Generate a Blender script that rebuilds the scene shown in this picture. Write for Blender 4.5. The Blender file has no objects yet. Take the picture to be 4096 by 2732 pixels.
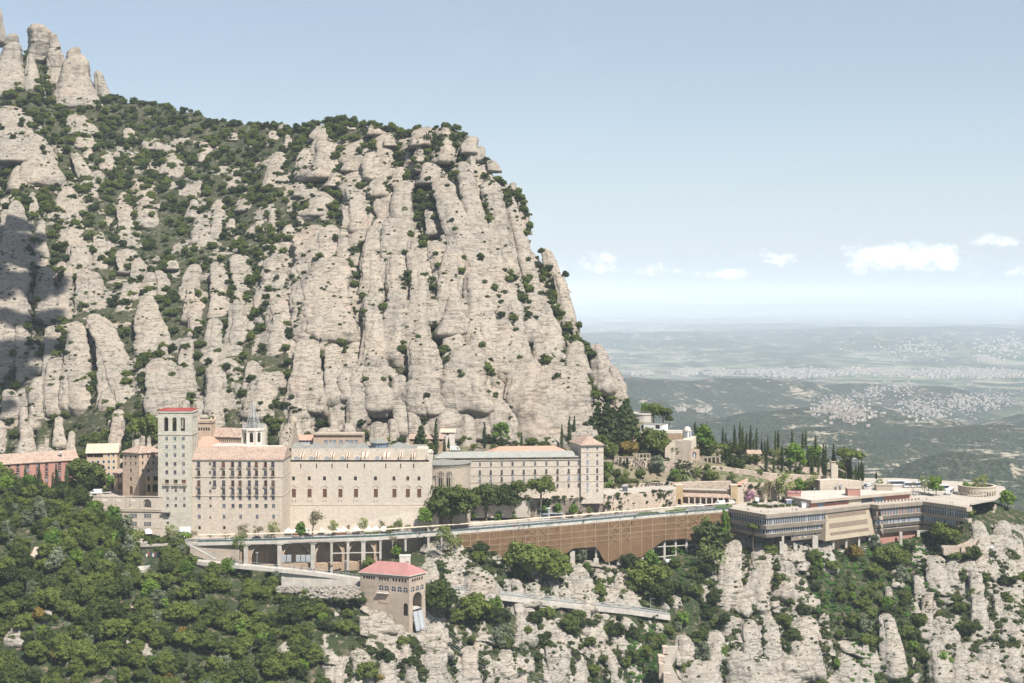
import bpy,math,random
import numpy as np
from mathutils import Vector,Matrix,Quaternion
from mathutils.bvhtree import BVHTree
R = math.radians
random.seed(7); rng = np.random.default_rng(11)
scene = bpy.context.scene
col = scene.collection
# ------------------------------------------------------------------ camera, sky, sun, exposure
F,CX,HZ = 5689.0,2048.0,1180.0     # focal length, centre column and horizon row in photo pixels; 1 unit = 1 m, camera at the origin
cam_d = bpy.data.cameras.new("camera"); cam = bpy.data.objects.new("camera",cam_d); col.objects.link(cam)
cam.location = (0,0,0); cam.rotation_euler = (R(90),0,0)
cam_d.sensor_width = 36; cam_d.lens = 50.0; cam_d.shift_y = -186.0 / 4096
cam_d.clip_start = 1; cam_d.clip_end = 200000
scene.camera = cam
SUN_EL,SUN_AZ = R(54),R(144)         # azimuth measured from +Y (view direction) towards +X
sdir = Vector((math.sin(SUN_AZ) * math.cos(SUN_EL),math.cos(SUN_AZ) * math.cos(SUN_EL),math.sin(SUN_EL)))
sl = bpy.data.lights.new("sun",'SUN'); sl.energy = 5.0; sl.angle = R(0.5); sl.color = (1.0,0.965,0.915)
so = bpy.data.objects.new("sun",sl); col.objects.link(so); so.rotation_euler = sdir.to_track_quat('Z','Y').to_euler()
scene.view_settings.view_transform = 'Standard'; scene.view_settings.look = 'None'
scene.view_settings.gamma = 1; scene.view_settings.exposure = 0.98
scene.cycles.use_denoising = True
scene.cycles.max_bounces = 6; scene.cycles.volume_bounces = 3; scene.cycles.diffuse_bounces = 3
scene.cycles.transparent_max_bounces = 8
class NT:                                # small helper for node trees
 def __init__(s,tree): s.t = tree; s.n = tree.nodes; s.l = tree.links
 def new(s,typ,**kw):
  nd = s.n.new(typ)
  for k,v in kw.items():
   if k.startswith('i_'):
    nd.inputs[k[2:].replace('_',' ')].default_value = v
   else: setattr(nd,k,v)
  return nd
 def link(s,a,b): s.l.new(a,b)
 def val(s,sock,x):
  if isinstance(x,bpy.types.NodeSocket): s.l.new(x,sock)
  else: sock.default_value = x
 def math(s,op,a,b=0.0,c=0.0,clamp=False):
  nd = s.n.new('ShaderNodeMath'); nd.operation = op; nd.use_clamp = clamp
  s.val(nd.inputs[0],a); s.val(nd.inputs[1],b); s.val(nd.inputs[2],c)
  return nd.outputs[0]
 def vmath(s,op,a,b=(0,0,0)):
  nd = s.n.new('ShaderNodeVectorMath'); nd.operation = op
  s.val(nd.inputs[0],a); s.val(nd.inputs[1],b)
  return nd.outputs[0]
 def noise(s,vec,scale,detail=4,rough=0.55,dist=0.0,out=0):
  nd = s.n.new('ShaderNodeTexNoise'); nd.inputs['Scale'].default_value = scale; nd.inputs['Detail'].default_value = detail
  nd.inputs['Roughness'].default_value = rough; nd.inputs['Distortion'].default_value = dist
  if vec is not None: s.l.new(vec,nd.inputs['Vector'])
  return nd.outputs[out]
 def ramp(s,x,lo,hi,a=0.0,b=1.0):
  nd = s.n.new('ShaderNodeMapRange'); nd.interpolation_type = 'SMOOTHSTEP'
  s.val(nd.inputs[0],x); nd.inputs[1].default_value = lo; nd.inputs[2].default_value = hi
  nd.inputs[3].default_value = a; nd.inputs[4].default_value = b
  return nd.outputs[0]
 def mix(s,f,a,b,blend='MIX'):
  nd = s.n.new('ShaderNodeMix'); nd.data_type = 'RGBA'; nd.blend_type = blend
  s.val(nd.inputs[0],f)
  for k,x in ((6,a),(7,b)):
   if isinstance(x,bpy.types.NodeSocket): s.l.new(x,nd.inputs[k])
   else: nd.inputs[k].default_value = (*x,1) if len(x) == 3 else x
  return nd.outputs[2]
w = bpy.data.worlds.new("World"); scene.world = w; w.use_nodes = True
N = NT(w.node_tree); N.n.clear()
sky = N.new('ShaderNodeTexSky',sky_type='NISHITA',sun_disc=False,sun_elevation=SUN_EL,sun_rotation=SUN_AZ,altitude=700,air_density=1.0,dust_density=0.6,ozone_density=1.0)
tc = N.new('ShaderNodeTexCoord'); sep = N.new('ShaderNodeSeparateXYZ'); N.link(tc.outputs['Generated'],sep.inputs[0])
yy = N.math('MAXIMUM',sep.outputs[1],0.05)
su = N.math('DIVIDE',sep.outputs[0],yy); sv = N.math('DIVIDE',sep.outputs[2],yy)     # tangent of azimuth and of elevation
cvec = N.new('ShaderNodeCombineXYZ'); N.link(su,cvec.inputs[0]); N.link(N.math('MULTIPLY',sv,1.5),cvec.inputs[1])
cn = N.noise(cvec.outputs[0],34,9,0.62)
cn2 = N.noise(cvec.outputs[0],9,4,0.5)
def cloud(px,py,rx,ry,amt):          # a soft window in the sky where a cumulus bank stands; flatter below
 u0,v0 = (px - CX) / F,(HZ - py) / F
 du = N.math('DIVIDE',N.math('SUBTRACT',su,u0),rx / F)
 dv = N.math('DIVIDE',N.math('SUBTRACT',sv,v0),ry / F)
 dv = N.math('MULTIPLY',dv,N.math('ADD',1.0,N.math('MULTIPLY',N.math('LESS_THAN',dv,0.0),0.6)))
 d = N.math('ADD',N.math('MULTIPLY',du,du),N.math('MULTIPLY',dv,dv))
 return N.math('MULTIPLY',N.math('SUBTRACT',1.0,d),amt)
win = None
for c in ((2370,1072,150,52,.85),(2620,1085,120,26,.5),(3110,1035,140,50,.8),(3590,1050,290,92,.95),(3985,958,120,48,1.0),
   (2900,1098,110,24,.5),(3960,1085,130,30,.5)):
 v = cloud(*c); win = v if win is None else N.math('MAXIMUM',win,v)
win = N.math('MAXIMUM',win,-3.0)
cm = N.math('ADD',N.math('MULTIPLY',N.math('SUBTRACT',cn,0.5),5.2),N.math('SUBTRACT',N.math('MULTIPLY',win,0.62),0.16))
cmask = N.ramp(cm,-0.1,1.15)
shade = N.ramp(N.math('ADD',cn2,N.math('MULTIPLY',cm,0.22)),0.35,0.75)
haze_f = N.ramp(sv,-0.02,0.19,1.0,0.0)     # pale air low over the horizon
wispy = N.math('MULTIPLY',N.ramp(N.noise(cvec.outputs[0],2.4,5,0.6,0.6),0.5,0.8),0.22)
skyb = N.mix(N.math('ADD',0.40,N.math('MULTIPLY',haze_f,0.30)),sky.outputs[0],(6.5,7.2,7.8))
skyb = N.mix(N.ramp(sv,-0.01,0.085,0.85,0.0),skyb,(5.9,6.75,7.5))
skyb = N.mix(wispy,skyb,(9.0,9.6,10.4))
lowb = N.ramp(sv,0.008,0.04,1.75,1.15)
ccol = N.vmath('SCALE',N.mix(shade,(8.2,8.8,9.6),(12.2,12.2,12.0))); N.link(lowb,ccol.node.inputs['Scale'])
skyc = N.mix(N.math('MULTIPLY',cmask,0.85),skyb,ccol)
bg = N.new('ShaderNodeBackground'); bg.inputs['Strength'].default_value = 0.056
N.link(skyc,bg.inputs[0]); wo = N.new('ShaderNodeOutputWorld'); N.link(bg.outputs[0],wo.inputs[0])
# ------------------------------------------------------------------ geometry helpers
def P(px,py,Y): return Vector(((px - CX) / F * Y,Y,(HZ - py) / F * Y))
def G(px,py,z): return P(px,py,-z * F / (py - HZ))      # the point of the horizontal plane at height z seen at (px, py)
def PX(v): return (CX + F * v[0] / v[1],HZ - F * v[2] / v[1])
GZ = -119.0                               # level of the promenade and the car park
def tag(o,label=None,cat=None,group=None,kind=None):
 if label: o['label'] = label
 if cat: o['category'] = cat
 if group: o['group'] = group
 if kind: o['kind'] = kind
 return o
def empty(name,loc=(0,0,0),label=None,cat=None,group=None,rz=0):
 o = bpy.data.objects.new(name,None); col.objects.link(o); o.location = loc; o.rotation_euler = (0,0,rz)
 o.empty_display_size = 1
 return tag(o,label,cat,group)
def woff(o):
 v = Vector((0,0,0))
 while o is not None: v += o.location; o = o.parent
 return v
def link_mesh(name,me,parent=None,loc=None,rz=0):
 o = bpy.data.objects.new(name,me); col.objects.link(o)
 if parent is not None: o.parent = parent
 if loc is not None: o.location = loc
 if rz: o.rotation_euler = (0,0,rz)
 return o
def np_mesh(name,V,Fc,mats,mi=None,smooth=True):
 me = bpy.data.meshes.new(name); V = np.asarray(V,np.float32); Fc = np.asarray(Fc,np.int32)
 k = Fc.shape[1]
 me.vertices.add(len(V)); me.vertices.foreach_set('co',V.ravel())
 me.loops.add(Fc.size); me.loops.foreach_set('vertex_index',Fc.ravel())
 me.polygons.add(len(Fc)); me.polygons.foreach_set('loop_start',np.arange(0,Fc.size,k,dtype=np.int32))
 me.polygons.foreach_set('loop_total',np.full(len(Fc),k,np.int32))
 if mi is not None: me.polygons.foreach_set('material_index',np.asarray(mi,np.int32))
 me.polygons.foreach_set('use_smooth',np.full(len(Fc),smooth))
 for m in mats: me.materials.append(m)
 me.update(calc_edges=True); me.validate()
 return me
class MB:
 def __init__(s): s.v = []; s.f = []; s.m = []
 def face(s,pts,m=0):
  b = len(s.v); s.v += [tuple(p) for p in pts]; s.f.append(tuple(range(b,b + len(pts)))); s.m.append(m); return s
 def box(s,x0,x1,y0,y1,z0,z1,m=0):
  return s.prism([(x0,y0),(x1,y0),(x1,y1),(x0,y1)],z0,z1,m)
 def obox(s,c,sx,sy,sz,rz=0,m=0):       # box on point c (its base centre) turned by rz
  ca,sa = math.cos(rz),math.sin(rz); q = []
  for a,b in ((-.5,-.5),(.5,-.5),(.5,.5),(-.5,.5)):
   x,y = a * sx,b * sy; q.append((c[0] + x * ca - y * sa,c[1] + x * sa + y * ca))
  return s.prism(q,c[2],c[2] + sz,m)
 def prism(s,poly,z0,z1,m=0,mt=None,poly1=None):
  b = len(s.v); n = len(poly); poly1 = poly1 or poly
  s.v += [(p[0],p[1],z0) for p in poly] + [(p[0],p[1],z1) for p in poly1]
  for i in range(n):
   j = (i + 1) % n; s.f.append((b + i,b + j,b + n + j,b + n + i)); s.m.append(m)
  s.f.append(tuple(b + n + i for i in range(n))); s.m.append(m if mt is None else mt)
  s.f.append(tuple(b + n - 1 - i for i in range(n))); s.m.append(m)
  return s
 def bar(s,a,b,r,m=0,n=4,r2=None):
  a,b = Vector(a),Vector(b); d = (b - a)
  if d.length < 1e-6: return s
  q = d.to_track_quat('Z','Y'); k = len(s.v); r2 = r if r2 is None else r2
  for p,rr in ((a,r),(b,r2)):
   for i in range(n):
    t = (i + .5) / n * 2 * math.pi
    s.v.append(tuple(p + q @ Vector((math.cos(t) * rr,math.sin(t) * rr,0))))
  for i in range(n):
   j = (i + 1) % n; s.f.append((k + i,k + j,k + n + j,k + n + i)); s.m.append(m)
  s.f.append(tuple(k + n + i for i in range(n))); s.m.append(m); s.f.append(tuple(k + n - 1 - i for i in range(n))); s.m.append(m)
  return s
 def lathe(s,c,prof,n=12,m=0,a0=0.0,a1=2 * math.pi):   # prof: (radius, height above c)
  k = len(s.v); full = abs(a1 - a0 - 2 * math.pi) < 1e-6; nn = n if full else n + 1
  for r,z in prof:
   for i in range(nn):
    t = a0 + (a1 - a0) * i / n; s.v.append((c[0] + math.cos(t) * r,c[1] + math.sin(t) * r,c[2] + z))
  for j in range(len(prof) - 1):
   for i in range(n):
    i2 = (i + 1) % nn; s.f.append((k + j * nn + i,k + j * nn + i2,k + (j + 1) * nn + i2,k + (j + 1) * nn + i)); s.m.append(m)
  return s
 def ball(s,c,r,n=8,m=0,sz=1.0):
  return s.lathe(c,[(max(0.001,r * math.sin(math.pi * i / 6)),-r * sz * math.cos(math.pi * i / 6)) for i in range(7)],n,m)
 def build(s,name,mats,parent=None,smooth=False,loc=None,wc=True):
  me = bpy.data.meshes.new(name)
  if loc is not None: off = Vector(loc)
  elif parent is not None and wc: off = woff(parent)
  else: off = Vector((0,0,0))
  me.from_pydata([(x - off.x,y - off.y,z - off.z) for x,y,z in s.v],[],s.f)
  if not isinstance(mats,(list,tuple)): mats = [mats]
  for m in mats: me.materials.append(m)
  me.polygons.foreach_set('material_index',s.m)
  if smooth: me.polygons.foreach_set('use_smooth',[True] * len(s.f))
  me.update()
  return link_mesh(name,me,parent,loc)
def hsh(x,y,z,seed):
 h = (x.astype(np.int64) * 374761393 + y.astype(np.int64) * 668265263 + z.astype(np.int64) * 2147483647 + seed * 974711) & 0xffffffff
 h = ((h ^ (h >> 13)) * 1274126177) & 0xffffffff
 h = ((h ^ (h >> 16)) * 2246822519) & 0xffffffff
 return ((h ^ (h >> 15)) & 0xffffff) / float(0x7fffff) - 1.0
def vnoise(p,seed=0):
 i = np.floor(p).astype(np.int64); f = p - i; u = f * f * f * (f * (f * 6 - 15) + 10)
 r = 0
 for dx in (0,1):
  for dy in (0,1):
   for dz in (0,1):
    wgt = (u[:,0] if dx else 1 - u[:,0]) * (u[:,1] if dy else 1 - u[:,1]) * (u[:,2] if dz else 1 - u[:,2])
    r = r + wgt * hsh(i[:,0] + dx,i[:,1] + dy,i[:,2] + dz,seed)
 return r
def fbm(p,octv=4,seed=0,gain=0.5):
 a,t,s = 1.0,0,0
 for o in range(octv):
  t = t + a * vnoise(p,seed + o * 17); s += a; a *= gain; p = p * 2.03 + 5.1
 return t / s
def grid_faces(nu,nv,wrap=False):
 j,i = np.meshgrid(np.arange(nv - 1),np.arange(nu if wrap else nu - 1),indexing='ij')
 a = (j * nu + i).ravel(); b = (j * nu + (i + 1) % nu).ravel()
 return np.stack([a,b,b + nu,a + nu],1)
# ------------------------------------------------------------------ materials
def mat(name,colr=(0.5,0.5,0.5),rough=0.8,metal=0.0):
 m = bpy.data.materials.new(name); m.use_nodes = True; m['k'] = 1
 b = m.node_tree.nodes['Principled BSDF']; b.inputs['Base Color'].default_value = (*colr,1)
 b.inputs['Roughness'].default_value = rough; b.inputs['Metallic'].default_value = metal
 b.inputs['Specular IOR Level'].default_value = 0.5 if rough < 0.4 else 0.12
 return m,NT(m.node_tree),b
def pos(N,obj=False):
 if obj: return N.new('ShaderNodeTexCoord').outputs['Object']
 return N.new('ShaderNodeNewGeometry').outputs['Position']
def bump(N,b,h,dist,strength=1.0):
 nd = N.new('ShaderNodeBump'); nd.inputs['Distance'].default_value = dist; nd.inputs['Strength'].default_value = strength
 N.link(h,nd.inputs['Height']); N.link(nd.outputs[0],b.inputs['Normal'])
def vary(name,colr,rough=0.85,amt=0.25,sc=0.25,metal=0.0,tint=None):    # plain surface with mottling
 m,N,b = mat(name,colr,rough,metal); p = pos(N)
 n1 = N.noise(p,sc,5,0.6); n2 = N.noise(p,sc * 9,3,0.6)
 f = N.math('ADD',N.math('MULTIPLY',n1,0.65),N.math('MULTIPLY',n2,0.35))
 d = tint or tuple(c * (1 - amt * 1.6) for c in colr); l = tuple(min(1,c * (1 + amt * .8)) for c in colr)
 N.link(N.mix(N.ramp(f,0.32,0.68),d,l),b.inputs['Base Color'])
 bump(N,b,n2,0.05,0.4)
 return m
def stone(name,colr,dark=None,bw=0.9,bh=0.42,contrast=0.2,stain=0.34):   # coursed ashlar
 m,N,b = mat(name,colr,0.9); p = pos(N)
 s = N.new('ShaderNodeSeparateXYZ'); N.link(p,s.inputs[0]); c = N.new('ShaderNodeCombineXYZ')
 N.link(N.math('ADD',s.outputs[0],s.outputs[1]),c.inputs[0]); N.link(s.outputs[2],c.inputs[1])
 br = N.new('ShaderNodeTexBrick',offset=0.5); N.link(c.outputs[0],br.inputs['Vector'])
 k = contrast
 br.inputs['Color1'].default_value = (*[x * (1 - k) for x in colr],1); br.inputs['Color2'].default_value = (*[min(1,x * (1 + k)) for x in colr],1)
 br.inputs['Mortar'].default_value = (*[x * 0.72 for x in colr],1); br.inputs['Scale'].default_value = 1
 br.inputs['Mortar Size'].default_value = 0.025; br.inputs['Brick Width'].default_value = bw; br.inputs['Row Height'].default_value = bh
 sc = N.new('ShaderNodeCombineXYZ'); N.link(N.math('ADD',s.outputs[0],s.outputs[1]),sc.inputs[0]); N.link(N.math('MULTIPLY',s.outputs[2],0.18),sc.inputs[2])
 st = N.noise(sc.outputs[0],0.35,5,0.62); big = N.noise(p,0.09,4,0.6); mid = N.noise(p,0.8,4,0.65)
 dk = dark or tuple(x * 0.62 for x in colr)
 f = N.math('ADD',N.math('MULTIPLY',st,0.5),N.math('ADD',N.math('MULTIPLY',big,0.3),N.math('MULTIPLY',mid,0.14)))
 N.link(N.mix(N.math('MULTIPLY',N.ramp(f,0.46,0.64),stain * 2.2),br.outputs[0],dk),b.inputs['Base Color'])
 bump(N,b,N.math('ADD',N.math('MULTIPLY',br.outputs['Fac'],-0.6),mid),0.06,0.5)
 return m
def tiles(name,colr,colr2,axis=0):     # curved roof tiles in rows
 m,N,b = mat(name,colr,0.85); p = pos(N)
 s = N.new('ShaderNodeSeparateXYZ'); N.link(p,s.inputs[0])
 vo = N.new('ShaderNodeTexVoronoi'); mp = N.new('ShaderNodeMapping'); mp.inputs['Scale'].default_value = (1.0,0.6,0.8); N.link(p,mp.inputs[0]); N.link(mp.outputs[0],vo.inputs['Vector'])
 vs = N.new('ShaderNodeSeparateColor'); N.link(vo.outputs['Color'],vs.inputs[0])
 n1 = N.noise(p,0.3,4,0.6)
 f = N.math('ADD',N.math('MULTIPLY',vs.outputs[0],0.6),N.math('MULTIPLY',n1,0.5))
 N.link(N.mix(N.ramp(f,0.2,0.85),colr,colr2),b.inputs['Base Color'])
 wv = N.math('SINE',N.math('MULTIPLY',s.outputs[axis],2 * math.pi / 0.5))
 bump(N,b,wv,0.09,0.8)
 return m
M = {}
M['limestone'] = stone('pale_ashlar',(0.60,0.505,0.405),contrast=0.14,stain=0.26)
M['limestone2'] = stone('church_ashlar',(0.615,0.53,0.43),contrast=0.12,stain=0.24)
M['greystone'] = stone('grey_tower_ashlar',(0.54,0.49,0.40),bw=1.4,bh=0.6,contrast=0.14,stain=0.1)
M['tanstone'] = stone('tan_ashlar',(0.46,0.33,0.225))
M['brownstone'] = stone('brown_brick',(0.56,0.42,0.31),bw=0.6,bh=0.3)
M['wingstone'] = stone('hotel_wing_ashlar',(0.60,0.515,0.42),bw=1.2,bh=0.5,contrast=0.14,stain=0.24)
M['apsestone'] = stone('apse_ashlar',(0.46,0.385,0.295))
M['rubble'] = stone('rubble_wall',(0.53,0.425,0.335),bw=0.8,bh=0.5,contrast=0.3,stain=0.35)
M['trim'] = vary('stone_trim',(0.56,0.47,0.37),0.8,0.12)
M['whitetrim'] = vary('white_stone',(0.68,0.62,0.54),0.8,0.12)
M['pink'] = vary('pink_render',(0.47,0.245,0.19),0.9,0.1,0.1)
M['yellow'] = vary('yellow_render',(0.62,0.47,0.32),0.9,0.1,0.1)
M['ochre'] = vary('ochre_render',(0.58,0.42,0.25),0.9,0.12,0.15)
M['orange'] = vary('orange_render',(0.52,0.30,0.14),0.9,0.1,0.15)
M['stationwall'] = vary('station_render',(0.47,0.375,0.29),0.9,0.14,0.12)
M['concrete'] = vary('concrete',(0.47,0.39,0.31),0.9,0.14,0.2)
M['concrete2'] = vary('pale_concrete',(0.56,0.51,0.44),0.9,0.16,0.3)
M['panel'] = vary('cream_panel',(0.42,0.35,0.255),0.85,0.06,0.1)
M['darkhole'] = vary('dark_block',(0.22,0.14,0.12),0.9,0.1)
M['rooftile'] = tiles('roof_tiles',(0.27,0.165,0.12),(0.58,0.455,0.365),0)
M['rooftile_y'] = tiles('roof_tiles_turned',(0.40,0.20,0.13),(0.66,0.46,0.35),1)
M['rooftile_pale'] = tiles('pale_roof_tiles',(0.52,0.38,0.27),(0.70,0.58,0.45),0)
M['roofsalmon'] = tiles('salmon_roof_tiles',(0.50,0.27,0.19),(0.62,0.40,0.30),0)
M['redroof'] = vary('red_sheet_roof',(0.41,0.20,0.18),0.85,0.1,0.3)
M['redpaint'] = vary('red_paint',(0.42,0.09,0.085),0.6,0.08,0.2)
def seam(name,colr,axis,pitch=0.9):
 m,N,b = mat(name,colr,0.85,0.0); p = pos(N); s = N.new('ShaderNodeSeparateXYZ'); N.link(p,s.inputs[0])
 wv = N.math('POWER',N.math('ABSOLUTE',N.math('SINE',N.math('MULTIPLY',s.outputs[axis],math.pi / pitch))),12)
 n1 = N.noise(p,0.4,3)
 N.link(N.mix(n1,tuple(c * .75 for c in colr),tuple(c * 1.25 for c in colr)),b.inputs['Base Color'])
 bump(N,b,wv,0.08,0.8); return m
M['zinc'] = seam('zinc_roof',(0.25,0.245,0.22),0)
M['zinclight'] = seam('light_zinc_roof',(0.33,0.325,0.29),0,1.2)
M['glass'] = mat('window_glass',(0.035,0.045,0.06),0.12)[0]
M['glassblue'] = mat('pale_window_glass',(0.22,0.28,0.36),0.1)[0]
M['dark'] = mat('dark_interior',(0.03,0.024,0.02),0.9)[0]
M['frame'] = mat('white_frame',(0.62,0.60,0.56),0.5)[0]
M['metalgrey'] = vary('grey_metal',(0.38,0.40,0.41),0.5,0.1,1)
M['steel'] = vary('pale_steel',(0.55,0.56,0.56),0.4,0.08,1,0.3)
M['shutter'] = vary('brown_shutter',(0.17,0.085,0.055),0.7,0.15,1)
M['woodbrown'] = vary('brown_door',(0.22,0.085,0.045),0.7,0.1,1)
M['iron'] = mat('dark_iron',(0.05,0.05,0.05),0.6)[0]
M['greenpost'] = mat('dark_green_paint',(0.02,0.085,0.08),0.5)[0]
M['white'] = vary('white_paint',(0.80,0.80,0.79),0.5,0.03,0.5)
M['tent'] = vary('white_canvas',(0.82,0.81,0.79),0.8,0.03,0.5)
M['tentpink'] = vary('pink_canvas',(0.74,0.55,0.45),0.8,0.03,0.5)
M['asphalt'] = vary('asphalt',(0.20,0.19,0.18),0.9,0.15,0.15)
M['paving'] = vary('pale_paving',(0.47,0.415,0.35),0.9,0.1,0.12)
M['cream'] = vary('cream_canopy',(0.72,0.60,0.46),0.7,0.06,0.2)
M['leafbed'] = vary('flowerbed',(0.10,0.15,0.03),0.9,0.3,0.8)
M['grass'] = vary('grass',(0.10,0.16,0.035),0.95,0.3,0.5)
M['soil'] = vary('soil',(0.36,0.255,0.18),0.95,0.25,0.3)
M['bark'] = vary('bark',(0.17,0.13,0.10),0.95,0.25,1)
M['barkpale'] = vary('pale_bark',(0.36,0.30,0.24),0.95,0.2,1)
def net_mat():
 m,N,b = mat('brown_netting',(0.20,0.115,0.062),0.9); p = pos(N)
 n1 = N.noise(p,0.12,5,0.65); n2 = N.noise(p,1.4,3,0.6); s = N.new('ShaderNodeSeparateXYZ'); N.link(p,s.inputs[0])
 f = N.math('ADD',N.math('MULTIPLY',n1,0.6),N.math('MULTIPLY',n2,0.4))
 N.link(N.mix(N.ramp(f,0.3,0.7),(0.15,0.088,0.048),(0.235,0.145,0.08)),b.inputs['Base Color'])
 bump(N,b,n1,0.5,0.6)
 return m
M['net'] = net_mat()
M['netline'] = vary('net_seam',(0.44,0.31,0.20),0.8,0.1,1)
def leaf(name,c0,c1,spread=0.5,trans=0.25):
 m,N,b = mat(name,c0,0.75); oi = N.new('ShaderNodeObjectInfo'); p = pos(N)
 n1 = N.noise(p,0.55,3,0.6)
 f = N.math('ADD',N.math('MULTIPLY',oi.outputs['Random'],spread * 1.9),N.math('MULTIPLY',N.math('SUBTRACT',n1,0.5),1.6))
 cc = N.mix(N.ramp(f,-0.2,0.95),c0,c1)
 N.link(cc,b.inputs['Base Color']); b.inputs['Specular IOR Level'].default_value = 0.25
 tr = N.new('ShaderNodeBsdfTranslucent'); N.link(N.mix(0.5,cc,(0.14,0.2,0.02)),tr.inputs[0])
 mx = N.new('ShaderNodeMixShader'); mx.inputs[0].default_value = trans; N.link(b.outputs[0],mx.inputs[1]); N.link(tr.outputs[0],mx.inputs[2])
 N.link(mx.outputs[0],N.n['Material Output'].inputs[0])
 return m
M['oak'] = leaf('holm_oak_leaves',(0.018,0.034,0.008),(0.148,0.182,0.034))
M['scrub'] = leaf('scrub_leaves',(0.024,0.036,0.011),(0.095,0.12,0.032))
M['cyp'] = leaf('cypress_leaves',(0.022,0.040,0.014),(0.07,0.10,0.03))
M['lime'] = leaf('fresh_leaves',(0.07,0.14,0.015),(0.17,0.27,0.035))
M['spring'] = leaf('spring_leaves',(0.15,0.19,0.05),(0.27,0.30,0.09))
M['olive'] = leaf('olive_leaves',(0.13,0.15,0.09),(0.22,0.24,0.15))
M['bloom'] = leaf('pink_blossom',(0.36,0.16,0.27),(0.50,0.27,0.38))
M['rust'] = leaf('bronze_leaves',(0.14,0.10,0.02),(0.26,0.18,0.04))
M['ivy'] = leaf('ivy_leaves',(0.04,0.10,0.018),(0.12,0.24,0.04))
M['twig'] = leaf('reddish_buds',(0.20,0.17,0.10),(0.30,0.27,0.14))
M['palm'] = leaf('palm_leaves',(0.06,0.09,0.02),(0.16,0.20,0.06))
def rock_mat(name,base,warm,dark,tan,veg=1.0,sc=1.0):
 m,N,b = mat(name,base,0.95); p = pos(N); s = N.new('ShaderNodeSeparateXYZ'); N.link(p,s.inputs[0])
 g = N.new('ShaderNodeNewGeometry'); sn = N.new('ShaderNodeSeparateXYZ'); N.link(g.outputs['Normal'],sn.inputs[0])
 big = N.noise(p,0.014 * sc,4,0.6); mid = N.noise(p,0.09 * sc,5,0.65); fine = N.noise(p,0.75 * sc,5,0.7)
 mp = N.new('ShaderNodeMapping'); mp.inputs['Scale'].default_value = (0.35 * sc,0.35 * sc,0.03 * sc); N.link(p,mp.inputs[0])
 streak = N.noise(mp.outputs[0],1.0,4,0.6)
 mh = N.new('ShaderNodeMapping'); mh.inputs['Scale'].default_value = (0.05 * sc,0.05 * sc,0.62 * sc); N.link(p,mh.inputs[0])
 bed = N.noise(mh.outputs[0],1.0,4,0.6,0.7)
 mh2 = N.new('ShaderNodeMapping'); mh2.inputs['Scale'].default_value = (0.10 * sc,0.10 * sc,0.42 * sc); N.link(p,mh2.inputs[0])
 vo = N.new('ShaderNodeTexVoronoi',feature='DISTANCE_TO_EDGE'); vo.inputs['Scale'].default_value = 1.0
 wob = N.new('ShaderNodeVectorMath',operation='ADD'); N.link(mh2.outputs[0],wob.inputs[0])
 nz = N.new('ShaderNodeTexNoise'); nz.inputs['Scale'].default_value = 0.3; N.link(p,nz.inputs['Vector']); N.link(nz.outputs['Color'],wob.inputs[1]); N.link(wob.outputs[0],vo.inputs['Vector'])
 crack = N.ramp(vo.outputs['Distance'],0.0,0.035)
 cutline = N.ramp(N.math('ABSOLUTE',N.math('SUBTRACT',bed,0.5)),0.0,0.022)
 cutline = N.math('MAXIMUM',cutline,N.ramp(mid,0.42,0.55))
 c = N.mix(N.ramp(big,0.42,0.62),base,warm)
 c = N.mix(N.math('MULTIPLY',N.ramp(streak,0.50,0.68),0.62),c,dark)
 c = N.mix(N.math('MULTIPLY',N.ramp(N.noise(p,0.03 * sc,3,0.5),0.56,0.68),0.5),c,tan)
 c = N.mix(N.math('MULTIPLY',N.ramp(mid,0.35,0.65),0.25),c,tuple(min(1,x * 1.22) for x in base))
 c = N.mix(N.math('MULTIPLY',N.ramp(fine,0.6,0.74),0.16),c,tuple(x * 0.5 for x in base))
 c = N.mix(N.math('MULTIPLY',N.math('SUBTRACT',1.0,cutline),0.42),c,tuple(x * 0.35 for x in base))
 c = N.mix(N.math('MULTIPLY',N.math('SUBTRACT',1.0,crack),0.6),c,tuple(x * 0.4 for x in base))
 # low plants rooted on ledges
 vn = N.noise(p,0.33,4,0.7)
 vf = N.math('MULTIPLY',N.ramp(N.math('ADD',vn,N.math('MULTIPLY',sn.outputs[2],0.34)),0.88,0.93),veg)
 c = N.mix(vf,c,(0.07,0.085,0.032))
 N.link(c,b.inputs['Base Color'])
 h = N.math('ADD',N.math('MULTIPLY',mid,1.6),N.math('ADD',N.math('MULTIPLY',fine,0.5),N.math('MULTIPLY',N.math('ADD',cutline,N.math('MULTIPLY',crack,0.5)),0.5)))
 bump(N,b,h,1.1,0.8)
 return m
M['rock'] = rock_mat('conglomerate_rock',(0.335,0.293,0.24),(0.385,0.322,0.252),(0.14,0.13,0.118),(0.385,0.29,0.22),0.7)
M['rocklow'] = rock_mat('pale_conglomerate_rock',(0.36,0.322,0.27),(0.385,0.335,0.275),(0.18,0.168,0.15),(0.385,0.295,0.23),0.9,1.3)
def ground_mat(name,a,b_,c_):
 m,N,b = mat(name,a,0.95); p = pos(N)
 n1 = N.noise(p,0.05,5,0.65); n2 = N.noise(p,0.35,4,0.65); n3 = N.noise(p,1.6,3,0.6)
 c = N.mix(N.ramp(n1,0.4,0.6),a,b_); c = N.mix(N.ramp(n2,0.52,0.68),c,c_); c = N.mix(N.math('MULTIPLY',n3,0.4),c,tuple(x * .5 for x in a))
 N.link(c,b.inputs['Base Color']); bump(N,b,n2,1.0,0.8); return m
M['slope'] = ground_mat('scrubby_slope',(0.05,0.058,0.026),(0.075,0.075,0.04),(0.24,0.20,0.155))
M['slopelow'] = ground_mat('forest_slope',(0.035,0.05,0.02),(0.06,0.07,0.03),(0.22,0.17,0.125))
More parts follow.
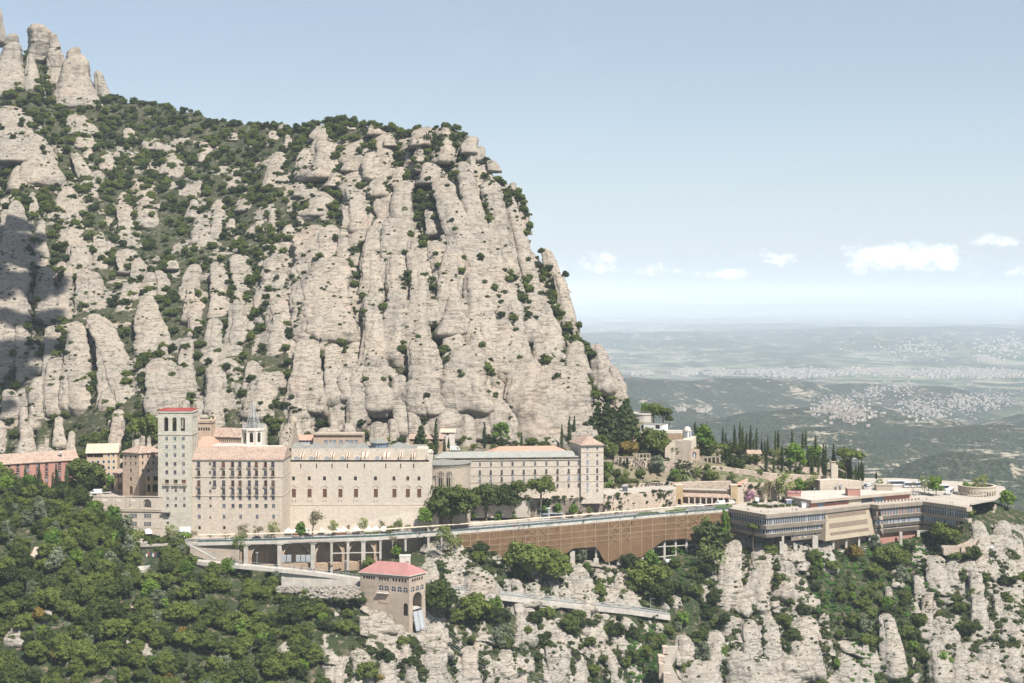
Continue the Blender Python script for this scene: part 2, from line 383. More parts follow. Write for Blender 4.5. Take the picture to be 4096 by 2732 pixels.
M['garden'] = ground_mat('garden_slope',(0.09,0.11,0.04),(0.26,0.21,0.15),(0.36,0.29,0.22))
# ------------------------------------------------------------------ terrain sheets: tables of (column, row, distance) read off the photograph, turned into a world-space surface
def sheet(cols,nu,nv,rough,seed,extra=None,lam=22.0):
 """cols: list of columns, each a list of (px, py, Y) from low/near to high/far; resampled smoothly to nu x nv"""
 A = np.array(cols,float)                                  # C x K x 3
 def rs(T,n):
  k = T.shape[0]; t = np.linspace(0,k - 1,n); i = np.clip(np.floor(t).astype(int),0,k - 2); f = (t - i)
  sm = f * f * (3 - 2 * f); f = f * .55 + sm * .45
  f = f.reshape((-1,) + (1,) * (T.ndim - 1)); return T[i] * (1 - f) + T[i + 1] * f
 B = rs(A,nu); B = np.swapaxes(rs(np.swapaxes(B,0,1),nv),0,1)      # nu x nv x 3
 px,py,Y = B[...,0],B[...,1],B[...,2]
 V = np.stack([(px - CX) / F * Y,Y,(HZ - py) / F * Y],-1)
 V = np.swapaxes(V,0,1).reshape(-1,3)                    # row-major nv x nu
 n = fbm(V / lam,5,seed) * rough
 n2 = fbm(V / lam + 40,4,seed + 5) * rough
 V = V + np.stack([n2 * .3,n,n2 * .5],1)
 return V,B
# mountain: skyline (px, py, Y) and foot (px, py, Y) of each column
MT = [((-420,120,1500),(-420,1990,860)),((0,250,1480),(0,1860,822)),((130,215,1475),(125,1850,820)),((250,330,1460),(250,1840,815)),((450,402,1430),(480,1830,806)),
  ((700,450,1380),(700,1810,800)),((1000,500,1320),(980,1800,798)),((1200,505,1260),(1180,1795,800)),((1340,490,1230),(1330,1790,806)),
  ((1500,512,1190),(1500,1785,812)),((1640,520,1160),(1640,1780,820)),((1780,520,1135),(1800,1770,828)),((1880,560,1115),(1930,1765,835)),
  ((1960,670,1090),(2050,1760,842)),((2040,790,1070),(2150,1750,848)),((2090,960,1030),(2240,1740,852)),((2200,1090,1000),(2320,1725,858)),
  ((2270,1240,960),(2390,1715,862)),((2330,1370,930),(2440,1700,868)),((2420,1500,905),(2480,1690,872)),((2490,1630,890),(2510,1690,880))]
def mcols():
 out = []
 for (sx,sy,sY),(bx,by,bY) in MT:
  c = [(bx,by + 60,bY - 12),(bx,by,bY)]
  for t,e in ((.2,.10),(.4,.27),(.6,.48),(.8,.73),(1,1)):
   c.append((bx + (sx - bx) * t,by + (sy - by) * t,bY + (sY - bY) * e))
  out.append(c)
 return out
nuM,nvM = 420,300
VM,BM = sheet(mcols(),nuM,nvM,9.0,3,lam=45)
jj,ii = np.meshgrid(np.arange(nvM),np.arange(nuM),indexing='ij'); qf = np.stack([ii.ravel() / nuM * 26,0 * jj.ravel(),jj.ravel() / nvM * 3.6],1) + fbm(VM / 40,2,12)[:,None] * [.5,0,.3]
cr0 = fbm(qf,2,133); cr1 = fbm(qf * [2.2,1,2.4] + 8,3,137)
rrk = np.clip((CX + F * VM[:,0] / VM[:,1] - 700) / 500,.3,1); CRE = np.minimum(np.abs(cr0) * 2.6,1)
VM[:,1] -= (11 * CRE ** .6 + 3.0 * np.minimum(np.abs(cr1) * 3,1) ** .6) * rrk
VM = VM * (1 + (15.0 * np.clip((CX + F * VM[:,0] / VM[:,1] - 900) / 400,.35,1)) / VM[:,1])[:,None]
def ysurf(B):
 px,py,Y = B[...,0].ravel(),B[...,1].ravel(),B[...,2].ravel()
 def f(x,y):
  d = (px - x) ** 2 + (py - y) ** 2; i = np.argpartition(d,4)[:4]; wv = 1 / (d[i] + 1e-3); return float((Y[i] * wv).sum() / wv.sum())
 return f
YM = ysurf(BM[::2,::2])
# the surface goes on behind the skyline, down and away
row = VM.reshape(nvM,nuM,3)[-1]; back = []
for k,(dy,dz) in enumerate(((18,-3),(60,-18),(160,-90),(300,-240),(480,-420))):
 back.append(row + np.array([0,dy,dz]) + np.stack([np.zeros(nuM),np.zeros(nuM),fbm(row / 30 + k,3,8) * 6],1))
VMx = np.concatenate([VM] + back); FM = grid_faces(nuM,nvM + len(back))
def pillar(Yf,c0,y0,w0,c1,y1,w1,seed,push=0.30,step=1.0,dome=0.30,rough=1.0,lobes=1.0,depth=1.0):
 """a rounded rock tower from (c0,y0) foot to (c1,y1) top, widths w0/w1 px, standing on the surface Yf"""
 H = abs(y1 - y0)
 if H < 1.4 * w0: y0 += .24 * w0; H += .24 * w0
 Ym = Yf((c0 + c1) / 2,(y0 + y1) / 2); m = Ym / F
 nv = int(max(12,min(110,H * m / step))); nu = int(max(20,min(110,math.pi * max(w0,w1) * m / step)))
 nk = 7; ks = np.linspace(0,1,nk); rmean = (w0 + w1) / 4 * m
 yk = np.array([Yf(c0 + (c1 - c0) * k,y0 + (y1 - y0) * k) for k in ks])
 v = np.linspace(0,1,nv) ** 0.9; v = 1 - (1 - v) ** 1.15
 capv = 1 - min(0.6,dome * (w1 + 0.4 * w0) / max(H,1))     # where the rounded head starts
 cap = np.where(v > capv,np.sqrt(np.clip(1 - ((v - capv) / (1 - capv + 1e-6)) ** 2.3,0.0004,1)),1)
 rr = (w0 + (w1 - w0) * v ** 0.85) / 2 * m * cap
 Yc = np.interp(v,ks,yk) + (rr.max() * 0.55 * (1 - push)) - push * rr * 0.3
 # a tower leans less than the slope it stands on: pull the axis towards the upright
 Yc = Yc * 0.75 + (Yf(c0 + (c1 - c0) * .3,y0 + (y1 - y0) * .3)) * 0.25
 Yc = Yc + rr.max() * 1.0 * np.clip(1 - v / 0.22,0,1) ** 2
 pxc = c0 + (c1 - c0) * v + 0.10 * min(w0,w1) * np.sin(v * 5 + seed); pyc = y0 + (y1 - y0) * v
 X = (pxc - CX) / F * Yc; Z = (HZ - pyc) / F * Yc
 th = np.linspace(0,2 * math.pi,nu,endpoint=False)
 r2 = rr[:,None] * (1 + 0.08 * lobes * np.cos(3 * th + seed)[None,:] + 0.05 * lobes * np.cos(5 * th + seed * 2)[None,:])
 V = np.stack([X[:,None] + r2 * np.cos(th),Yc[:,None] + r2 * np.sin(th) * 0.9 * depth,np.repeat(Z[:,None],nu,1)],-1).reshape(-1,3)
 D = np.stack([np.cos(th)[None,:].repeat(nv,0),np.sin(th)[None,:].repeat(nv,0),(1 - cap)[:,None].repeat(nu,1) * .8],-1).reshape(-1,3)
 cf = np.repeat(np.clip(rr / rr.max(),0.12,1)[:,None],nu,1).ravel(); R0 = rmean
 q = V + seed * 13.7
 d = fbm(q / (R0 * 1.1 + 3),3,1) * R0 * 0.24 * rough
 d += (-np.abs(fbm(q / (R0 * .55 + 2) ,3,2)) * 2 + .5) * min(R0 * 0.11,1.5) * rough
 # bedding: ledges at uneven heights, with a slight tilt
 zz = q[:,2] + fbm(q / 25,2,4) * 3.5
 for lam,amp,s in ((11.0,.085,21),(4.6,.04,22)):
  t = zz / lam; i = np.floor(t); fr = t - i; jit = hsh(i,i * 0,i * 0,s) * .3 + .5
  gsel = (hsh(i,i * 0 + 3,i * 0,s) > -0.25)
  g = np.exp(-((fr - jit) / (0.45 / lam)) ** 2) * gsel
  d -= g * min(R0 * amp * 2.6,1.1) * rough
  d += (fr < jit) * hsh(i,i * 0 + 7,i * 0,s) * min(R0 * amp * .6,.5) * rough
 d += fbm(q / 2.4,2,6) * 0.24 * rough + fbm(q / 5.5,2,16) * .5 * rough
 tt_ = np.tile(th,nv); zz2 = V[:,2]
 for k in range(3):
  t0 = -math.pi / 2 + hsh(np.array([seed]),np.array([k]),np.array([0]),5)[0] * 1.3; wob = .16 * np.sin(zz2 / 9 + k * 2 + seed) + .08 * np.sin(zz2 / 3.1 + k)
  dt = np.angle(np.exp(1j * (tt_ - t0 - wob))); d -= np.exp(-(dt * R0 / 0.7) ** 2) * min(R0 * .12,1.6) * (.5 + .5 * np.sin(zz2 / 14 + k * 3))
 V = V + D * (d * cf)[:,None]
 return V,grid_faces(nu,nv,True)
class Soup:
 def __init__(s): s.V = []; s.F = []; s.M = []; s.n = 0
 def add(s,V,Fc,m=0): s.V.append(V); s.F.append(Fc + s.n); s.M.append(np.full(len(Fc),m) if np.isscalar(m) else m); s.n += len(V)
 def mesh(s,name,mats,smooth=True): return np_mesh(name,np.concatenate(s.V),np.concatenate(s.F),mats,np.concatenate(s.M),smooth)
VIEW = {'A': (0,0,.5530),'B': (0,800,.5530),'C': (1200,400,.8291),'D': (2600,1900,.6363),'E': (1300,2050,.4350),'Z': (2200,2000,.4679),'H': (0,1850,.5955)}
ROCKS = {
'A': [(20,340,60,0,60,16),(90,660,260,95,300,90),(90,320,95,90,240,60),(240,680,140,217,385,30),(275,430,150,275,170,120),(400,590,150,405,340,80),(392,350,65,390,238,40),(570,730,340,560,385,110),
 (543,412,90,543,337,60),(770,720,120,700,510,40),(120,940,480,70,760,210),(170,1100,500,120,940,260),(600,935,270,560,816,120),(650,1045,230,590,920,90),(1120,1055,200,1110,978,110),
 (1280,1255,250,1235,1105,110),(1480,1155,140,1480,1025,80),(1970,1045,140,1980,942,80),(2000,1335,300,2030,1098,100),(2260,1245,300,2270,1050,150),(1690,1365,170,1722,1200,50),(2330,985,170,2330,903,110),
 (1380,1285,160,1385,1198,70),(1880,1192,110,1880,1128,60),(290,1290,330,250,962,150),(760,1530,230,540,1098,60),(140,1345,190,150,1190,80),(490,1610,290,490,1305,90),(1070,1610,240,1030,1372,110),
 (995,1400,150,990,1290,110),(900,1620,190,900,1390,60),(130,1600,150,130,1418,70),(30,1600,120,40,1430,60),(260,1600,100,240,1450,50),(1560,1600,190,1590,1438,80),(1770,1500,190,1790,1385,90),
 (1000,1150,130,930,1093,60),(1040,1240,180,1020,1160,80),(1150,1255,120,1110,1150,60),(820,1210,190,760,1088,70),(2250,1560,220,2230,1365,120),(630,1140,90,640,1070,50),(2080,1062,80,2085,968,50),
 (1830,1082,70,1820,1000,30),(2060,925,110,2060,893,60),(1690,1003,100,1690,958,60),(720,1330,160,700,1230,80),(1400,1560,120,1400,1440,50),(60,1200,170,60,1120,100)],
'B': [(120,620,400,120,0,80),(50,1300,330,90,420,300),(300,500,150,300,140,60),(490,150,290,490,-60,140),(520,330,250,520,150,150),(560,530,190,560,310,190),(930,362,195,900,20,110),(930,500,200,930,350,150),
 (350,915,210,330,478,110),(490,790,110,490,488,60),(625,825,165,600,488,100),(690,790,150,660,515,110),(980,1575,260,690,822,170),(830,1575,300,770,960,120),(390,1180,150,390,905,100),(390,1575,160,400,1140,120),
 (600,1580,330,540,875,120),(1090,735,155,1080,518,110),(1190,735,135,1150,505,80),(1010,700,200,1010,425,100),(1110,1180,330,1080,715,150),(900,850,150,925,590,60),(1380,745,185,1400,462,110),(1400,860,160,1400,720,140),
 (1400,1000,100,1400,840,100),(1570,880,165,1580,445,110),(1730,725,120,1720,390,110),(1790,600,150,1770,400,70),(2010,722,262,2010,385,190),(1945,865,220,1900,640,150),(2020,1170,260,2010,700,200),(2010,425,170,2020,305,110),
 (2240,645,240,2230,225,190),(2250,1120,260,2240,560,240),(1360,1420,170,1350,995,90),(1550,1260,180,1540,850,120),(1720,1125,190,1720,715,130),(1560,1570,240,1550,1190,120),(1200,1570,360,1180,1140,220),
 (1690,1295,120,1690,1155,80),(2000,1335,160,2000,1235,130),(1800,1570,160,1820,1160,80),(1880,1550,300,1900,1240,200),(1980,285,125,1980,55,60),(1870,295,110,1880,148,60),(1725,352,92,1728,248,50),(1460,300,200,1480,88,100),
 (1560,310,120,1580,120,70),(2180,240,120,2170,128,60),(750,485,110,740,365,60),(70,1570,170,70,1365,100),(170,1340,120,150,865,60),(30,1320,150,20,990,80),(270,1460,150,285,1275,90),(1100,1330,200,1110,1200,120),(2140,1560,180,2120,1300,90),
 (880,700,90,900,640,50),(1230,480,120,1260,430,60),(1450,1560,150,1450,1440,80)],
'C': [(495,600,125,505,385,90),(490,760,150,490,560,110),(700,285,130,700,190,80),(620,385,140,625,298,110),(590,330,110,590,262,80),(880,935,210,680,375,110),(955,940,140,780,295,80),(1040,990,140,900,385,110),
 (1170,1100,150,980,440,80),(1080,650,90,1060,445,40),(990,490,90,960,378,60),(935,335,70,925,288,50),(1030,490,60,1030,395,36),(820,245,100,830,172,60),(1255,930,110,1180,715,50),(1310,1120,100,1240,830,50),(960,610,90,950,530,60),
 (580,945,135,560,715,80),(710,915,130,665,675,90),(470,938,112,460,735,80),(460,1285,150,460,920,110),(360,965,90,350,715,60),(350,1295,120,345,940,90),(640,665,100,640,515,70),(430,690,90,430,608,70),
 (140,1195,310,150,755,220),(70,905,185,60,600,150),(90,540,150,95,440,110),(290,655,125,250,415,100),(235,610,100,240,500,80),(170,730,120,150,600,80),(360,370,115,350,248,80),(390,450,125,390,368,110),(480,405,110,482,322,70),
 (110,345,240,120,178,140),(730,1100,235,765,950,120),(600,1335,190,600,1140,130),(600,1490,230,600,1330,180),(820,1470,310,800,1180,190),(760,1170,110,760,1105,70),(850,1210,130,840,1095,80),(940,1360,130,900,1080,70),(1100,1180,115,1075,975,70),
 (1215,1265,180,1190,1155,100),(1270,1600,560,1250,1260,260),(1090,1500,230,1080,1230,120),(1475,1420,170,1430,1175,60),(1545,1500,110,1510,1280,50),(370,1490,160,350,1285,110),(230,1430,125,230,1290,70),(480,1460,95,480,1325,60),
 (950,1600,280,900,1430,180),(700,1600,260,680,1465,160),(90,182,100,90,124,70),(360,152,115,365,117,80),(600,195,190,610,128,100),(240,132,80,240,108,50),(880,290,60,870,220,40),(1140,1000,110,1110,860,60),(1230,1180,130,1190,1030,70),
 (980,1250,150,960,1150,90),(540,1130,110,540,960,80),(640,1070,110,640,960,80),(1340,1300,160,1330,1160,70),(60,1480,160,60,1370,90),(250,330,90,230,290,50),(160,400,120,180,350,60),(20,440,150,20,400,90)],
'D': [(460,890,220,540,405,90),(720,560,180,720,405,110),(690,885,180,690,530,160),(855,790,160,830,535,120),(870,475,90,870,400,60),(940,565,85,930,455,40),(1100,595,160,1095,402,90),(1100,705,85,1090,540,50),
 (320,1310,380,330,1120,240),(420,1140,175,400,975,110),(220,1155,175,200,1000,100),(620,1320,170,630,905,100),(770,1320,150,770,925,100),(960,1310,270,980,885,140),(1090,975,95,1100,870,50),(1365,1210,65,1350,1035,30),
 (1550,1320,220,1480,865,90),(1510,905,85,1500,700,36),(1550,690,95,1545,595,50),(1800,745,135,1800,505,110),(1900,645,100,1900,540,80),(1750,1055,120,1740,750,60),(1850,1055,160,1830,885,120),(1830,1330,190,1800,1050,110),
 (2060,1090,140,2050,600,70),(2060,630,120,2060,570,80),(1960,1320,120,1960,1085,80),(2110,1320,200,2130,1050,130),(2260,1320,190,2260,925,100),(2335,1320,100,2330,1095,60),(2200,1010,95,2180,745,50),(2085,565,120,2080,468,60),
 (2200,395,95,2205,305,70),(2190,525,75,2190,448,46),(2240,705,55,2230,618,30),(2290,865,75,2290,798,40),(1900,1060,110,1900,900,70),(1000,560,60,990,430,40)],
'E': [(480,1030,340,540,845,180),(690,1190,160,690,965,90),(960,695,310,945,452,130),(1400,735,520,1350,495,280),(1890,800,300,1900,635,160),(2190,800,200,2200,560,120),(1020,1260,290,1010,990,180),(1030,1600,330,1020,1150,230),
 (780,1600,230,700,1170,110),(560,1560,260,540,1265,150),(330,1560,280,300,1250,160),(120,1600,190,150,1465,110),(60,1400,230,60,1265,140),(1340,1600,270,1330,1225,150),(1660,1600,220,1650,1245,110),(1500,1600,170,1470,1300,100),
 (1850,1600,130,1830,1485,60),(2110,1600,240,2100,1190,150),(2240,1600,160,2250,1240,90),(1450,1080,90,1450,980,60),(1980,1110,130,1990,960,90),(1180,1120,100,1170,1040,60),(960,330,170,930,270,90),(1560,410,120,1560,370,80)],
'Z': [(270,900,350,250,560,130),(670,930,260,610,615,100),(30,860,160,20,690,110),(300,1165,150,290,890,110),(60,1600,270,80,1220,150),(240,1600,210,230,1310,120),(640,1070,190,620,985,100),(950,1560,60,950,1380,40),(1080,880,120,1100,780,60)],
'H': [(120,1200,180,110,1030,110),(310,1070,90,310,990,60),(830,1260,110,820,1170,70),(980,1290,90,990,1190,60),(1140,1500,70,1140,1350,50),(1930,1270,170,1930,1190,90),(2250,1500,190,2260,1290,120),(1190,1050,70,1190,1010,40),(2260,1030,80,2255,965,40)]}
fi = FM[:,0] % nuM; fj = np.minimum(FM[:,0] // nuM,nvM - 1); fpx = BM[fi,fj,0]; fpy = BM[fi,fj,1]
nn = fbm(VMx[FM[:,0]] / 18,4,91) * 1.3
CREx = np.concatenate([CRE,np.ones(nuM * 5)])[FM[:,0]]
bias = np.where(fpx > 1150 + np.clip(700 - fpy,0,1e9) * 2.2,.62,-.26) - np.clip(.34 - CREx,0,1) * 5 + np.clip((fpy - 1050) / 900,0,.2) - np.clip((560 - fpy) / 60,0,1)
sM = Soup(); sM.add(VMx,FM,np.where(nn + bias > 0,0,1)); rk = []
sd = 0
for vw in 'ABC':
 ox,oy,k = VIEW[vw]
 for (c0,y0,w0,c1,y1,w1) in ROCKS[vw]:
  sd += 1; e_ = 1.28 if (vw == 'A' and y1 < 520) else 1.0
  rk.append((c0 * k + ox,y0 * k + oy,w0 * k * e_,c1 * k + ox,y1 * k + oy,w1 * k * e_))
  V,Fc = pillar(YM,*rk[-1],seed=sd,step=1.0,rough=1.0,push=.62); sM.add(V,Fc,0)
# smaller lumps and buttresses of rock between the towers
r_ = random.Random(5)
nfill = 0
while nfill < 190:
 i,j = r_.randrange(8,nuM - 4),r_.randrange(6,int(nvM * .97)); px,py = BM[i,j,0],BM[i,j,1]
 right = px > 1150 + (py < 700) * 450
 if not right and r_.random() < .45 and not (px < 1300 and py > 1150): continue
 wd = r_.uniform(50,118) if right else r_.uniform(34,74); h = wd * (r_.uniform(1.7,3.6) if (right or py > 1000) else r_.uniform(.7,1.6))
 if py < 620 and px > 1150: h = wd * r_.uniform(.5,.9)
 lean = (0.32 if px > 1500 else 0.12) * h * r_.uniform(.5,1.1)
 if py - h < np.interp(px,[c[0][0] for c in MT],[c[0][1] for c in MT]) + 8: continue
 cj = BM[i,:,1]; j0,j1 = int(np.argmin(abs(cj - (py + h * .5)))),int(np.argmin(abs(cj - (py - h * .5))))
 V,Fc = pillar(YM,BM[i,j0,0],py + h * .5,wd * 1.25,BM[i,j1,0],py - h * .5,wd * .62,seed=900 + nfill,push=.45,step=1.1); sM.add(V,Fc,0)
 nfill += 1
mountain_me = sM.mesh("mountain",[M['rock'],M['slope']]); mountain = tag(link_mesh("mountain",mountain_me),kind='structure')
# ------------------------------------------------------------------ hillside below the monastery
HC = [(-420,(1800,745),(2050,670),(2320,610),(2580,560),(2950,520)),(0,(1930,725),(2080,665),(2320,612),(2570,570),(2950,530)),
  (330,(2000,705),(2130,658),(2330,617),(2570,578),(2950,540)),(500,(2150,690),(2240,660),(2390,622),(2590,585),(2950,545)),
  (760,(2215,682),(2280,655),(2410,628),(2600,592),(2950,550)),(950,(2275,690),(2335,651),(2440,632),(2610,600),(2950,560)),
  (1300,(2296,692),(2385,651),(2470,640),(2630,615),(2950,580)),(1500,(2250,704),(2320,682),(2470,650),(2640,622),(2950,590)),
  (1700,(2190,712),(2237,697),(2440,665),(2630,636),(2950,605)),(1900,(2194,722),(2250,706),(2430,682),(2630,652),(2950,622)),
  (2300,(2228,752),(2268,734),(2430,708),(2620,682),(2950,650)),(2600,(2260,772),(2308,750),(2440,722),(2620,696),(2950,662)),
  (2790,(2180,785),(2270,762),(2440,730),(2620,704),(2950,672)),(2950,(2140,790),(2250,772),(2430,734),(2620,704),(2950,672)),
  (3110,(2150,786),(2250,768),(2435,738),(2620,708),(2950,676)),(3300,(2158,797),(2250,778),(2440,745),(2620,712),(2950,680)),(3600,(2165,815),(2250,795),(2440,755),(2620,718),(2950,682)),
  (3760,(2130,818),(2240,790),(2440,754),(2620,718),(2950,682)),(3900,(2000,846),(2180,795),(2430,752),(2620,718),(2950,682)),(4100,(2045,848),(2230,800),(2440,758),(2620,722),(2950,688)),(4420,(2210,850),(2340,812),(2480,772),(2680,738),(2970,702))]
hc = []
for c in HC: hc.append([(c[0],y,Y) for (y,Y) in reversed(c[1:])])
nuH,nvH = 560,200
VH,BH = sheet(hc,nuH,nvH,5.0,31,lam=24)
YH = ysurf(BH[::2,::2])
rowH = VH.reshape(nvH,nuH,3)[-1]
backH = [rowH + np.array([0,12,-2.0]),rowH + np.array([0,60,-30.0]),rowH + np.array([0,200,-170.0])]
rowN = VH.reshape(nvH,nuH,3)[0]
front = [rowN + np.array([0,-120,-150.0]),rowN + np.array([0,-30,-45.0])]
VHx = np.concatenate(front + [VH] + backH); FH = grid_faces(nuH,nvH + 5)
hpx_,hpy_ = CX + F * VHx[:,0] / VHx[:,1],HZ - F * VHx[:,2] / VHx[:,1]
def zone(x,y):
 w_ = np.full(x.shape,-.55); g = lambda a,b,c,d: (x > a) & (x < b) & (y > c) & (y < d)
 w_[g(1280,2560,2540,3000)] = .35; w_[g(1780,2560,2240,2430)] = .4; w_[g(1440,1800,2380,3000)] = .35; w_[g(2800,3300,2150,2640)] = .3; w_[g(2700,3500,2560,3000)] = .4; w_[g(3640,4300,2180,3000)] = .38; w_[g(3900,4300,2100,2500)] = .12; w_[g(3280,3640,2150,2560)] = -1
 return w_
zw = zone(hpx_,hpy_); rid = fbm(VHx / [19,20,46],3,44); ri2 = fbm(VHx / [6,7,13] + 4,3,46); crh = np.minimum(np.abs(rid) * 2.8,1); zk = np.clip(zw + .3,0,.55) * 1.8
VHx = VHx + np.stack([0 * rid,-(9 * crh ** .6 + 2.6 * np.minimum(np.abs(ri2) * 3,1) ** .6 - 6) * zk + 2.2 * fbm(VHx / [12,12,3.2],2,49) * zk,0 * rid],1)
hm_ = np.where(fbm(VHx[FH[:,0]] / 9,4,47) * .9 + zw[FH[:,0]] - np.clip(.42 - crh[FH[:,0]],0,1) * 4 > 0,0,1)
sH = Soup(); sH.add(VHx,FH,hm_)
for vw in 'DEZH':
 ox,oy,k = VIEW[vw]
 for (c0,y0,w0,c1,y1,w1) in ROCKS[vw]:
  sd += 1; a = (c0 * k + ox,y0 * k + oy,w0 * k,c1 * k + ox,y1 * k + oy,w1 * k)
  V,Fc = pillar(YH,*a,seed=sd,step=0.75,rough=0.95,push=.8); sH.add(V,Fc,0)
nfill = 0
ROCKY = [(1280,1800,2560,2760),(1780,2650,2420,2760),(2650,3500,2250,2760),(3650,4096,2200,2760),(1780,2560,2300,2420),(2900,3200,2180,2300),(3900,4096,2150,2500),(1700,1900,2160,2240)]
while nfill < 230:
 a = r_.choice(ROCKY); px,py = r_.uniform(a[0],a[1]),r_.uniform(a[2],a[3])
 if 3280 < px < 3650 and py < 2600 and r_.random() < .85: continue
 wd = r_.uniform(22,84); h = wd * r_.uniform(.7,2.1)
 V,Fc = pillar(YH,px,py + h * .5,wd * 1.25,px - h * .06,py - h * .5,wd * .6,seed=2000 + nfill,push=.1,step=.8); sH.add(V,Fc,0); nfill += 1
hill_me = sH.mesh("hillside",[M['rocklow'],M['slopelow']]); hill = tag(link_mesh("hillside",hill_me),kind='structure')
# ------------------------------------------------------------------ the shelf the monastery stands on, and the terraced slope behind it
def flat(name,poly,z,thick,m,kind='structure'):
 mb = MB(); mb.prism([(p[0],p[1]) for p in poly],z - thick,z,0); return tag(mb.build(name,m),kind=kind)
edge = [G(x,y,GZ) for x,y in ((560,2180),(700,2174),(900,2168),(1200,2162),(1500,2150),(1900,2122),(2300,2090),(2640,2060),(2930,2037))]
shelf = [(-200,735),(-190,705)] + [tuple(e[:2]) for e in edge] + [(118,800),(140,782),(162,805),(200,822),(206,812),(240,830),(262,812),(282,830),(300,862),(306,885),(290,905),(250,925),(195,925),(150,880),(-200,800)]
plateau = flat("promenade",[Vector((x,y,0)) for x,y in shelf],GZ,1.0,M['paving'])
GC = [(-420,(2000,758),(1965,768),(1920,800),(1900,850)),(-100,(2000,750),(1960,758),(1900,800),(1850,835)),(300,(2000,742),(1962,754),(1880,795),(1820,830)),
  (640,(2010,735),(1960,750),(1860,785),(1800,815)),(1150,(2010,740),(1930,752),(1830,785),(1780,812)),(1700,(2010,752),(1930,762),(1810,800),(1750,842)),
  (2100,(2008,775),(1920,790),(1810,815),(1745,850)),(2400,(2006,795),(1900,808),(1800,830),(1700,872)),(2600,(2010,815),(1910,832),(1840,846),(1690,885)),
  (2800,(2012,822),(1920,838),(1850,850),(1770,890)),(3000,(2012,826),(1930,842),(1860,858),(1810,900)),(3200,(2010,835),(1945,852),(1880,870),(1840,905)),
  (3360,(1995,848),(1955,860),(1900,876),(1860,905)),(3440,(1992,862),(1965,875),(1935,890),(1905,912))]
gc = [[(c[0],y,Y) for (y,Y) in c[1:]] for c in GC]
VG,BG = sheet(gc,260,60,2.0,55,lam=20)
rg = VG.reshape(60,260,3)[-1]; VGx = np.concatenate([VG.reshape(60,260,3)[0] * [1,1,0] + [0,-1.5,GZ - 3],VG,rg + np.array([0,15,-4.0]),rg + np.array([0,70,-40.0]),rg + np.array([0,160,-160.0])])
YG = ysurf(BG)
gm = np_mesh("garden_slope",VGx,grid_faces(260,64),[M['garden']]); garden = tag(link_mesh("garden_slope",gm),kind='structure')
# ------------------------------------------------------------------ the valley and the hills far below
def land():
 nx,ny = 300,340
 ys = 1300 * (90000 / 1300.) ** (np.linspace(0,1,ny)); V = []
 th = np.linspace(-0.62,0.62,nx)
 Yg,T = np.meshgrid(ys,th,indexing='ij'); X = Yg * T; Yv = Yg
 q = np.stack([X.ravel() / 1000,Yv.ravel() / 1000,np.zeros(X.size)],1)
 base = -640 + 0 * q[:,0]
 z = base + fbm(q / 2.6,5,71) * 55 + np.abs(fbm(q / [2.2,1.0,1] + 3,5,90)) * 260 * np.exp(-((q[:,1] - 17.5) / 3.2) ** 2) + np.abs(fbm(q / [5,2.5,1] + 5,5,92)) * 170 * np.exp(-((q[:,1] - 27) / 5.) ** 2) + np.abs(fbm(q / 1.1 + 9,4,75)) * 90 * np.exp(-((q[:,1] - 5) / 5.) ** 2) + 60 * np.exp(-((q[:,1] - 4) / 3.) ** 2)
 def ridge(px,py,Y,wx,wy,skew=0.0):
  zt = (HZ - py) / F * Y; x0 = (px - CX) / F * Y
  g = np.exp(-((X.ravel() - x0) / wx) ** 2 - ((Yv.ravel() - Y - skew * (X.ravel() - x0)) / wy) ** 2)
  return (zt + 640) * g
 h = 0
 for a in ((3250,1725,4300,900,520),(4050,1790,3900,700,420),(2950,1545,6800,900,600),(2700,1560,6500,900,650),(3100,1520,7200,500,500),(3400,1540,7600,650,450),(3700,1560,7400,500,350),(2450,1560,6300,700,700),(3500,1650,5600,350,350),
    (3250,1800,3300,500,300),(3900,1900,2700,420,250),(2550,1640,4900,600,400),(4300,1680,5200,800,500)):
  h = np.maximum(h,ridge(*a))
 for a in ((2300,1340,19000,2600,1400),(3100,1350,20000,4200,1500),(3700,1320,21000,3000,1500),(2700,1338,27000,5000,1800),(3600,1330,29000,6000,1800),(2200,1305,36000,5000,2500),
    (3000,1215,60000,12000,5000),(3600,1190,75000,9000,6000),(2500,1205,70000,8000,5000),(4200,1195,78000,9000,6000),(3150,1178,82000,4500,4000),(2750,1190,80000,4500,4000),(1500,1205,70000,12000,5000)):
  h = np.maximum(h,ridge(*a))
 z = z + h * (1 + 0.10 * fbm(q / .9,4,80)) + (h > 30) * fbm(q / .45,4,83) * 16
 V = np.stack([X.ravel(),Yv.ravel(),z],1)
 return V,grid_faces(nx,ny)
VL,FL = land()
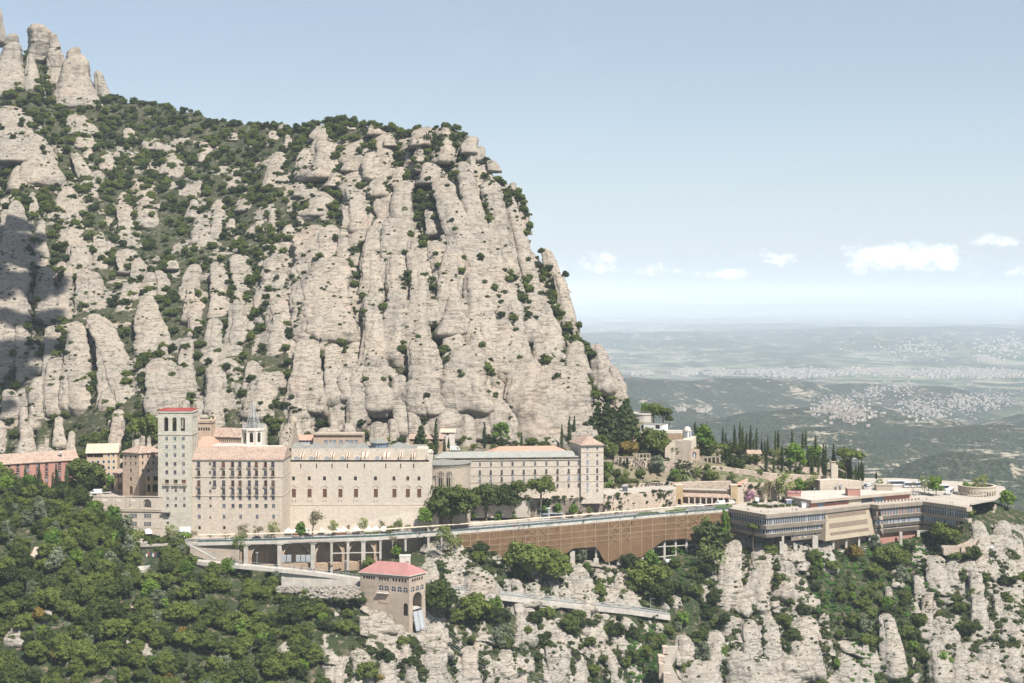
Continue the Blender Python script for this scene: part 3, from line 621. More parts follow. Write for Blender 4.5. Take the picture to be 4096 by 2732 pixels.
def land_mat():
 m,N,b = mat('valley_land',(0.05,0.06,0.03),0.95); p = pos(N); km = N.vmath('SCALE',p); km.node.inputs['Scale'].default_value = 0.001
 s = N.new('ShaderNodeSeparateXYZ'); N.link(p,s.inputs[0])
 y = s.outputs[1]
 mp = N.new('ShaderNodeMapping'); mp.inputs['Scale'].default_value = (1,0.55,1); N.link(km,mp.inputs[0])
 n1 = N.noise(mp.outputs[0],1.3,6,0.62); n2 = N.noise(mp.outputs[0],6,5,0.7); n3 = N.noise(km,34,4,0.75); n4 = N.noise(km,120,2,0.7)
 plain = N.ramp(s.outputs[2],-560,-640)                     # low ground is fields, high ground is forest
 forest = N.mix(N.ramp(n4,0.35,0.65),(0.016,0.024,0.014),(0.065,0.075,0.045))
 clear = N.mix(n3,(0.20,0.17,0.11),(0.42,0.36,0.27))
 vo = N.new('ShaderNodeTexVoronoi'); vo.inputs['Scale'].default_value = 3.2; N.link(km,vo.inputs['Vector']); vc = N.new('ShaderNodeSeparateColor'); N.link(vo.outputs['Color'],vc.inputs[0])
 field = N.mix(vc.outputs[0],(0.09,0.125,0.06),(0.34,0.30,0.21)); field = N.mix(N.ramp(vc.outputs[1],0.55,0.6),field,(0.05,0.075,0.035))
 c = N.mix(N.math('MULTIPLY',plain,N.ramp(n1,0.42,0.52)),forest,field)
 c = N.mix(N.ramp(N.math('ADD',N.math('MULTIPLY',n2,0.6),N.math('MULTIPLY',n3,0.5)),0.60,0.66),c,clear)
 # pale cliffs and terraces in level lines across the nearer slopes
 mb_ = N.new('ShaderNodeMapping'); mb_.inputs['Scale'].default_value = (0.8,0.8,26); N.link(km,mb_.inputs[0]); ln = N.noise(mb_.outputs[0],1.6,4,0.6)
 c = N.mix(N.math('MULTIPLY',N.ramp(N.math('ABSOLUTE',N.math('SUBTRACT',ln,0.5)),0.012,0.0),N.ramp(n2,0.45,0.6)),c,(0.46,0.41,0.33))
 N.link(c,b.inputs['Base Color']); bump(N,b,N.math('ADD',n4,N.math('MULTIPLY',n3,2)),25,0.5)
 return m
M['land'] = land_mat()
valley = tag(link_mesh("valley",np_mesh("valley",VL,FL,[M['land']])),kind='structure')
# air between the camera and the far hills
mh_ = bpy.data.materials.new('haze_air'); mh_.use_nodes = True; nt = mh_.node_tree; nt.nodes.clear()
vol = nt.nodes.new('ShaderNodeVolumePrincipled'); vol.inputs['Color'].default_value = (0.70,0.79,0.88,1); vol.inputs['Density'].default_value = 0.00004; vol.inputs['Anisotropy'].default_value = -0.25
ou = nt.nodes.new('ShaderNodeOutputMaterial'); nt.links.new(vol.outputs[0],ou.inputs['Volume'])
hz = MB(); hz.box(-60000,60000,-900,91000,-1200,310); haze = tag(hz.build('haze',mh_),kind='stuff')
# ------------------------------------------------------------------ walls with real openings
class Wall:
 """a vertical wall through two ground points; openings are given by photo pixels or metres"""
 def __init__(s,A,B,z0,z1):
  s.A = Vector((A[0],A[1],0)); s.B = Vector((B[0],B[1],0)); s.U = (s.B - s.A).normalized(); s.L = (s.B - s.A).length
  s.z0,s.z1 = z0,z1; s.op = []; s.N = Vector((s.U.y,-s.U.x,0))      # N points out of the wall
  s.rz = math.atan2(s.U.y,s.U.x)
 def uv(s,px,py):
  d = Vector(((px - CX) / F,1,(HZ - py) / F)); t = s.N.dot(s.A) / s.N.dot(d); q = d * t
  return ((q - s.A).dot(s.U),q.z)
 def at(s,u,z,out=0.0): p = s.A + s.U * u + s.N * out; return Vector((p.x,p.y,z))
 def hole(s,u,z,w_,h,arch=False,depth=0.35):      # u, z = centre of the opening
  a = (round(u - w_ / 2,2),round(u + w_ / 2,2),round(z - h / 2,2),round(z + h / 2,2),arch,depth)
  s.op.append(a); return a
 def mesh(s,mb,m=0,mrev=None):
  mrev = m if mrev is None else mrev
  us = sorted({0.0,round(s.L,2)} | {o[0] for o in s.op} | {o[1] for o in s.op}); zs = sorted({s.z0,s.z1} | {o[2] for o in s.op} | {o[3] for o in s.op})
  us = [u for u in us if -1e-6 <= u <= s.L + .01]; zs = [z for z in zs if s.z0 - 1e-6 <= z <= s.z1 + 1e-6]
  for j in range(len(zs) - 1):
   zc = (zs[j] + zs[j + 1]) / 2; ops = [o for o in s.op if o[2] < zc < o[3]]; run = None
   for i in range(len(us) - 1):
    uc = (us[i] + us[i + 1]) / 2; inside = any(o[0] < uc < o[1] for o in ops)
    if inside:
     if run is not None: s._q(mb,run,us[i],zs[j],zs[j + 1],m); run = None
    elif run is None: run = us[i]
   if run is not None: s._q(mb,run,us[-1],zs[j],zs[j + 1],m)
  for (u0,u1,z0,z1,arch,dp) in s.op:
   a = lambda u,z,o=0: s.at(u,z,o)
   for (p,q) in (((u0,z0),(u0,z1)),((u0,z1),(u1,z1)),((u1,z1),(u1,z0)),((u1,z0),(u0,z0))):
    mb.face([a(*p),a(*q),a(q[0],q[1],-dp),a(p[0],p[1],-dp)],mrev)
   if arch:
    uc,r = (u0 + u1) / 2,(u1 - u0) / 2; zc = z1 - r; k = 6
    for sg in (-1,1):
     pts = [(uc + sg * r * math.cos(t * math.pi / 2 / k),zc + r * math.sin(t * math.pi / 2 / k)) for t in range(k + 1)]
     cor = (uc + sg * r,z1)
     for t in range(k):
      mb.face([a(*cor,.002),a(*pts[t],.002),a(*pts[t + 1],.002)],m)
      mb.face([a(*pts[t]),a(*pts[t + 1]),a(*pts[t + 1],-dp),a(*pts[t],-dp)],mrev)
 def _q(s,mb,u0,u1,z0,z1,m): mb.face([s.at(u0,z0),s.at(u1,z0),s.at(u1,z1),s.at(u0,z1)],m)
_win = {}
def window_mesh(kind,w_,h):
 key = (kind,round(w_,1),round(h,1))
 if key in _win: return _win[key]
 mb = MB(); W2,H2 = w_ / 2,h / 2; mats = [M['glass'],M['frame'],M['shutter'],M['trim'],M['glassblue'],M['dark']]
 if kind in ('sash','sashb','french'):
  g = 4 if kind == 'sashb' else 0
  mb.box(-W2,W2,.20,.26,-H2,H2,g)
  t = 0.07
  for x in (-W2 + t / 2,W2 - t / 2,0): mb.box(x - t / 2,x + t / 2,.12,.199,-H2,H2,1)
  for z in (-H2 + t / 2,H2 - t / 2,H2 * .35): mb.box(-W2 + t,W2 - t,.13,.198,z - t / 2,z + t / 2,1)
  mb.box(-W2 - .12,W2 + .12,-.10,.118,-H2 - .14,-H2 - .003,3)
 elif kind == 'brown':                    # dark glass in a brown frame, sill
  mb.box(-W2,W2,.22,.28,-H2,H2,0)
  for x in (-W2 + .06,W2 - .06,0): mb.box(x - .06,x + .06,.12,.219,-H2,H2,2)
  mb.box(-W2 - .12,W2 + .12,-.10,.118,-H2 - .16,-H2 - .003,3)
 elif kind == 'shut':                     # closed brown shutters with slats
  mb.box(-W2,W2,.16,.24,-H2,H2,2)
  n = max(4,int(h / .3))
  for i in range(n): z = -H2 + (i + .5) * h / n; mb.box(-W2 + .06,-.04,.12,.159,z - .06,z + .05,2); mb.box(.04,W2 - .06,.12,.159,z - .06,z + .05,2)
  mb.box(-W2 - .12,W2 + .12,-.10,.118,-H2 - .16,-H2 - .003,3)
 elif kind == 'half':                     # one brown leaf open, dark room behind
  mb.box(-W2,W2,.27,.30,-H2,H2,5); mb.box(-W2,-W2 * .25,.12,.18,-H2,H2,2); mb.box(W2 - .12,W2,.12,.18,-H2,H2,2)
  mb.box(-W2 - .12,W2 + .12,-.10,.118,-H2 - .16,-H2 - .003,3)
 elif kind == 'framed':                   # white surround
  mb.box(-W2,W2,.20,.26,-H2,H2,0)
  for a in ((-W2 - .25,-W2 - .003,-H2 - .25,H2 + .25),(W2 + .003,W2 + .25,-H2 - .25,H2 + .25)): mb.box(a[0],a[1],-.06,.02,a[2],a[3],1)
  for a in ((-H2 - .25,-H2 - .003),(H2 + .003,H2 + .25)): mb.box(-W2,W2,-.055,.02,a[0],a[1],1)
  mb.box(-.05,.05,.12,.199,-H2,H2,2)
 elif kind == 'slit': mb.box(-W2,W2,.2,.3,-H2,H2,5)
 elif kind == 'arch':
  mb.box(-W2,W2,.25,.3,-H2,H2,0)
  for x in (0,): mb.box(x - .07,x + .07,.15,.249,-H2,H2,1)
  mb.box(-W2,W2,.15,.248,H2 - W2 - .07,H2 - W2 + .07,1)
 me = bpy.data.meshes.new('window'); me.from_pydata(mb.v,[],mb.f)
 for m in mats: me.materials.append(m)
 me.polygons.foreach_set('material_index',mb.m); me.update(); _win[key] = me; return me
def balcony_mesh(w_,d=0.7,h=0.95,solid=False):
 key = ('balc',round(w_,1),d,solid)
 if key in _win: return _win[key]
 mb = MB(); W2 = w_ / 2
 mb.box(-W2,W2,-d,-.003,-.16,0,1)
 if solid:
  n = int(w_ / .45)
  for i in range(n + 1): x = -W2 + .1 + i * (w_ - .2) / n; mb.box(x - .09,x + .09,-d + .02,-d + .2,.001,h,1)
  mb.box(-W2,W2,-d,-d + .24,h + .001,h + .16,1)
  for sx in (-1,1): mb.box(sx * (W2 - .1) - .08,sx * (W2 - .1) + .08,-d + .25,0,.001,h,1)
  for x in (-W2 * .6,W2 * .6): mb.prism([(x - .12,-d * .8),(x + .12,-d * .8),(x + .12,-.003),(x - .12,-.003)],-.6,-.163,1)
 else:
  n = int(w_ / .22)
  for i in range(n + 1): x = -W2 + i * w_ / n; mb.box(x - .025,x + .025,-d,-d + .04,.001,h,0)
  mb.box(-W2,W2,-d,-d + .05,h + .001,h + .05,0)
  for sx in (-1,1):
   for y in (-d * .5,): mb.box(sx * W2 - .03,sx * W2 + .03,-d + .06,0,h - .04,h,0)
 me = bpy.data.meshes.new('balcony'); me.from_pydata(mb.v,[],mb.f)
 me.materials.append(M['iron']); me.materials.append(M['trim'])
 me.polygons.foreach_set('material_index',mb.m); me.update(); _win[key] = me; return me
def window(wall,root,px,py,w_,h,kind='sash',arch=False,balc=None,depth=0.35,name='window',uv=None):
 u,z = uv if uv else wall.uv(px,py)
 if w_ < 3.5: w_ *= 1.18; h *= 1.07
 a = wall.hole(u,z,w_,h,arch,depth)
 uc,zc = (a[0] + a[1]) / 2,(a[2] + a[3]) / 2
 o = link_mesh(name,window_mesh(kind,w_,h),root,wall.at(uc,zc) - woff(root),wall.rz)
 if balc: b = link_mesh('balcony',balcony_mesh(*balc) if isinstance(balc,tuple) else balcony_mesh(balc),o,Vector((0,0,-h / 2 - .02)))
 return o
def gable_roof(mb,A,B,depth,z,rise,over=0.5,m=0,thick=0.25,hip=0.0,mg=None):
 """roof over a rectangle whose front edge is A-B (world xy) running back by depth; ridge parallel to the front"""
 A,B = Vector((A[0],A[1],0)),Vector((B[0],B[1],0)); U = (B - A).normalized(); Nn = Vector((-U.y,U.x,0))
 a = A - U * over - Nn * over; b = B + U * over - Nn * over; c = b + Nn * (depth + 2 * over); d = a + Nn * (depth + 2 * over)
 mid = Nn * (depth / 2 + over); r0 = a + mid + U * hip; r1 = b + mid - U * hip
 zz = lambda p,h: Vector((p.x,p.y,h))
 mb.face([zz(a,z),zz(b,z),zz(r1,z + rise),zz(r0,z + rise)],m); mb.face([zz(c,z),zz(d,z),zz(r0,z + rise),zz(r1,z + rise)],m)
 e = m if hip > 0 else (mg if mg is not None else m)
 mb.face([zz(b,z),zz(c,z),zz(r1,z + rise)],e); mb.face([zz(d,z),zz(a,z),zz(r0,z + rise)],e)
 for p,q in ((a,b),(b,c),(c,d),(d,a)): mb.face([zz(p,z - thick),zz(q,z - thick),zz(q,z),zz(p,z)],m)
 mb.face([zz(a,z - thick),zz(d,z - thick),zz(c,z - thick),zz(b,z - thick)],m)
 return mb
def body(walls,mb,m=0,top=None):          # walls: list of Wall, listed around the plan; cap closes the top
 for w_ in walls: w_.mesh(mb,m)
def rect_plan(pxL,YL,pxR,YR,depth):
 A = Vector(((pxL - CX) / F * YL,YL,0)); B = Vector(((pxR - CX) / F * YR,YR,0)); U = (B - A).normalized(); Nn = Vector((-U.y,U.x,0)) * depth
 return A,B,B + Nn,A + Nn
def zat(py,Y): return (HZ - py) / F * Y
# ================================================================== bell-less tower with red roof terrace
A,B,C_,D_ = rect_plan(632,698,767,698,14.2)
z0,zt = GZ,zat(1650,698)
t = empty('abbey_tower',(A + B) / 2 + Vector((0,0,GZ)),'tall square grey stone tower with three open arches on top and red roof terrace','tower')
wf,wr,wb,wl = Wall(A,B,z0,zt),Wall(B,C_,z0,zt),Wall(C_,D_,z0,zt),Wall(D_,A,z0,zt)
for x in (664.5,697.5,731):
 u,_ = wf.uv(x,1700); wf.hole(u,zat(1697,698),2.15,6.9,True,.8)
for f in (.25,.5,.75): wr.hole(wr.L * f,zat(1697,698),2.15,6.9,True,.8); wb.hole(wb.L * f,zat(1697,698),2.15,6.9,True,.8); wl.hole(wl.L * f,zat(1697,698),2.15,6.9,True,.8)
for yy_ in (1755,1788,1821):
 for x in (666,699,733): window(wf,t,x,yy_,1.15,1.75,'sash')
for yy_ in (1856,1889):
 for x in (667,700,734): window(wf,t,x,yy_,1.15,1.75,'brown' if (x + yy_) % 3 == 0 else 'sash')
for x in (667,702,735): window(wf,t,x,1930,1.7,2.6,'shut' if x == 735 else 'half',balc=(3.4,0.9,1.0,True))
for x in (669,703,737): window(wf,t,x,1962,.95,1.3,'brown')
for yy_ in (1994,2022):
 for x in (670,703,737): window(wf,t,x,yy_,1.0,1.4,'sash' if yy_ == 1994 else 'brown')
window(wf,t,671,2060,1.0,1.3,'brown'); window(wf,t,671,2092,.9,1.0,'slit')
window(wf,t,672,2144,1.2,2.6,'shut',name='door')
for yy_ in (1755,1790):
 for f in (.28,.62): window(wr,t,0,0,1.0,1.9,'brown',uv=(wr.L * f,zat(yy_ - 6,700)))
mb = MB(); body([wf,wr,wb,wl],mb); mb.build('wall',M['greystone'],t)
mb = MB()
for (a,b,h,o) in ((zat(1740,698),zat(1738,698),.3,.25),(zat(1651,698),zat(1646,698),.6,.35)):
 q = [A + Vector((-o,-o,0)),B + Vector((o,-o,0)),C_ + Vector((o,o,0)),D_ + Vector((-o,o,0))]; MB().prism([(p.x,p.y) for p in q],min(a,b),max(a,b)).build('cornice',M['greystone'],t)
mb = MB(); zr = zat(1646,698) + .01
q = [A + Vector((.4,.4,0)),B + Vector((-.4,.4,0)),C_ + Vector((-.4,-.4,0)),D_ + Vector((.4,-.4,0))]
mb.prism([(p.x,p.y) for p in q],zr,zr + .15)
for (p,r) in ((q[0],q[1]),(q[1],q[2]),(q[2],q[3]),(q[3],q[0])): mb.bar((p.x,p.y,zr + .5),(r.x,r.y,zr + .5),.35)
mb.box(q[1].x - 3.5,q[1].x - 1.8,q[2].y - 3,q[2].y - 1.5,zr + .15,zr + 1.0); mb.box(q[1].x - 6.3,q[1].x - 5.2,q[2].y - 4,q[2].y - 3,zr + .15,zr + .9)
mb.build('roof_terrace',M['redpaint'],t)
MB().bar((B.x - 3.5,B.y + 7,zr),(B.x - 3.5,B.y + 7,zr + 3.6),.06).build('antenna',M['iron'],t)
mb = MB(); zf = zat(1741,698); mb.box(A.x + .8,B.x - .8,A.y + .8,A.y + 13.4,zf - .3,zf); mb.build('belfry_floor',M['greystone'],t)
mb = MB(); a = wf.at(*wf.uv(741,2133)[:1],GZ + 2.1,.05); mb.obox(a,5.6,.12,3.2,wf.rz); mb.obox(a + Vector((0,-.07,-.1)),6.0,.1,.12,wf.rz); mb.build('notice_board',M['white'],t)
# corbelled balcony at the left edge
mb = MB(); a = wf.at(wf.uv(667,2043)[0],zat(2047,698),1.1); mb.obox(a,4.4,2.2,.3,wf.rz); mb.obox(a + Vector((0,-1.0,.3)),4.4,.2,1.0,wf.rz)
for k in range(4): mb.obox(a + Vector((-1.8 + k * 1.2,.4,-.9)),.35,1.3,.9,wf.rz)
mb.build('corbelled_balcony',M['greystone'],t)
# ================================================================== main residence block, nine storeys
A,B,C_,D_ = rect_plan(768.5,698.6,1130,698,23.5)
ze = zat(1838,698)
t = empty('monastery_residence',(A + B) / 2 + Vector((0,0,GZ)),'nine-storey cream stone residence with rows of brown shuttered balcony windows','building')
wf,wr = Wall(A,B,GZ,ze),Wall(B,C_,GZ,ze); wb,wl = Wall(C_,D_,GZ,ze),Wall(D_,A,GZ,ze)
Xc = [795,858,894,930.5,960,997,1026,1062,1092]
rws = [(1859,1.35,2.6,1),(1893,1.35,2.5,1),(1934,1.35,2.9,1),(1968,1.35,2.6,1),(1993,1.25,1.7,0),(2024,1.35,1.8,0)]
kk = 0
for ri,(y,w_,h,bl) in enumerate(rws):
 for ci,x in enumerate(Xc):
  if ci == 1 and ri >= 3: continue
  kk += 1; kd = ('brown','brown','shut','half')[(ci * 5 + ri * 3 + (ci * ri) % 4) % 4] if ri < 4 else ('brown','sash','brown')[(ci + ri) % 3]
  window(wf,t,x + (ri - 2) * .5,y,w_,h,kd,balc=(2.1,) if bl else None)
 window(wf,t,840 + ri * .4,y + (-3 if ri < 4 else 0),.85,1.25,'brown')
for x in (797,896,962,1028,1094): window(wf,t,x,2067,1.15,2.0,'sash')
window(wf,t,841,2070,.7,1.0,'brown')
for x in (798,897,963): window(wf,t,x,2111,1.0,1.5,'slit')
for y in (1858,1893,1934,1968,2000,2026,2060):
 for f in (.22,.55): window(wr,t,0,0,1.1,2.3 if y < 1980 else 1.7,'brown',uv=(wr.L * f,zat(y,702)))
mb = MB(); body([wf,wr,wb,wl],mb)
mb.face([(B.x,B.y,ze),(C_.x,C_.y,ze),((B.x + C_.x) / 2,(B.y + C_.y) / 2,ze + 4.5)]); mb.build('wall',M['limestone'],t)
mb = MB()
for y in (1909.5,1986):
 zc = zat(y,698); mb.obox(wf.at(wf.L / 2,zc,.1),wf.L + .4,.25,.35,wf.rz); mb.obox(wr.at(wr.L / 2,zc + .003,.1),.25 and wr.L,.25,.35,wr.rz)
mb.obox(wf.at(wf.L / 2,ze - .5,.2),wf.L + .5,.5,.45,wf.rz)
mb.build('string_course',M['trim'],t)
mb = MB(); gable_roof(mb,A,B,23.5,ze + .02,5.2,.55); mb.build('roof',M['rooftile'],t)
# upper courtyard ranges behind, pale parapets and a salmon roof
t = empty('courtyard_range',P(900,1800,735),'low white parapeted courtyard range behind the residence roof','building')
mb = MB(); q = [P(835,1810,724),P(985,1800,724),P(985,1800,745),P(870,1800,745)]; zt = zat(1781,740)
mb.prism([(p.x,p.y) for p in q],-100,zt + .6); q = [P(984,1800,724),P(1145,1800,724),P(1145,1800,742),P(984,1800,742)]; mb.prism([(p.x,p.y) for p in q],-100,zat(1786,736)); mb.build('wall',M['whitetrim'],t)
mb = MB(); q = [P(840,1800,725.5),P(975,1800,725.5),P(975,1800,744),P(872,1800,744)]; mb.prism([(p.x,p.y) for p in q],zt + .61,zt + .65); mb.build('flat_roof',M['concrete2'],t)
t = empty('salmon_roof_house',P(830,1790,765),'building with smooth salmon tiled roof just behind the grey tower','building')
A,B,C_,D_ = rect_plan(770,742,866,742,18); mb = MB(); mb.prism([(p.x,p.y) for p in (A,B,C_,D_)],-98,zat(1798,742)); mb.build('wall',M['tanstone'],t)
mb = MB(); gable_roof(mb,A,B,18,zat(1797,742),5.8,.4,hip=4); mb.build('roof',M['roofsalmon'],t)
t = empty('cloister_lookout',P(815,1740,775),'small brown square lookout with arcade and crown of corner points behind the tower','tower')
A,B,C_,D_ = rect_plan(778,760,845,760,10); wf = Wall(A,B,-92,zat(1685,760)); wr = Wall(B,C_,-92,zat(1685,760))
for x in (796,806,816,826,836): window(wf,t,x,1716,.75,1.7,'slit',arch=True)
mb = MB(); body([wf,wr,Wall(C_,D_,-92,zat(1685,760)),Wall(D_,A,-92,zat(1685,760))],mb); mb.prism([(p.x,p.y) for p in (A,B,C_,D_)],zat(1686,760),zat(1683,760)); mb.build('wall',M['brownstone'],t)
mb = MB()
for p in (A,B,C_,D_): mb.prism([(p.x - .8,p.y - .8),(p.x + .8,p.y - .8),(p.x + .8,p.y + .8),(p.x - .8,p.y + .8)],zat(1683,760),zat(1668,760),poly1=[(p.x - .15,p.y - .1),(p.x + .1,p.y - .1),(p.x + .1,p.y + .1),(p.x - .15,p.y + .1)])
mb.prism([(p.x,p.y) for p in (A + Vector((-.5,-.5,0)),B + Vector((.5,-.5,0)),C_ + Vector((.5,.5,0)),D_ + Vector((-.5,.5,0)))],zat(1687,760) - .5,zat(1687,760) - .003); mb.build('battlement',M['brownstone'],t)
t = empty('cloister_gallery',P(905,1740,780),'long brown cloister wing with red tiled roof left of the white bell tower','building')
A,B,C_,D_ = rect_plan(838,765,975,760,12); zt = zat(1746,765); wf = Wall(A,B,-95,zt)
for i in range(16): window(wf,t,0,0,.45,1.2,'slit',arch=True,uv=(1 + i * (wf.L - 2) / 15,zt - 1.8))
mb = MB(); body([wf,Wall(B,C_,-95,zt),Wall(C_,D_,-95,zt),Wall(D_,A,-95,zt)],mb); mb.build('wall',M['brownstone'],t)
mb = MB(); gable_roof(mb,A,B,12,zt + .02,4.4,.5); mb.build('roof',M['rooftile'],t)
# ------------------------------------------------------------------ octagonal bell tower with open steel spire
c = P(1013,1770,745); zb,zt = -96,zat(1719,745)
t = empty('bell_tower',(c.x,c.y,zb),'white octagonal bell tower topped by a tall openwork steel spire','tower')
def octo(r,k,off=22.5): return (c.x + r * math.cos(R(off + 45 * k)),c.y + r * math.sin(R(off + 45 * k)),0)
mb = MB()
for k in range(8):
 a,b = octo(5.7,k),octo(5.7,k + 1); wv = Wall(b,a,zb,zt) if False else Wall(a,b,zb,zt)
 if wv.N.dot(Vector((c.x,c.y,0)) - wv.A) > 0: wv = Wall(b,a,zb,zt)
 wv.hole(wv.L / 2,zat(1746,745),2.0,5.2,True,.7); wv.mesh(mb)
mb.build('wall',M['whitetrim'],t)
mb = MB()
for (r,a,b) in ((6.3,zt,zt + .6),(5.0,zat(1775,745),zat(1775,745) + .3)): mb.prism([octo(r,k)[:2] for k in range(8)],a,b)
for k in range(8): p = octo(5.9,k); mb.bar((p[0],p[1],zb),(p[0],p[1],zt),.35,n=6)
mb.build('cornice',M['whitetrim'],t)
for k in (5,6):
 q = Vector(octo(3.4,k - .5 + .5,0)); MB().lathe((c.x + 3 * math.cos(R(45 * k + 22)),c.y + 3 * math.sin(R(45 * k + 22)),zat(1752,745)),[(.75,0),(.6,.3),(.45,1),(.2,1.3),(.02,1.4)],8).build('bell',M['iron'],t)
mb = MB(); zs = zt + .6; za = zat(1602,745); H_ = za - zs
for k in range(8):
 p0 = octo(4.4,k); mb.bar((p0[0],p0[1],zs),(c.x,c.y,zs + H_ * .93),.11)
for f in (.10,.2,.3,.42,.56,.72):
 r = 4.4 * (1 - f / .93)
 for k in range(8):
  p,q = octo(r,k),octo(r,k + 1); mb.bar((p[0],p[1],zs + H_ * f),(q[0],q[1],zs + H_ * f),.07)
  if f < .45: q2 = octo(4.4 * (1 - (f + .1) / .93),k + 1); mb.bar((p[0],p[1],zs + H_ * f),(q2[0],q2[1],zs + H_ * (f + .1)),.06)
mb.bar((c.x,c.y,zs),(c.x,c.y,za),.16,n=6)
for k in range(5): mb.bar((c.x - .5,c.y,za - 1.5 - k * 1.2),(c.x + .5,c.y,za - 1.5 - k * 1.2),.05)
mb.build('spire',M['steel'],t)
mb = MB()
for k in range(8):
 p,q = octo(5.6,k),octo(5.6,k + 1)
 for j in range(4): x = p[0] + (q[0] - p[0]) * j / 4; y = p[1] + (q[1] - p[1]) * j / 4; mb.bar((x,y,zs),(x,y,zs + 2.6),.05)
 for h in (.9,1.8,2.6): mb.bar((p[0],p[1],zs + h),(q[0],q[1],zs + h),.05)
mb.build('railing',M['steel'],t)
# ================================================================== basilica
A,B,C_,D_ = rect_plan(1157,721,1716,721,12)
zn,zlo = zat(1840,721),GZ
t = empty('basilica',(A + B) / 2 + Vector((0,0,GZ)),'huge windowless-looking cream stone basilica wall with buttresses and round windows','church')
wf = Wall(A,B,GZ,zn)
zx = lambda x: 1100 + x * 0.38259
for x in (193,358,517,678,841,1050,1243,1387,1504): window(wf,t,zx(x),1600 + 820 * .3826,1.25,1.85,'slit' if x < 1200 else 'half',depth=.5)
for x in (197,361,521,684,847,1054,1249,1389,1508): window(wf,t,zx(x),1600 + 973 * .3826,1.75,3.9,'shut',depth=.4)
for x in (270,433,595,757,934,1158,1314,1450): window(wf,t,zx(x) ,1600 + 690 * .3826,.45,2.3,'slit',depth=.6)
for x in (196,360,516,677,840,1050):
 for d in (-15,17): window(wf,t,zx(x + d),1600 + 1058 * .3826,.3,.75,'slit')
window(wf,t,zx(1396),1600 + 1156 * .3826,2.2,2.3,'sash')
wr = Wall(B,C_,GZ,zn)
mb = MB(); body([wf,wr],mb); mb.prism([(p.x,p.y) for p in (A + Vector((0,.5,0)),B + Vector((0,.5,0)),C_,D_)],zn - 1.3,zn - .9)
mb.box(A.x,B.x,A.y,A.y + .5,zn - .9,zn + .01 - .02)
mb.build('wall',M['limestone2'],t)
mb = MB()
for x in (197,361,521,684,847,1054,1249,1389,1508):         # pointed hood over each tall window
 u,z = wf.uv(zx(x),1600 + 915 * .3826); a,b,cc = wf.at(u - 1.7,z,.12),wf.at(u + 1.7,z,.12),wf.at(u,z + 1.25,.12)
 mb.bar(a,cc,.13); mb.bar(cc,b,.13)
for y,o in ((2022,.3),(2076,.15)): mb.obox(wf.at(wf.L / 2,zat(y,720),o / 2),wf.L,o,.35,wf.rz)
mb.build('hood_mould',M['trim'],t)
# splayed plinth
zp = zat(2024,720); mb = MB()
Ax,Bx,Bq = A + Vector((-.2,-.35,0)),P(1752,1180,719),P(1757,1180,717)
mb.prism([(Ax.x,Ax.y - .9),(Bq.x,Bq.y - .9),(Bq.x + 1,Bq.y + 10),(Ax.x,Ax.y + 1)],GZ - 3,zp,poly1=[(Ax.x,Ax.y),(Bx.x,Bx.y),(Bx.x,Bx.y + 10),(Ax.x,Ax.y + 1)])
mb.build('plinth',M['limestone2'],t)
# clerestory set back
A2,B2,C2,D2 = rect_plan(1155,727,1700,727,20); zc = zat(1794,727); wc = Wall(A2,B2,zn - 1.2,zc)
ocx = [222,380,541,702,862,1070]
mb = MB()
for x in (380,541,702,862,1068,1264,1390):
 for d in (-5,5): u,z = wc.uv(zx(x + d),1600 + 523 * .3826); wc.hole(u,z,.28,.5)
body([wc,Wall(B2,C2,zn - 1.2,zc),Wall(C2,D2,zn - 1.2,zc),Wall(D2,A2,zn - 1.2,zc)],mb); mb.build('clerestory',M['limestone2'],t)
for x in ocx:
 u,z = wc.uv(zx(x),1600 + 612 * .3826); p = wc.at(u,z,.02); mb = MB()
 n = 16
 for i in range(n):
  a0,a1 = 2 * math.pi * i / n,2 * math.pi * (i + 1) / n; q = lambda r,a,y=0: (p.x + r * math.cos(a),p.y + y,p.z + r * math.sin(a))
  mb.face([q(1.15,a0,-.1),q(1.15,a1,-.1),q(1.55,a1,-.1),q(1.55,a0,-.1)],0); mb.face([q(1.55,a0,-.1),q(1.55,a1,-.1),q(1.55,a1,.1),q(1.55,a0,.1)],0)
  mb.face([q(0,0,-.02),q(1.15,a0,-.02),q(1.15,a1,-.02)],1)
  if i % 2 == 0: mb.bar(q(.3,a0,-.06),q(1.1,a0,-.06),.06,0)
 mb.lathe((p.x,p.y - .05,p.z),[(.01,-.3),(.3,0),(.01,.3)],8,0); mb.build('round_window',[M['whitetrim'],M['glassblue']],t)
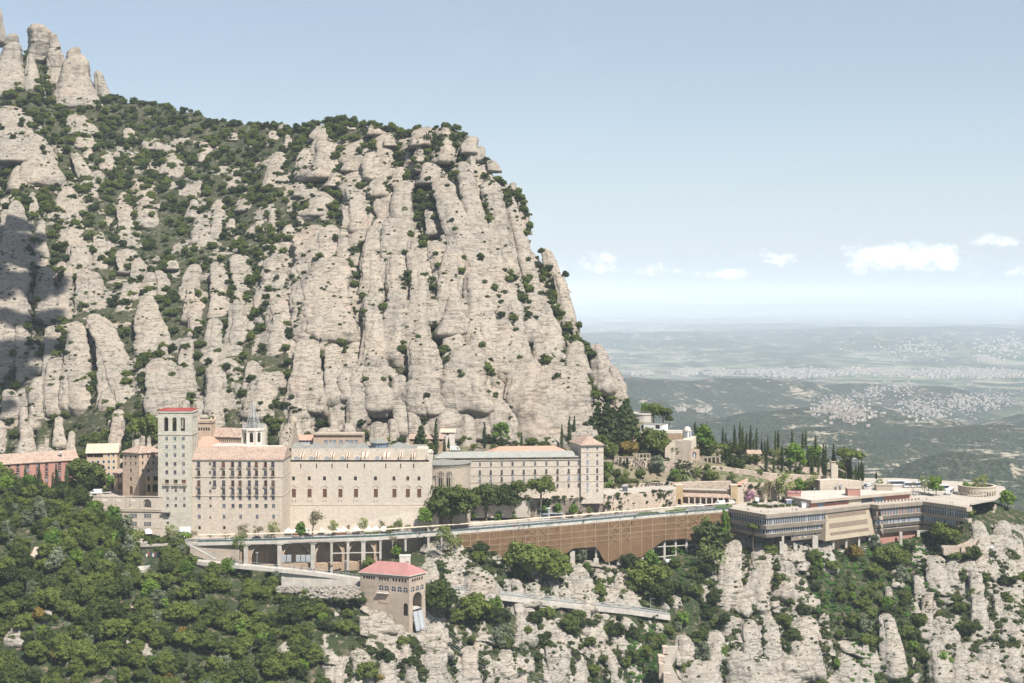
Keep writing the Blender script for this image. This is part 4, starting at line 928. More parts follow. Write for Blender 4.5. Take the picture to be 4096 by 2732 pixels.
for x in (292,453,612,773,950,1172,1325,1455):            # sloping buttresses with a narrow dark brown strip down slope and front
 u,z = wc.uv(zx(x),1600 + 545 * .3826); wd = 1.7 if x in (950,1172) else .9; mb = MB(); p = wc.at(u,0,0)
 y0 = p.y - 5.3
 mb.face([(p.x - wd,p.y,zn - 1),(p.x - wd,y0,zn - 1),(p.x - wd,y0,zn + 1.6),(p.x - wd,p.y,z)]); mb.face([(p.x + wd,y0,zn - 1),(p.x + wd,p.y,zn - 1),(p.x + wd,p.y,z),(p.x + wd,y0,zn + 1.6)])
 mb.face([(p.x - wd,y0,zn - 1),(p.x + wd,y0,zn - 1),(p.x + wd,y0,zn + 1.6),(p.x - wd,y0,zn + 1.6)])
 mb.face([(p.x - wd,y0,zn + 1.6),(p.x + wd,y0,zn + 1.6),(p.x + wd,p.y,z),(p.x - wd,p.y,z)])
 mb.face([(p.x - .25,y0 - .03,zn + .2),(p.x + .25,y0 - .03,zn + .2),(p.x + .25,y0 - .03,zn + 1.65),(p.x - .25,y0 - .03,zn + 1.65)],1)
 mb.face([(p.x - .28,y0 - .02,zn + 1.65),(p.x + .28,y0 - .02,zn + 1.65),(p.x + .28,p.y,z + .05),(p.x - .28,p.y,z + .05)],1)
 mb.build('buttress',[M['limestone2'],M['woodbrown']],t)
mb = MB(); q = [P(1155,1180,728),P(1664,1180,728),P(1705,1180,733),P(1705,1180,745),P(1155,1180,748)]
zr = zc - .4; mb.prism([(p.x,p.y) for p in q],zr - .3,zr)
for x in (200,404,565,728,893,1280):
 cx = zx(x); w2 = 33 if x < 1200 else 50; a = P(cx - w2,1180,729); b = P(cx + w2,1180,729); m_ = (a + b) / 2; yb = 744; h = zat(1600 + 452 * .3826,735) - zr + .6
 m_.y = 736; ap = (m_.x,m_.y,zr + h)
 for (p,r) in (((a.x,728.4),(b.x,728.4)),((b.x,728.4),(b.x,yb)),((b.x,yb),(a.x,yb)),((a.x,yb),(a.x,728.4))): mb.face([(p[0],p[1],zr + .01),(r[0],r[1],zr + .01),ap])
mb.build('roof',M['zinc'],t)
p = P(1518,1180,736); zl = zat(1783,736); mb = MB()
mb.lathe((p.x,p.y,zl - 2),[(5.4,0),(5.4,1.0),(4.6,1.4),(4.6,1.5)],10,0); mb.lathe((p.x,p.y,zl - .5),[(4.5,0),(4.5,2.2)],10,1); mb.lathe((p.x,p.y,zl + 1.7),[(5.2,-.1),(5.2,.2),(.1,2.3)],10,0)
for k in range(20): a = 2 * math.pi * k / 20; mb.bar((p.x + 4.55 * math.cos(a),p.y + 4.55 * math.sin(a),zl - .5),(p.x + 4.55 * math.cos(a),p.y + 4.55 * math.sin(a),zl + 1.7),.08,2)
mb.bar((p.x,p.y,zl + 4),(p.x,p.y,zl + 6.2),.08,2); mb.bar((p.x - .6,p.y,zl + 5.6),(p.x + .6,p.y,zl + 5.6),.08,2)
mb.build('lantern',[M['zinc'],M['glassblue'],M['iron']],t)
# scrolled gable seen edge-on at the left, with ball finials
mb = MB(); g = P(1158,1180,727); prof = []
pts = [(1161,1740),(1163,1722),(1170,1700),(1168,1692),(1166,1680)]
zz = [zat(y,727) for y in (1840,1790,1765,1748,1722,1700,1690)]; yy2 = [0,0.5,4,7,9,10,11]
for i in range(len(zz) - 1):
 mb.box(g.x - .8,g.x + .9,727 + yy2[i],727 + 26 - yy2[i],zz[i],zz[i + 1] - .003)
mb.lathe((g.x,740,zat(1700,730)),[(1.9,0),(2.1,1.2),(1.5,2.8),(.5,3.4),(.5,3.7)],10); mb.ball((g.x,740,zat(1677,730)),.95)
for (yo,zy) in ((728,1745),(733,1722)): mb.lathe((g.x,yo,zat(zy,728) - 1),[(.5,0),(.3,.6),(.5,1.0)],8); mb.ball((g.x,yo,zat(zy,728) + .6),.65)
p = P(1138,1785,722); mb.lathe((p.x,p.y,zat(1800,722)),[(.6,0),(.4,.8),(.5,1.0)],8); mb.ball((p.x,p.y,zat(1786,722)),.6)
mb.build('scrolled_gable',M['apsestone'],t)
mb = MB()
for (x,y) in ((1645 * .3826 + 1100,1600 + 545 * .3826),(1620 * .3826 + 1100,1600 + 553 * .3826),(1597 * .3826 + 1100,1600 + 580 * .3826)): p = P(x,y,724); mb.ball(p,.75); mb.bar((p.x,p.y,p.z - 3.5),(p.x,p.y,p.z - .6),.4,n=6)
q = P(1722,1180,722); mb.box(q.x - 1.6,q.x + .9,721.1,724,GZ,zat(1822,722)); mb.build('corner_turret',M['limestone2'],t)
q = P(1704,1180,727); mb = MB(); mb.box(P(1665,1180,727).x,q.x + .6,726.6,740,zn - 1,zat(1796,727)); mb.box(q.x + .61,q.x + 2.6,727,740,zn - 1,zat(1808,727)); mb.build('east_parapet',M['limestone2'],t)
# round apse and smaller apse, right end
def apse(cx,Y,rad,ytop,yroof,name,lab=None,windows=0):
 c = P(cx,1180,Y); zt = zat(ytop,Y - rad); mb = MB(); n = 20
 mb.lathe((c.x,c.y,GZ),[(rad,0),(rad,zt - GZ - 1.2),(rad + .35,zt - GZ - 1.0),(rad + .35,zt - GZ)],n,0,R(180),R(360));
 for k in range(1,30): a = R(180 + 6 * k); x,y = c.x + (rad + .2) * math.cos(a),c.y + (rad + .2) * math.sin(a); mb.bar((x,y,zt - 1.9),(x,y,zt - 1.05),.16,0)
 mb.lathe((c.x,c.y,zt),[(rad + .9,0),(rad + .9,.25),(.1,(zat(yroof,Y) - zt))],n,1,R(175),R(365))
 return c,zt,mb
c,zt,mb = apse(1772,738,14.2,1861,1836,'apse');
r14 = 14.2
mb.lathe((c.x,c.y,zat(1960,725)),[(r14 + .25,0),(r14 + .25,.4)],20,0,R(180),R(360))
mb.build('apse',[M['apsestone'],M['zinc']],t)
for px_,w_ in ((1768,1.6),(1799,1.6)):
 dx = (px_ - 1772) / F * 726; a = -math.acos(max(-1,min(1,dx / r14))); x,y = c.x + (r14 + .05) * math.cos(a),c.y + (r14 + .05) * math.sin(a)
 ux,uy = -math.sin(a),math.cos(a); mb = MB(); z1 = zat(1905,726); z2 = zat(1943,726)
 f = lambda u,z,o=0: (x + ux * u + math.cos(a) * o,y + uy * u + math.sin(a) * o,z)
 for s_ in (-.55,.55): mb.face([f(s_ - .35,z2,.02),f(s_ + .35,z2,.02),f(s_ + .35,z1 - .6,.02),f(s_ - .35,z1 - .6,.02)],1)
 for i in range(16):
  b0,b1 = math.pi * 2 * i / 16,math.pi * 2 * (i + 1) / 16
  mb.face([f(0,z1 + 1.2,.03),f(1.1 * math.cos(b0),z1 + 1.2 + 1.1 * math.sin(b0),.03),f(1.1 * math.cos(b1),z1 + 1.2 + 1.1 * math.sin(b1),.03)],1)
  mb.bar(f(1.25 * math.cos(b0),z1 + 1.2 + 1.25 * math.sin(b0),.12),f(1.25 * math.cos(b1),z1 + 1.2 + 1.25 * math.sin(b1),.12),.16,0)
  if i % 2 == 0: mb.bar(f(0,z1 + 1.2,.08),f(1.1 * math.cos(b0),z1 + 1.2 + 1.1 * math.sin(b0),.08),.07,0)
 for i in range(10):
  b0,b1 = math.pi * i / 10,math.pi * (i + 1) / 10; mb.bar(f(2.1 * math.cos(b0),z1 + 1.0 + 2.1 * math.sin(b0),.15),f(2.1 * math.cos(b1),z1 + 1.0 + 2.1 * math.sin(b1),.15),.22,0)
 for s_ in (-2.1,2.1): mb.bar(f(s_,z2 - .5,.15),f(s_,z1 + 1.0,.15),.22,0)
 for s_ in (-1.05,0,1.05): mb.bar(f(s_,z2,.1),f(s_,z1 - .3,.1),.1,0)
 mb.build('rose_window',[M['trim'],M['dark']],t)
c,zt,mb = apse(1737,731,6.8,1904,1893,'side_apse'); mb.build('side_apse',[M['apsestone'],M['zinc']],t)
# ================================================================== long guest wing with its end tower
A = P(1745,1180,760); B = P(2322,1180,766.5); A.z = B.z = 0
zb,ze = zat(1995,770) - 2,zat(1841,763)
t = empty('guest_wing',(A + B) / 2 + Vector((0,0,zb)),'long five-storey cream stone guest wing under a grey zinc roof with ochre attic','building')
U = (B - A).normalized(); Nn = Vector((-U.y,U.x,0)) * 14
wf = Wall(A,B,zb,ze); gx = lambda x: 1650 + x * .38282; gy = lambda y: 1600 + y * .38282
WX = [474,590,704,818,932,1045,1162,1281,1398,1515,1632,1735]
for ri,(y0_,y1_,h) in enumerate(((680,661,2.3),(765,744,2.5),(838,817,2.4),(915,893,2.1))):
 for i,x in enumerate(WX):
  if ri == 3 and 5 <= i < 9: continue
  f = (x - 474) / (1735 - 474); kd = (('sash','brown','sashb','brown')[ri] if (i * 7 + ri) % 5 else 'brown')
  window(wf,t,gx(x),gy(y0_ + (y1_ - y0_) * f),.95,h,kd,balc=(1.4,.35) if ri == 1 or ri == 2 else None)
mb = MB(); body([wf,Wall(B + Nn,A + Nn,zb,ze),Wall(A + Nn,A,zb,ze)],mb); mb.build('wall',M['wingstone'],t)
mb = MB()
for ya,yb_ in ((702,690),(797,776),(870,850)):
 za_,zb_ = wf.uv(gx(474),gy(ya))[1],wf.uv(gx(1735),gy(yb_))[1]; mb.obox(wf.at(wf.L / 2,(za_ + zb_) / 2,.08),wf.L,.2,.3,wf.rz)
mb.obox(wf.at(wf.L / 2,ze - .003,.15),wf.L + .4,.6,.35,wf.rz); mb.build('string_course',M['trim'],t)
za0 = ze + .35; za1 = zat(1829,764); A1,B1 = A - wf.N * 1.0,B - wf.N * 1.0
wa = Wall(A1,B1,za0,za1)
for i in range(13):
 x = 354 + i * (1722 - 354) / 12; u,_ = wa.uv(gx(x),gy(600)); window(wa,t,0,0,2.5,1.25,'brown' if i % 3 else 'sashb',uv=(u,(za0 + za1) / 2),name='attic_window')
mb = MB(); body([wa],mb); mb.build('attic',M['orange'],t)
mb = MB(); gable_roof(mb,A1,B1,12,za1,2.6,.9,hip=5); mb.build('roof',M['zinclight'],t)
mb = MB(); p = P(1790,1180,768); mb.box(p.x - .8,p.x + .8,768,769.5,za1 + 1,za1 + 3.6); mb.prism([(p.x - 1,767.8),(p.x + 1,767.8),(p.x + 1,769.7),(p.x - 1,769.7)],za1 + 3.6,za1 + 4.6,poly1=[(p.x - .1,768.6),(p.x + .1,768.6),(p.x + .1,768.9),(p.x - .1,768.9)]); mb.build('chimney',M['tanstone'],t)
# end tower
A = P(2324,1180,765.2); B = P(2414,1180,766.5); zt = zat(1780,765); A.z = B.z = 0; Nn = P(2279,1180,784) - A; Nn.z = 0
t = empty('guest_wing_tower',(A + B) / 2 + Vector((0,0,zb)),'square stone end tower with hipped tile roof at the right end of the guest wing','tower')
wf,wl,wr = Wall(A,B,zb,zt),Wall(A + Nn,A,zb,zt),Wall(B,B + Nn,zb,zt)
for y,h in ((505,1.6),(577,1.6),(655,2.6),(740,2.7),(815,2.6),(889,2.2),(946,1.5)):
 for x in (1827,1930): window(wf,t,gx(x),gy(y),.95,h,('brown','sashb','sash')[(x + y) % 3])
for k in range(5): window(wl,t,0,0,.8,2.4,'slit',arch=True,uv=(wl.L * (.2 + k * .12),zt - 3.4))
mb = MB(); body([wf,wl,wr,Wall(B + Nn,A + Nn,zb,zt)],mb); mb.build('wall',M['wingstone'],t)
mb = MB()
for y in (547,688,774,851): mb.obox(wf.at(wf.L / 2,wf.uv(gx(1880),gy(y))[1],.08),wf.L,.2,.3,wf.rz)
mb.build('string_course',M['trim'],t)
mb = MB(); c4 = [A,B,B + Nn,A + Nn]; cc4 = (A + B + Nn) / 2 + Vector((0,0,0)); cc4 = (A + B) / 2 + Nn / 2; o4 = [v + (v - cc4).normalized() * 1.1 for v in c4]; r4 = [cc4 - Nn * .16,cc4 + Nn * .16]; f4 = lambda v,z: (v.x,v.y,z)
for i in range(4): mb.face([f4(o4[i],zt),f4(o4[(i + 1) % 4],zt)] + ([f4(r4[0],zt + 4.4)] if i == 0 else [f4(r4[1],zt + 4.4),f4(r4[0],zt + 4.4)] if i == 1 else [f4(r4[1],zt + 4.4)] if i == 2 else [f4(r4[0],zt + 4.4),f4(r4[1],zt + 4.4)])); mb.face([f4(o4[i],zt - .3),f4(o4[(i + 1) % 4],zt - .3),f4(o4[(i + 1) % 4],zt),f4(o4[i],zt)])
mb.face([f4(v,zt - .3) for v in reversed(o4)]); mb.build('roof',M['rooftile'],t)
# rear wing with salmon roof
t = empty('rear_wing',P(2110,1815,790),'low rear wing showing only its salmon hipped roof above the zinc roof','building')
A,B,C_,D_ = rect_plan(1952,785,2280,792,16); mb = MB(); zt = zat(1818,786); mb.prism([(p.x,p.y) for p in (A,B,C_,D_)],-106,zt); mb.build('wall',M['wingstone'],t)
mb = MB(); gable_roof(mb,A,B,16,zt + .01,3.6,.5,hip=8); mb.build('roof',M['roofsalmon'],t)
# ================================================================== arcaded gallery building, left of the tower
A = P(372,1180,700); B = P(651,1180,697.5); A.z = B.z = 0; zt = zat(1990,698); z1 = zat(2050,698)
t = empty('gallery_building',(A + B) / 2 + Vector((0,0,GZ)),'cream stone gallery building with four open arches above triple windows and big ground arches','building')
wf = Wall(A,B,GZ,zt); wr = Wall(B,B + Vector((0,14,0)),GZ,zt); ix = lambda x: x / 2.1373; iy = lambda y: 1500 + y / 2.1373
for x in (893,1013,1137,1258): u,_ = wf.uv(ix(x),2010); a = wf.hole(u,zat(iy(1098),698),4.0,4.2,True,.9)
for y in (1205,1276):
 for x in (894,1015,1138,1261):
  if y == 1276 and x == 894: continue
  for d in (-21,0,21): window(wf,t,ix(x + d),iy(y),1.0,2.05,'sash')
for x in (1036,1152,1265): u,_ = wf.uv(ix(x),2010); wf.hole(u,zat(iy(1368),698),4.6,4.6,True,1.5)
mb = MB(); body([wf,wr,Wall(A + Vector((0,14,0)),A,GZ,zt)],mb); mb.build('wall',M['limestone'],t)
mb = MB()
for y,o,h in ((1041,.35,.4),(1152,.25,.3),(1167,.45,.45),(1308,.1,.2)): mb.obox(wf.at(wf.L / 2,zat(iy(y),698),o / 2),wf.L + o,o,h,wf.rz)
for x in (960,1080,1200): u,_ = wf.uv(ix(x),2010); mb.obox(wf.at(u,z1 + 1,.1),.7,.2,zt - z1 - 1.3,wf.rz)
mb.build('cornice',M['trim'],t)
mb = MB(); mb.box(A.x,B.x,A.y + .95,A.y + 14,z1 - .4,z1); mb.box(A.x,B.x,A.y + 2.2,A.y + 2.4,GZ,z1 - 2); mb.build('terrace_floor',M['paving'],t)
for x in (1152,1265,1036):
 u,_ = wf.uv(ix(x),2010); p = wf.at(u,GZ + 3.6,-.6); mb = MB()
 mb.lathe((p.x,p.y,p.z),[(2.2,-1.6),(1.9,-.4),(1.0,.6),(.1,.95)],10,0,R(180),R(360)); mb.build('awning',M['tent'],t)
# upper square
flat("monastery_square",[P(300,1180,712),P(652,1180,712),P(652,1180,725),P(640,1180,760),P(260,1180,765),P(120,1180,765)],-103.2,16,M['paving'])
# tan buildings behind the gallery building
kx = ix; ky = iy
def block(name,lab,cat,pxL,YL,pxR,YR,dep,zb,ytop,wall,roof,rise,hip=4,over=.7):
 A = P(pxL,1180,YL); B = P(pxR,1180,YR); A.z = B.z = 0; U = (B - A).normalized(); Nn = Vector((-U.y,U.x,0)) * dep; zt = zat(ytop,(YL + YR) / 2)
 t = empty(name,(A + B) / 2 + Vector((0,0,zb)),lab,cat)
 ws = [Wall(A,B,zb,zt),Wall(B,B + Nn,zb,zt),Wall(B + Nn,A + Nn,zb,zt),Wall(A + Nn,A,zb,zt)]
 def fin():
  mb = MB(); body(ws,mb)
  mb.build('wall',M[wall],t)
  if rise > 0: mb = MB(); gable_roof(mb,A,B,dep,zt + .01,rise,over,hip=hip); mb.build('roof',M[roof],t)
  else: mb = MB(); mb.prism([(p.x,p.y) for p in (A,B,B + Nn,A + Nn)],zt,zt + .25); mb.build('roof',M[roof],t)
 return t,ws,fin,zt
t,ws,fin,zt = block('old_guesthouse','tan stone guesthouse with arched door and shallow red tiled roof left of the tower','building',kx(1050),728,kx(1190),723,16,-103.3,ky(662),'brownstone','rooftile',2.6,3)
for y in (702,756):
 for x in (1072,1116,1159): window(ws[0],t,kx(x),ky(y),.75,1.5,'brown')
window(ws[0],t,kx(1118),ky(816),.9,1.8,'brown'); window(ws[0],t,kx(1118),ky(887),1.0,1.9,'slit',arch=True)
window(ws[0],t,kx(1121),ky(985),1.7,4.1,'shut',arch=True,name='door'); fin()
t,ws,fin,zt = block('stone_guesthouse_wing','brick-brown guesthouse wing between the arched-door house and the tower','building',kx(1191),723,kx(1362),728,14,-103.3,ky(662),'brownstone','rooftile',2.6,3)
for y in (697,752):
 for x in (1219,1266,1312,1350): window(ws[0],t,kx(x),ky(y),.75,1.5,'brown')
for x in (1219,1268,1302,1350): window(ws[0],t,kx(x),ky(816),.8,1.5,'brown')
fin()
t,ws,fin,zt = block('arched_porch','small two-storey arcaded porch with tiled roof in front of the brown guesthouse','building',kx(1248),715,kx(1362),715,8,-103.3,ky(858),'ochre','rooftile',2.2,2)
for x in (1270,1322,1341): window(ws[0],t,kx(x),ky(884),1.0,2.1,'slit',arch=True)
for x in (1272,1318,1345): window(ws[0],t,kx(x),ky(968),1.3,3.6,'slit',arch=True)
fin()
t,ws,fin,zt = block('yellow_hotel','five-storey pale yellow hotel with white framed windows and pale roof','hotel',kx(742),765,kx(1003),768,15,-103.3,ky(664),'yellow','rooftile_pale',4.2,0)
for x in (759,785,815,841,867): window(ws[0],t,kx(x),ky(689),1.45,1.9,'slit')
for x in (929,970): window(ws[0],t,kx(x),ky(685),.85,1.5,'framed')
for y in (745,796,851):
 for i,x in enumerate((793,839,886,930,972)): window(ws[0],t,kx(x),ky(y - i * 1.2),.95,1.4,'framed')
for x in (845,880): window(ws[0],t,kx(x),ky(930),1.3,2.4,'framed')
for x in (680,700): window(ws[3],t,0,0,.9,1.4,'framed',uv=(ws[3].L * (x - 660) / 60,zt - 2.4))
fin()
t,ws,fin,zt = block('link_porch','little tiled gallery with red double door between yellow hotel and brown guesthouse','building',kx(975),742,kx(1050),738,8,-103.3,ky(838),'tanstone','rooftile',1.8,0)
for x in (1012,1030): window(ws[0],t,kx(x),ky(862),.9,1.6,'slit',arch=True)
window(ws[0],t,kx(1026),ky(950),2.9,3.4,'shut',arch=True,name='door'); fin()
t,ws,fin,zt = block('pink_hotel','long pink rendered hotel with flower-box balconies behind pencil cypresses','hotel',-70,738,kx(668),765,15,-104.5,ky(748),'pink','rooftile',4.6,0)
for ci,x in enumerate((8,77,152,236,322,398,508,592,660)):
 for ri in range(6):
  y = 783 + ri * 44 - (x * .045);
  if x < 100 and ri > 3: continue
  window(ws[0],t,kx(x),ky(y),1.15,1.5,'sashb' if (ci + ri) % 4 == 0 else 'brown',balc=(1.9,.5) if (ri + ci) % 2 == 0 or x > 140 else None)
fin()
for x,y in ((198,672),(521,675)):
 p = P(kx(x),ky(y + 12),762); t = empty('satellite_dish',p,'white satellite dish on the pink hotel roof, ' + ('left one' if x < 300 else 'right one'),'dish')
 MB().lathe(p,[(.1,.9),(.7,1.1),(1.2,1.6)],12).build('dish',M['white'],t); MB().bar(p - Vector((0,0,1)),p + Vector((0,0,.95)),.1).build('mast',M['steel'],t)
# brick chapter house with creeper and the small red-roof kitchen behind the basilica
t,ws,fin,zt = block('creeper_house','grey flat-roofed house overgrown with bare creeper behind the basilica roof','building',1253,760,1450,760,12,-98,1738,'brownstone','concrete',0)
ws[0].z0 = -98
for x in (529,580,622,687,753,797,845): window(ws[0],t,zx(x),1600 + 436 * .3826,1.7 if x not in (580,622) else 1.3,1.7,'sashb')
fin()
mb = MB(); a,b = P(1253,1736,759),P(1452,1734,759); mb.obox((a + b) / 2,(b - a).length + 1,.5,.5,0); mb.build('coping',M['trim'],t)
t,ws,fin,zt = block('glazed_kitchen','small white glazed annexe with orange tiled roof beside the scrolled gable','building',1183,764,1250,764,10,-98,1760,'white','roofsalmon',2.4,0,.4)
for x in (265,300,335,370): window(ws[0],t,zx(x),1600 + 433 * .3826,1.3,1.7,'sashb')
fin()
t,ws,fin,zt = block('tiled_outbuilding','low tiled outbuilding behind the basilica end, by a pencil cypress','building',1638,800,1777,800,8,-97,1755,'tanstone','rooftile',2.2,0,.5)
for x in (1430,1475,1560,1640,1735): window(ws[0],t,zx(x),1600 + 418 * .3826,1.2,1.5,'brown')
fin()
t,ws,fin,zt = block('small_shed','small pale shed with shutters under the cliff foot','shed',1764,808,1818,808,7,-92,1729,'whitetrim','rooftile_pale',1.8,0,.5)
for x in (1770,1800): window(ws[0],t,zx(x),1600 + 354 * .3826,1.6,1.4,'framed')
fin()
t,ws,fin,zt = block('tile_roof_hut','tiled hut half hidden by trees on the wooded slope, left foreground','hut',520,612,578,609,7,-141,2432,'tanstone','rooftile',3.0,0,.6)
fin()
# ================================================================== viaduct along the promenade: deck edge, railing, canopy, arches, columns
ep = [(790,2171),(1100,2164),(1500,2150),(1900,2122),(2300,2090),(2640,2060),(2925,2038)]
EP = [G(x,y,GZ) for x,y in ep]
def along(pts,step):                    # points every step metres along a polyline, with direction
 out = []; carry = 0
 for a,b in zip(pts[:-1],pts[1:]):
  L = (b - a).length; d = (b - a) / L; s_ = carry
  while s_ < L: out.append((a + d * s_,d)); s_ += step
  carry = s_ - L
 return out
def strip(mb,pts,o0,o1,z0,z1,m=0):     # a band following the polyline between two side offsets (positive = towards the camera)
 n = []
 for i,p in enumerate(pts):
  d = (pts[min(i + 1,len(pts) - 1)] - pts[max(i - 1,0)]); d.z = 0; d.normalize(); n.append(Vector((d.y,-d.x,0)))
 zz0 = z0 if callable(z0) else (lambda p: z0); zz1 = z1 if callable(z1) else (lambda p: z1)
 for i in range(len(pts) - 1):
  a0,a1 = pts[i] + n[i] * o0,pts[i] + n[i] * o1; b0,b1 = pts[i + 1] + n[i + 1] * o0,pts[i + 1] + n[i + 1] * o1
  q = lambda v,z: (v.x,v.y,z)
  za,zb,zc,zd = zz0(pts[i]),zz1(pts[i]),zz0(pts[i + 1]),zz1(pts[i + 1])
  mb.face([q(a1,za),q(b1,zc),q(b1,zd),q(a1,zb)],m); mb.face([q(b0,zc),q(a0,za),q(a0,zb),q(b0,zd)],m)
  mb.face([q(a0,zb),q(a1,zb),q(b1,zd),q(b0,zd)],m); mb.face([q(a1,za),q(a0,za),q(b0,zc),q(b1,zc)],m)
  if i == 0: mb.face([q(a0,za),q(a1,za),q(a1,zb),q(a0,zb)],m)
  if i == len(pts) - 2: mb.face([q(b1,zc),q(b0,zc),q(b0,zd),q(b1,zd)],m)
 return mb
flat0 = lambda P_: Vector((P_.x,P_.y,0))
E0 = [flat0(p) for p in EP]
mid = [P(x,1180,1) for x in ()]
vi = empty('viaduct',(E0[3].x,E0[3].y,GZ - 6),'long curving promenade viaduct with stone arches and concrete columns under its deck','viaduct')
mb = MB(); strip(mb,E0,-8,.25,GZ - 1.6,GZ - 1.02); strip(mb,E0,.02,.55,GZ - 1.3,GZ + .25)
mb.build('deck_edge',M['concrete2'],vi)
mb = MB(); strip(mb,E0,-.15,-.05,GZ + .15,GZ + 1.2,0); mb.build('glass_parapet',mat('green_tinted_panel',(0.07,0.12,0.115),0.6)[0],vi)
mb = MB(); strip(mb,E0,.02,.12,GZ + 1.2,GZ + 1.3)
for p,d in along(E0,3.0): mb.bar((p.x,p.y,GZ),(p.x,p.y,GZ + 1.25),.06)
mb.build('railing',M['steel'],vi)
cn_ = empty('walkway_canopy',(E0[2].x,E0[2].y,GZ),'thin cream canopy strip on slim dark green posts along the promenade railing','canopy')
Cs = [G(x,y,GZ) for x,y in ((795,2169),(1100,2162),(1500,2148),(1900,2120),(2300,2088),(2640,2058),(2948,2035))]; Cs = [flat0(p) for p in Cs]
mb = MB(); strip(mb,Cs,-2.4,.0,lambda p: GZ + 3.25,lambda p: GZ + 3.42); mb.build('canopy_roof',M['cream'],cn_)
mb = MB()
for p,d in along(Cs,6.5):
 n_ = Vector((d.y,-d.x,0)) * -1.2
 for e_ in (-.45,.45): q = p + n_ + d * e_; mb.bar((q.x,q.y,GZ),(q.x,q.y,GZ + 3.25),.075)
mb.build('post',M['greenpost'],cn_)
# retaining wall with arches
def poly_wall(pts,z0,z1): return [Wall(a,b,z0,z1) for a,b in zip(pts[:-1],pts[1:])]
wp = [P(958,1180,686.9),P(1505,1180,699.4)]; w_ = Wall(wp[0],wp[1],-135,GZ - 1.1)
for x,r in ((1057,6.0),(1185,6.0),(1316,6.2),(1446,6.0)):
 u,_ = w_.uv(x,2200); w_.hole(u,GZ - 2.0 - 5.0,r * 2,10.0,True,2.5)
mb = MB(); w_.mesh(mb); mb.build('arched_wall',M['tanstone'],vi)
mb = MB(); a,b = wp; mb.face([(a.x,a.y + 5.2,-136),(b.x,b.y + 5.2,-136),(b.x,b.y + 5.2,GZ - 1.1),(a.x,a.y + 5.2,GZ - 1.1)]); mb.build('inner_wall',M['brownstone'],vi)
mb = MB()
for x,r in ((1057,6.0),(1185,6.0),(1316,6.2),(1446,6.0)):
 u,_ = w_.uv(x,2200); zc = GZ - 2.0 - 6
 for i in range(12):
  a0,a1 = math.pi * i / 12,math.pi * (i + 1) / 12; mb.bar(w_.at(u + (r + .35) * math.cos(a0),zc + (r + .35) * math.sin(a0),.05),w_.at(u + (r + .35) * math.cos(a1),zc + (r + .35) * math.sin(a1),.05),.3)
mb.build('arch_ring',M['limestone'],vi)
# wall left of the arches, down to the slope
w2 = Wall(P(556,1180,678),P(958,1180,687),-133,GZ - 1.1); mb = MB(); w2.mesh(mb); mb.build('abutment_wall',M['concrete'],vi)
zof = lambda px,py,Y: zat(py,Y)
for x,yb,r,nm in ((987,2262,1.0,0),(1117,2275,1.0,0),(1250,2275,1.0,0),(1325,2272,.55,1),(1391,2280,.6,1),(1452,2235,.5,1),(1461,2235,.5,1),(1522,2230,.5,1),(1622,2180,.5,1),(1715,2182,.5,1),(1763,2190,.5,1),(1818,2200,.5,1)):
 e = [p for p,d in along(E0,1.0)]; b_ = min(e,key=lambda p: abs(PX((p.x,p.y,GZ))[0] - x)); q = Vector((b_.x,b_.y - .1,0))
 zb = zat(yb,q.y) - 3; mb = MB()
 mb.box(q.x - r,q.x + r,q.y - r * .7,q.y + r * .7,zb,GZ - 2.2); mb.prism([(q.x - r * 1.0,q.y - r * .7),(q.x + r * 1.0,q.y - r * .7),(q.x + r,q.y + r * .7),(q.x - r,q.y + r * .7)],GZ - 2.2,GZ - 1.62,poly1=[(q.x - r * 2,q.y - r),(q.x + r * 2,q.y - r),(q.x + r * 2,q.y + r),(q.x - r * 2,q.y + r)])
 mb.build('column',M['concrete2'],vi)
mb = MB()
for (x0,x1,y) in ((1325,1391,2213),(1391,1522,2211)): a,b = P(x0,y,688),P(x1,y - 1,691); mb.bar(a,b,.3)
mb.build('tie_beam',M['concrete2'],vi)
# ================================================================== scaffold wrapped in brown netting
nb = [(1832,2190),(1909,2189),(1970,2228),(2040,2226),(2110,2228),(2152,2202),(2187,2237),(2242,2234),(2289,2194),(2385,2187),(2420,2248),(2434,2248),(2490,2229),(2565,2229),(2654,2161),(2745,2154),(2790,2178),(2850,2200),(2925,2190)]
sc_ = empty('netted_scaffold',(E0[4].x,E0[4].y,GZ - 8),'long scaffold wrapped in brown debris netting hanging below the promenade deck','scaffold')
e = [p for p,d in along(E0,.5)]
def edge_at(x): return min(e,key=lambda p: abs(PX((p.x,p.y,GZ))[0] - x))
mb = MB(); NX = 150; NZ = 10; xs = np.linspace(1832,2925,NX); rows = []
for i,x in enumerate(xs):
 b_ = edge_at(x); yb = np.interp(x,[a[0] for a in nb],[a[1] for a in nb]); zb = zat(yb,b_.y - .6); zt_ = GZ - 1.0; colm = []
 for k in range(NZ + 1):
  f = k / NZ; z = zt_ + (zb - zt_) * f; wv = .10 * math.sin(i * .9 + k * .7) * math.sin(f * math.pi) + .05 * math.sin(i * .33 + f * 5)
  colm.append(Vector((b_.x,b_.y - .75 - wv,z)))
 rows.append(colm)
for i in range(NX - 1):
 for k in range(NZ): mb.face([rows[i][k + 1],rows[i + 1][k + 1],rows[i + 1][k],rows[i][k]])
mb.build('netting',M['net'],sc_,smooth=True)
mb = MB(); xl = [1880,1916,1957,2004,2052,2100,2146,2153,2195,2242,2289,2337,2385,2430,2475,2482,2520,2567,2613,2660,2707,2750,2790,2796,2840,2885]
for x in xl:
 i = int(np.argmin(abs(xs - x)))
 for k in range(NZ): mb.bar(rows[i][k] + Vector((0,-.12,0)),rows[i][k + 1] + Vector((0,-.12,0)),.2)
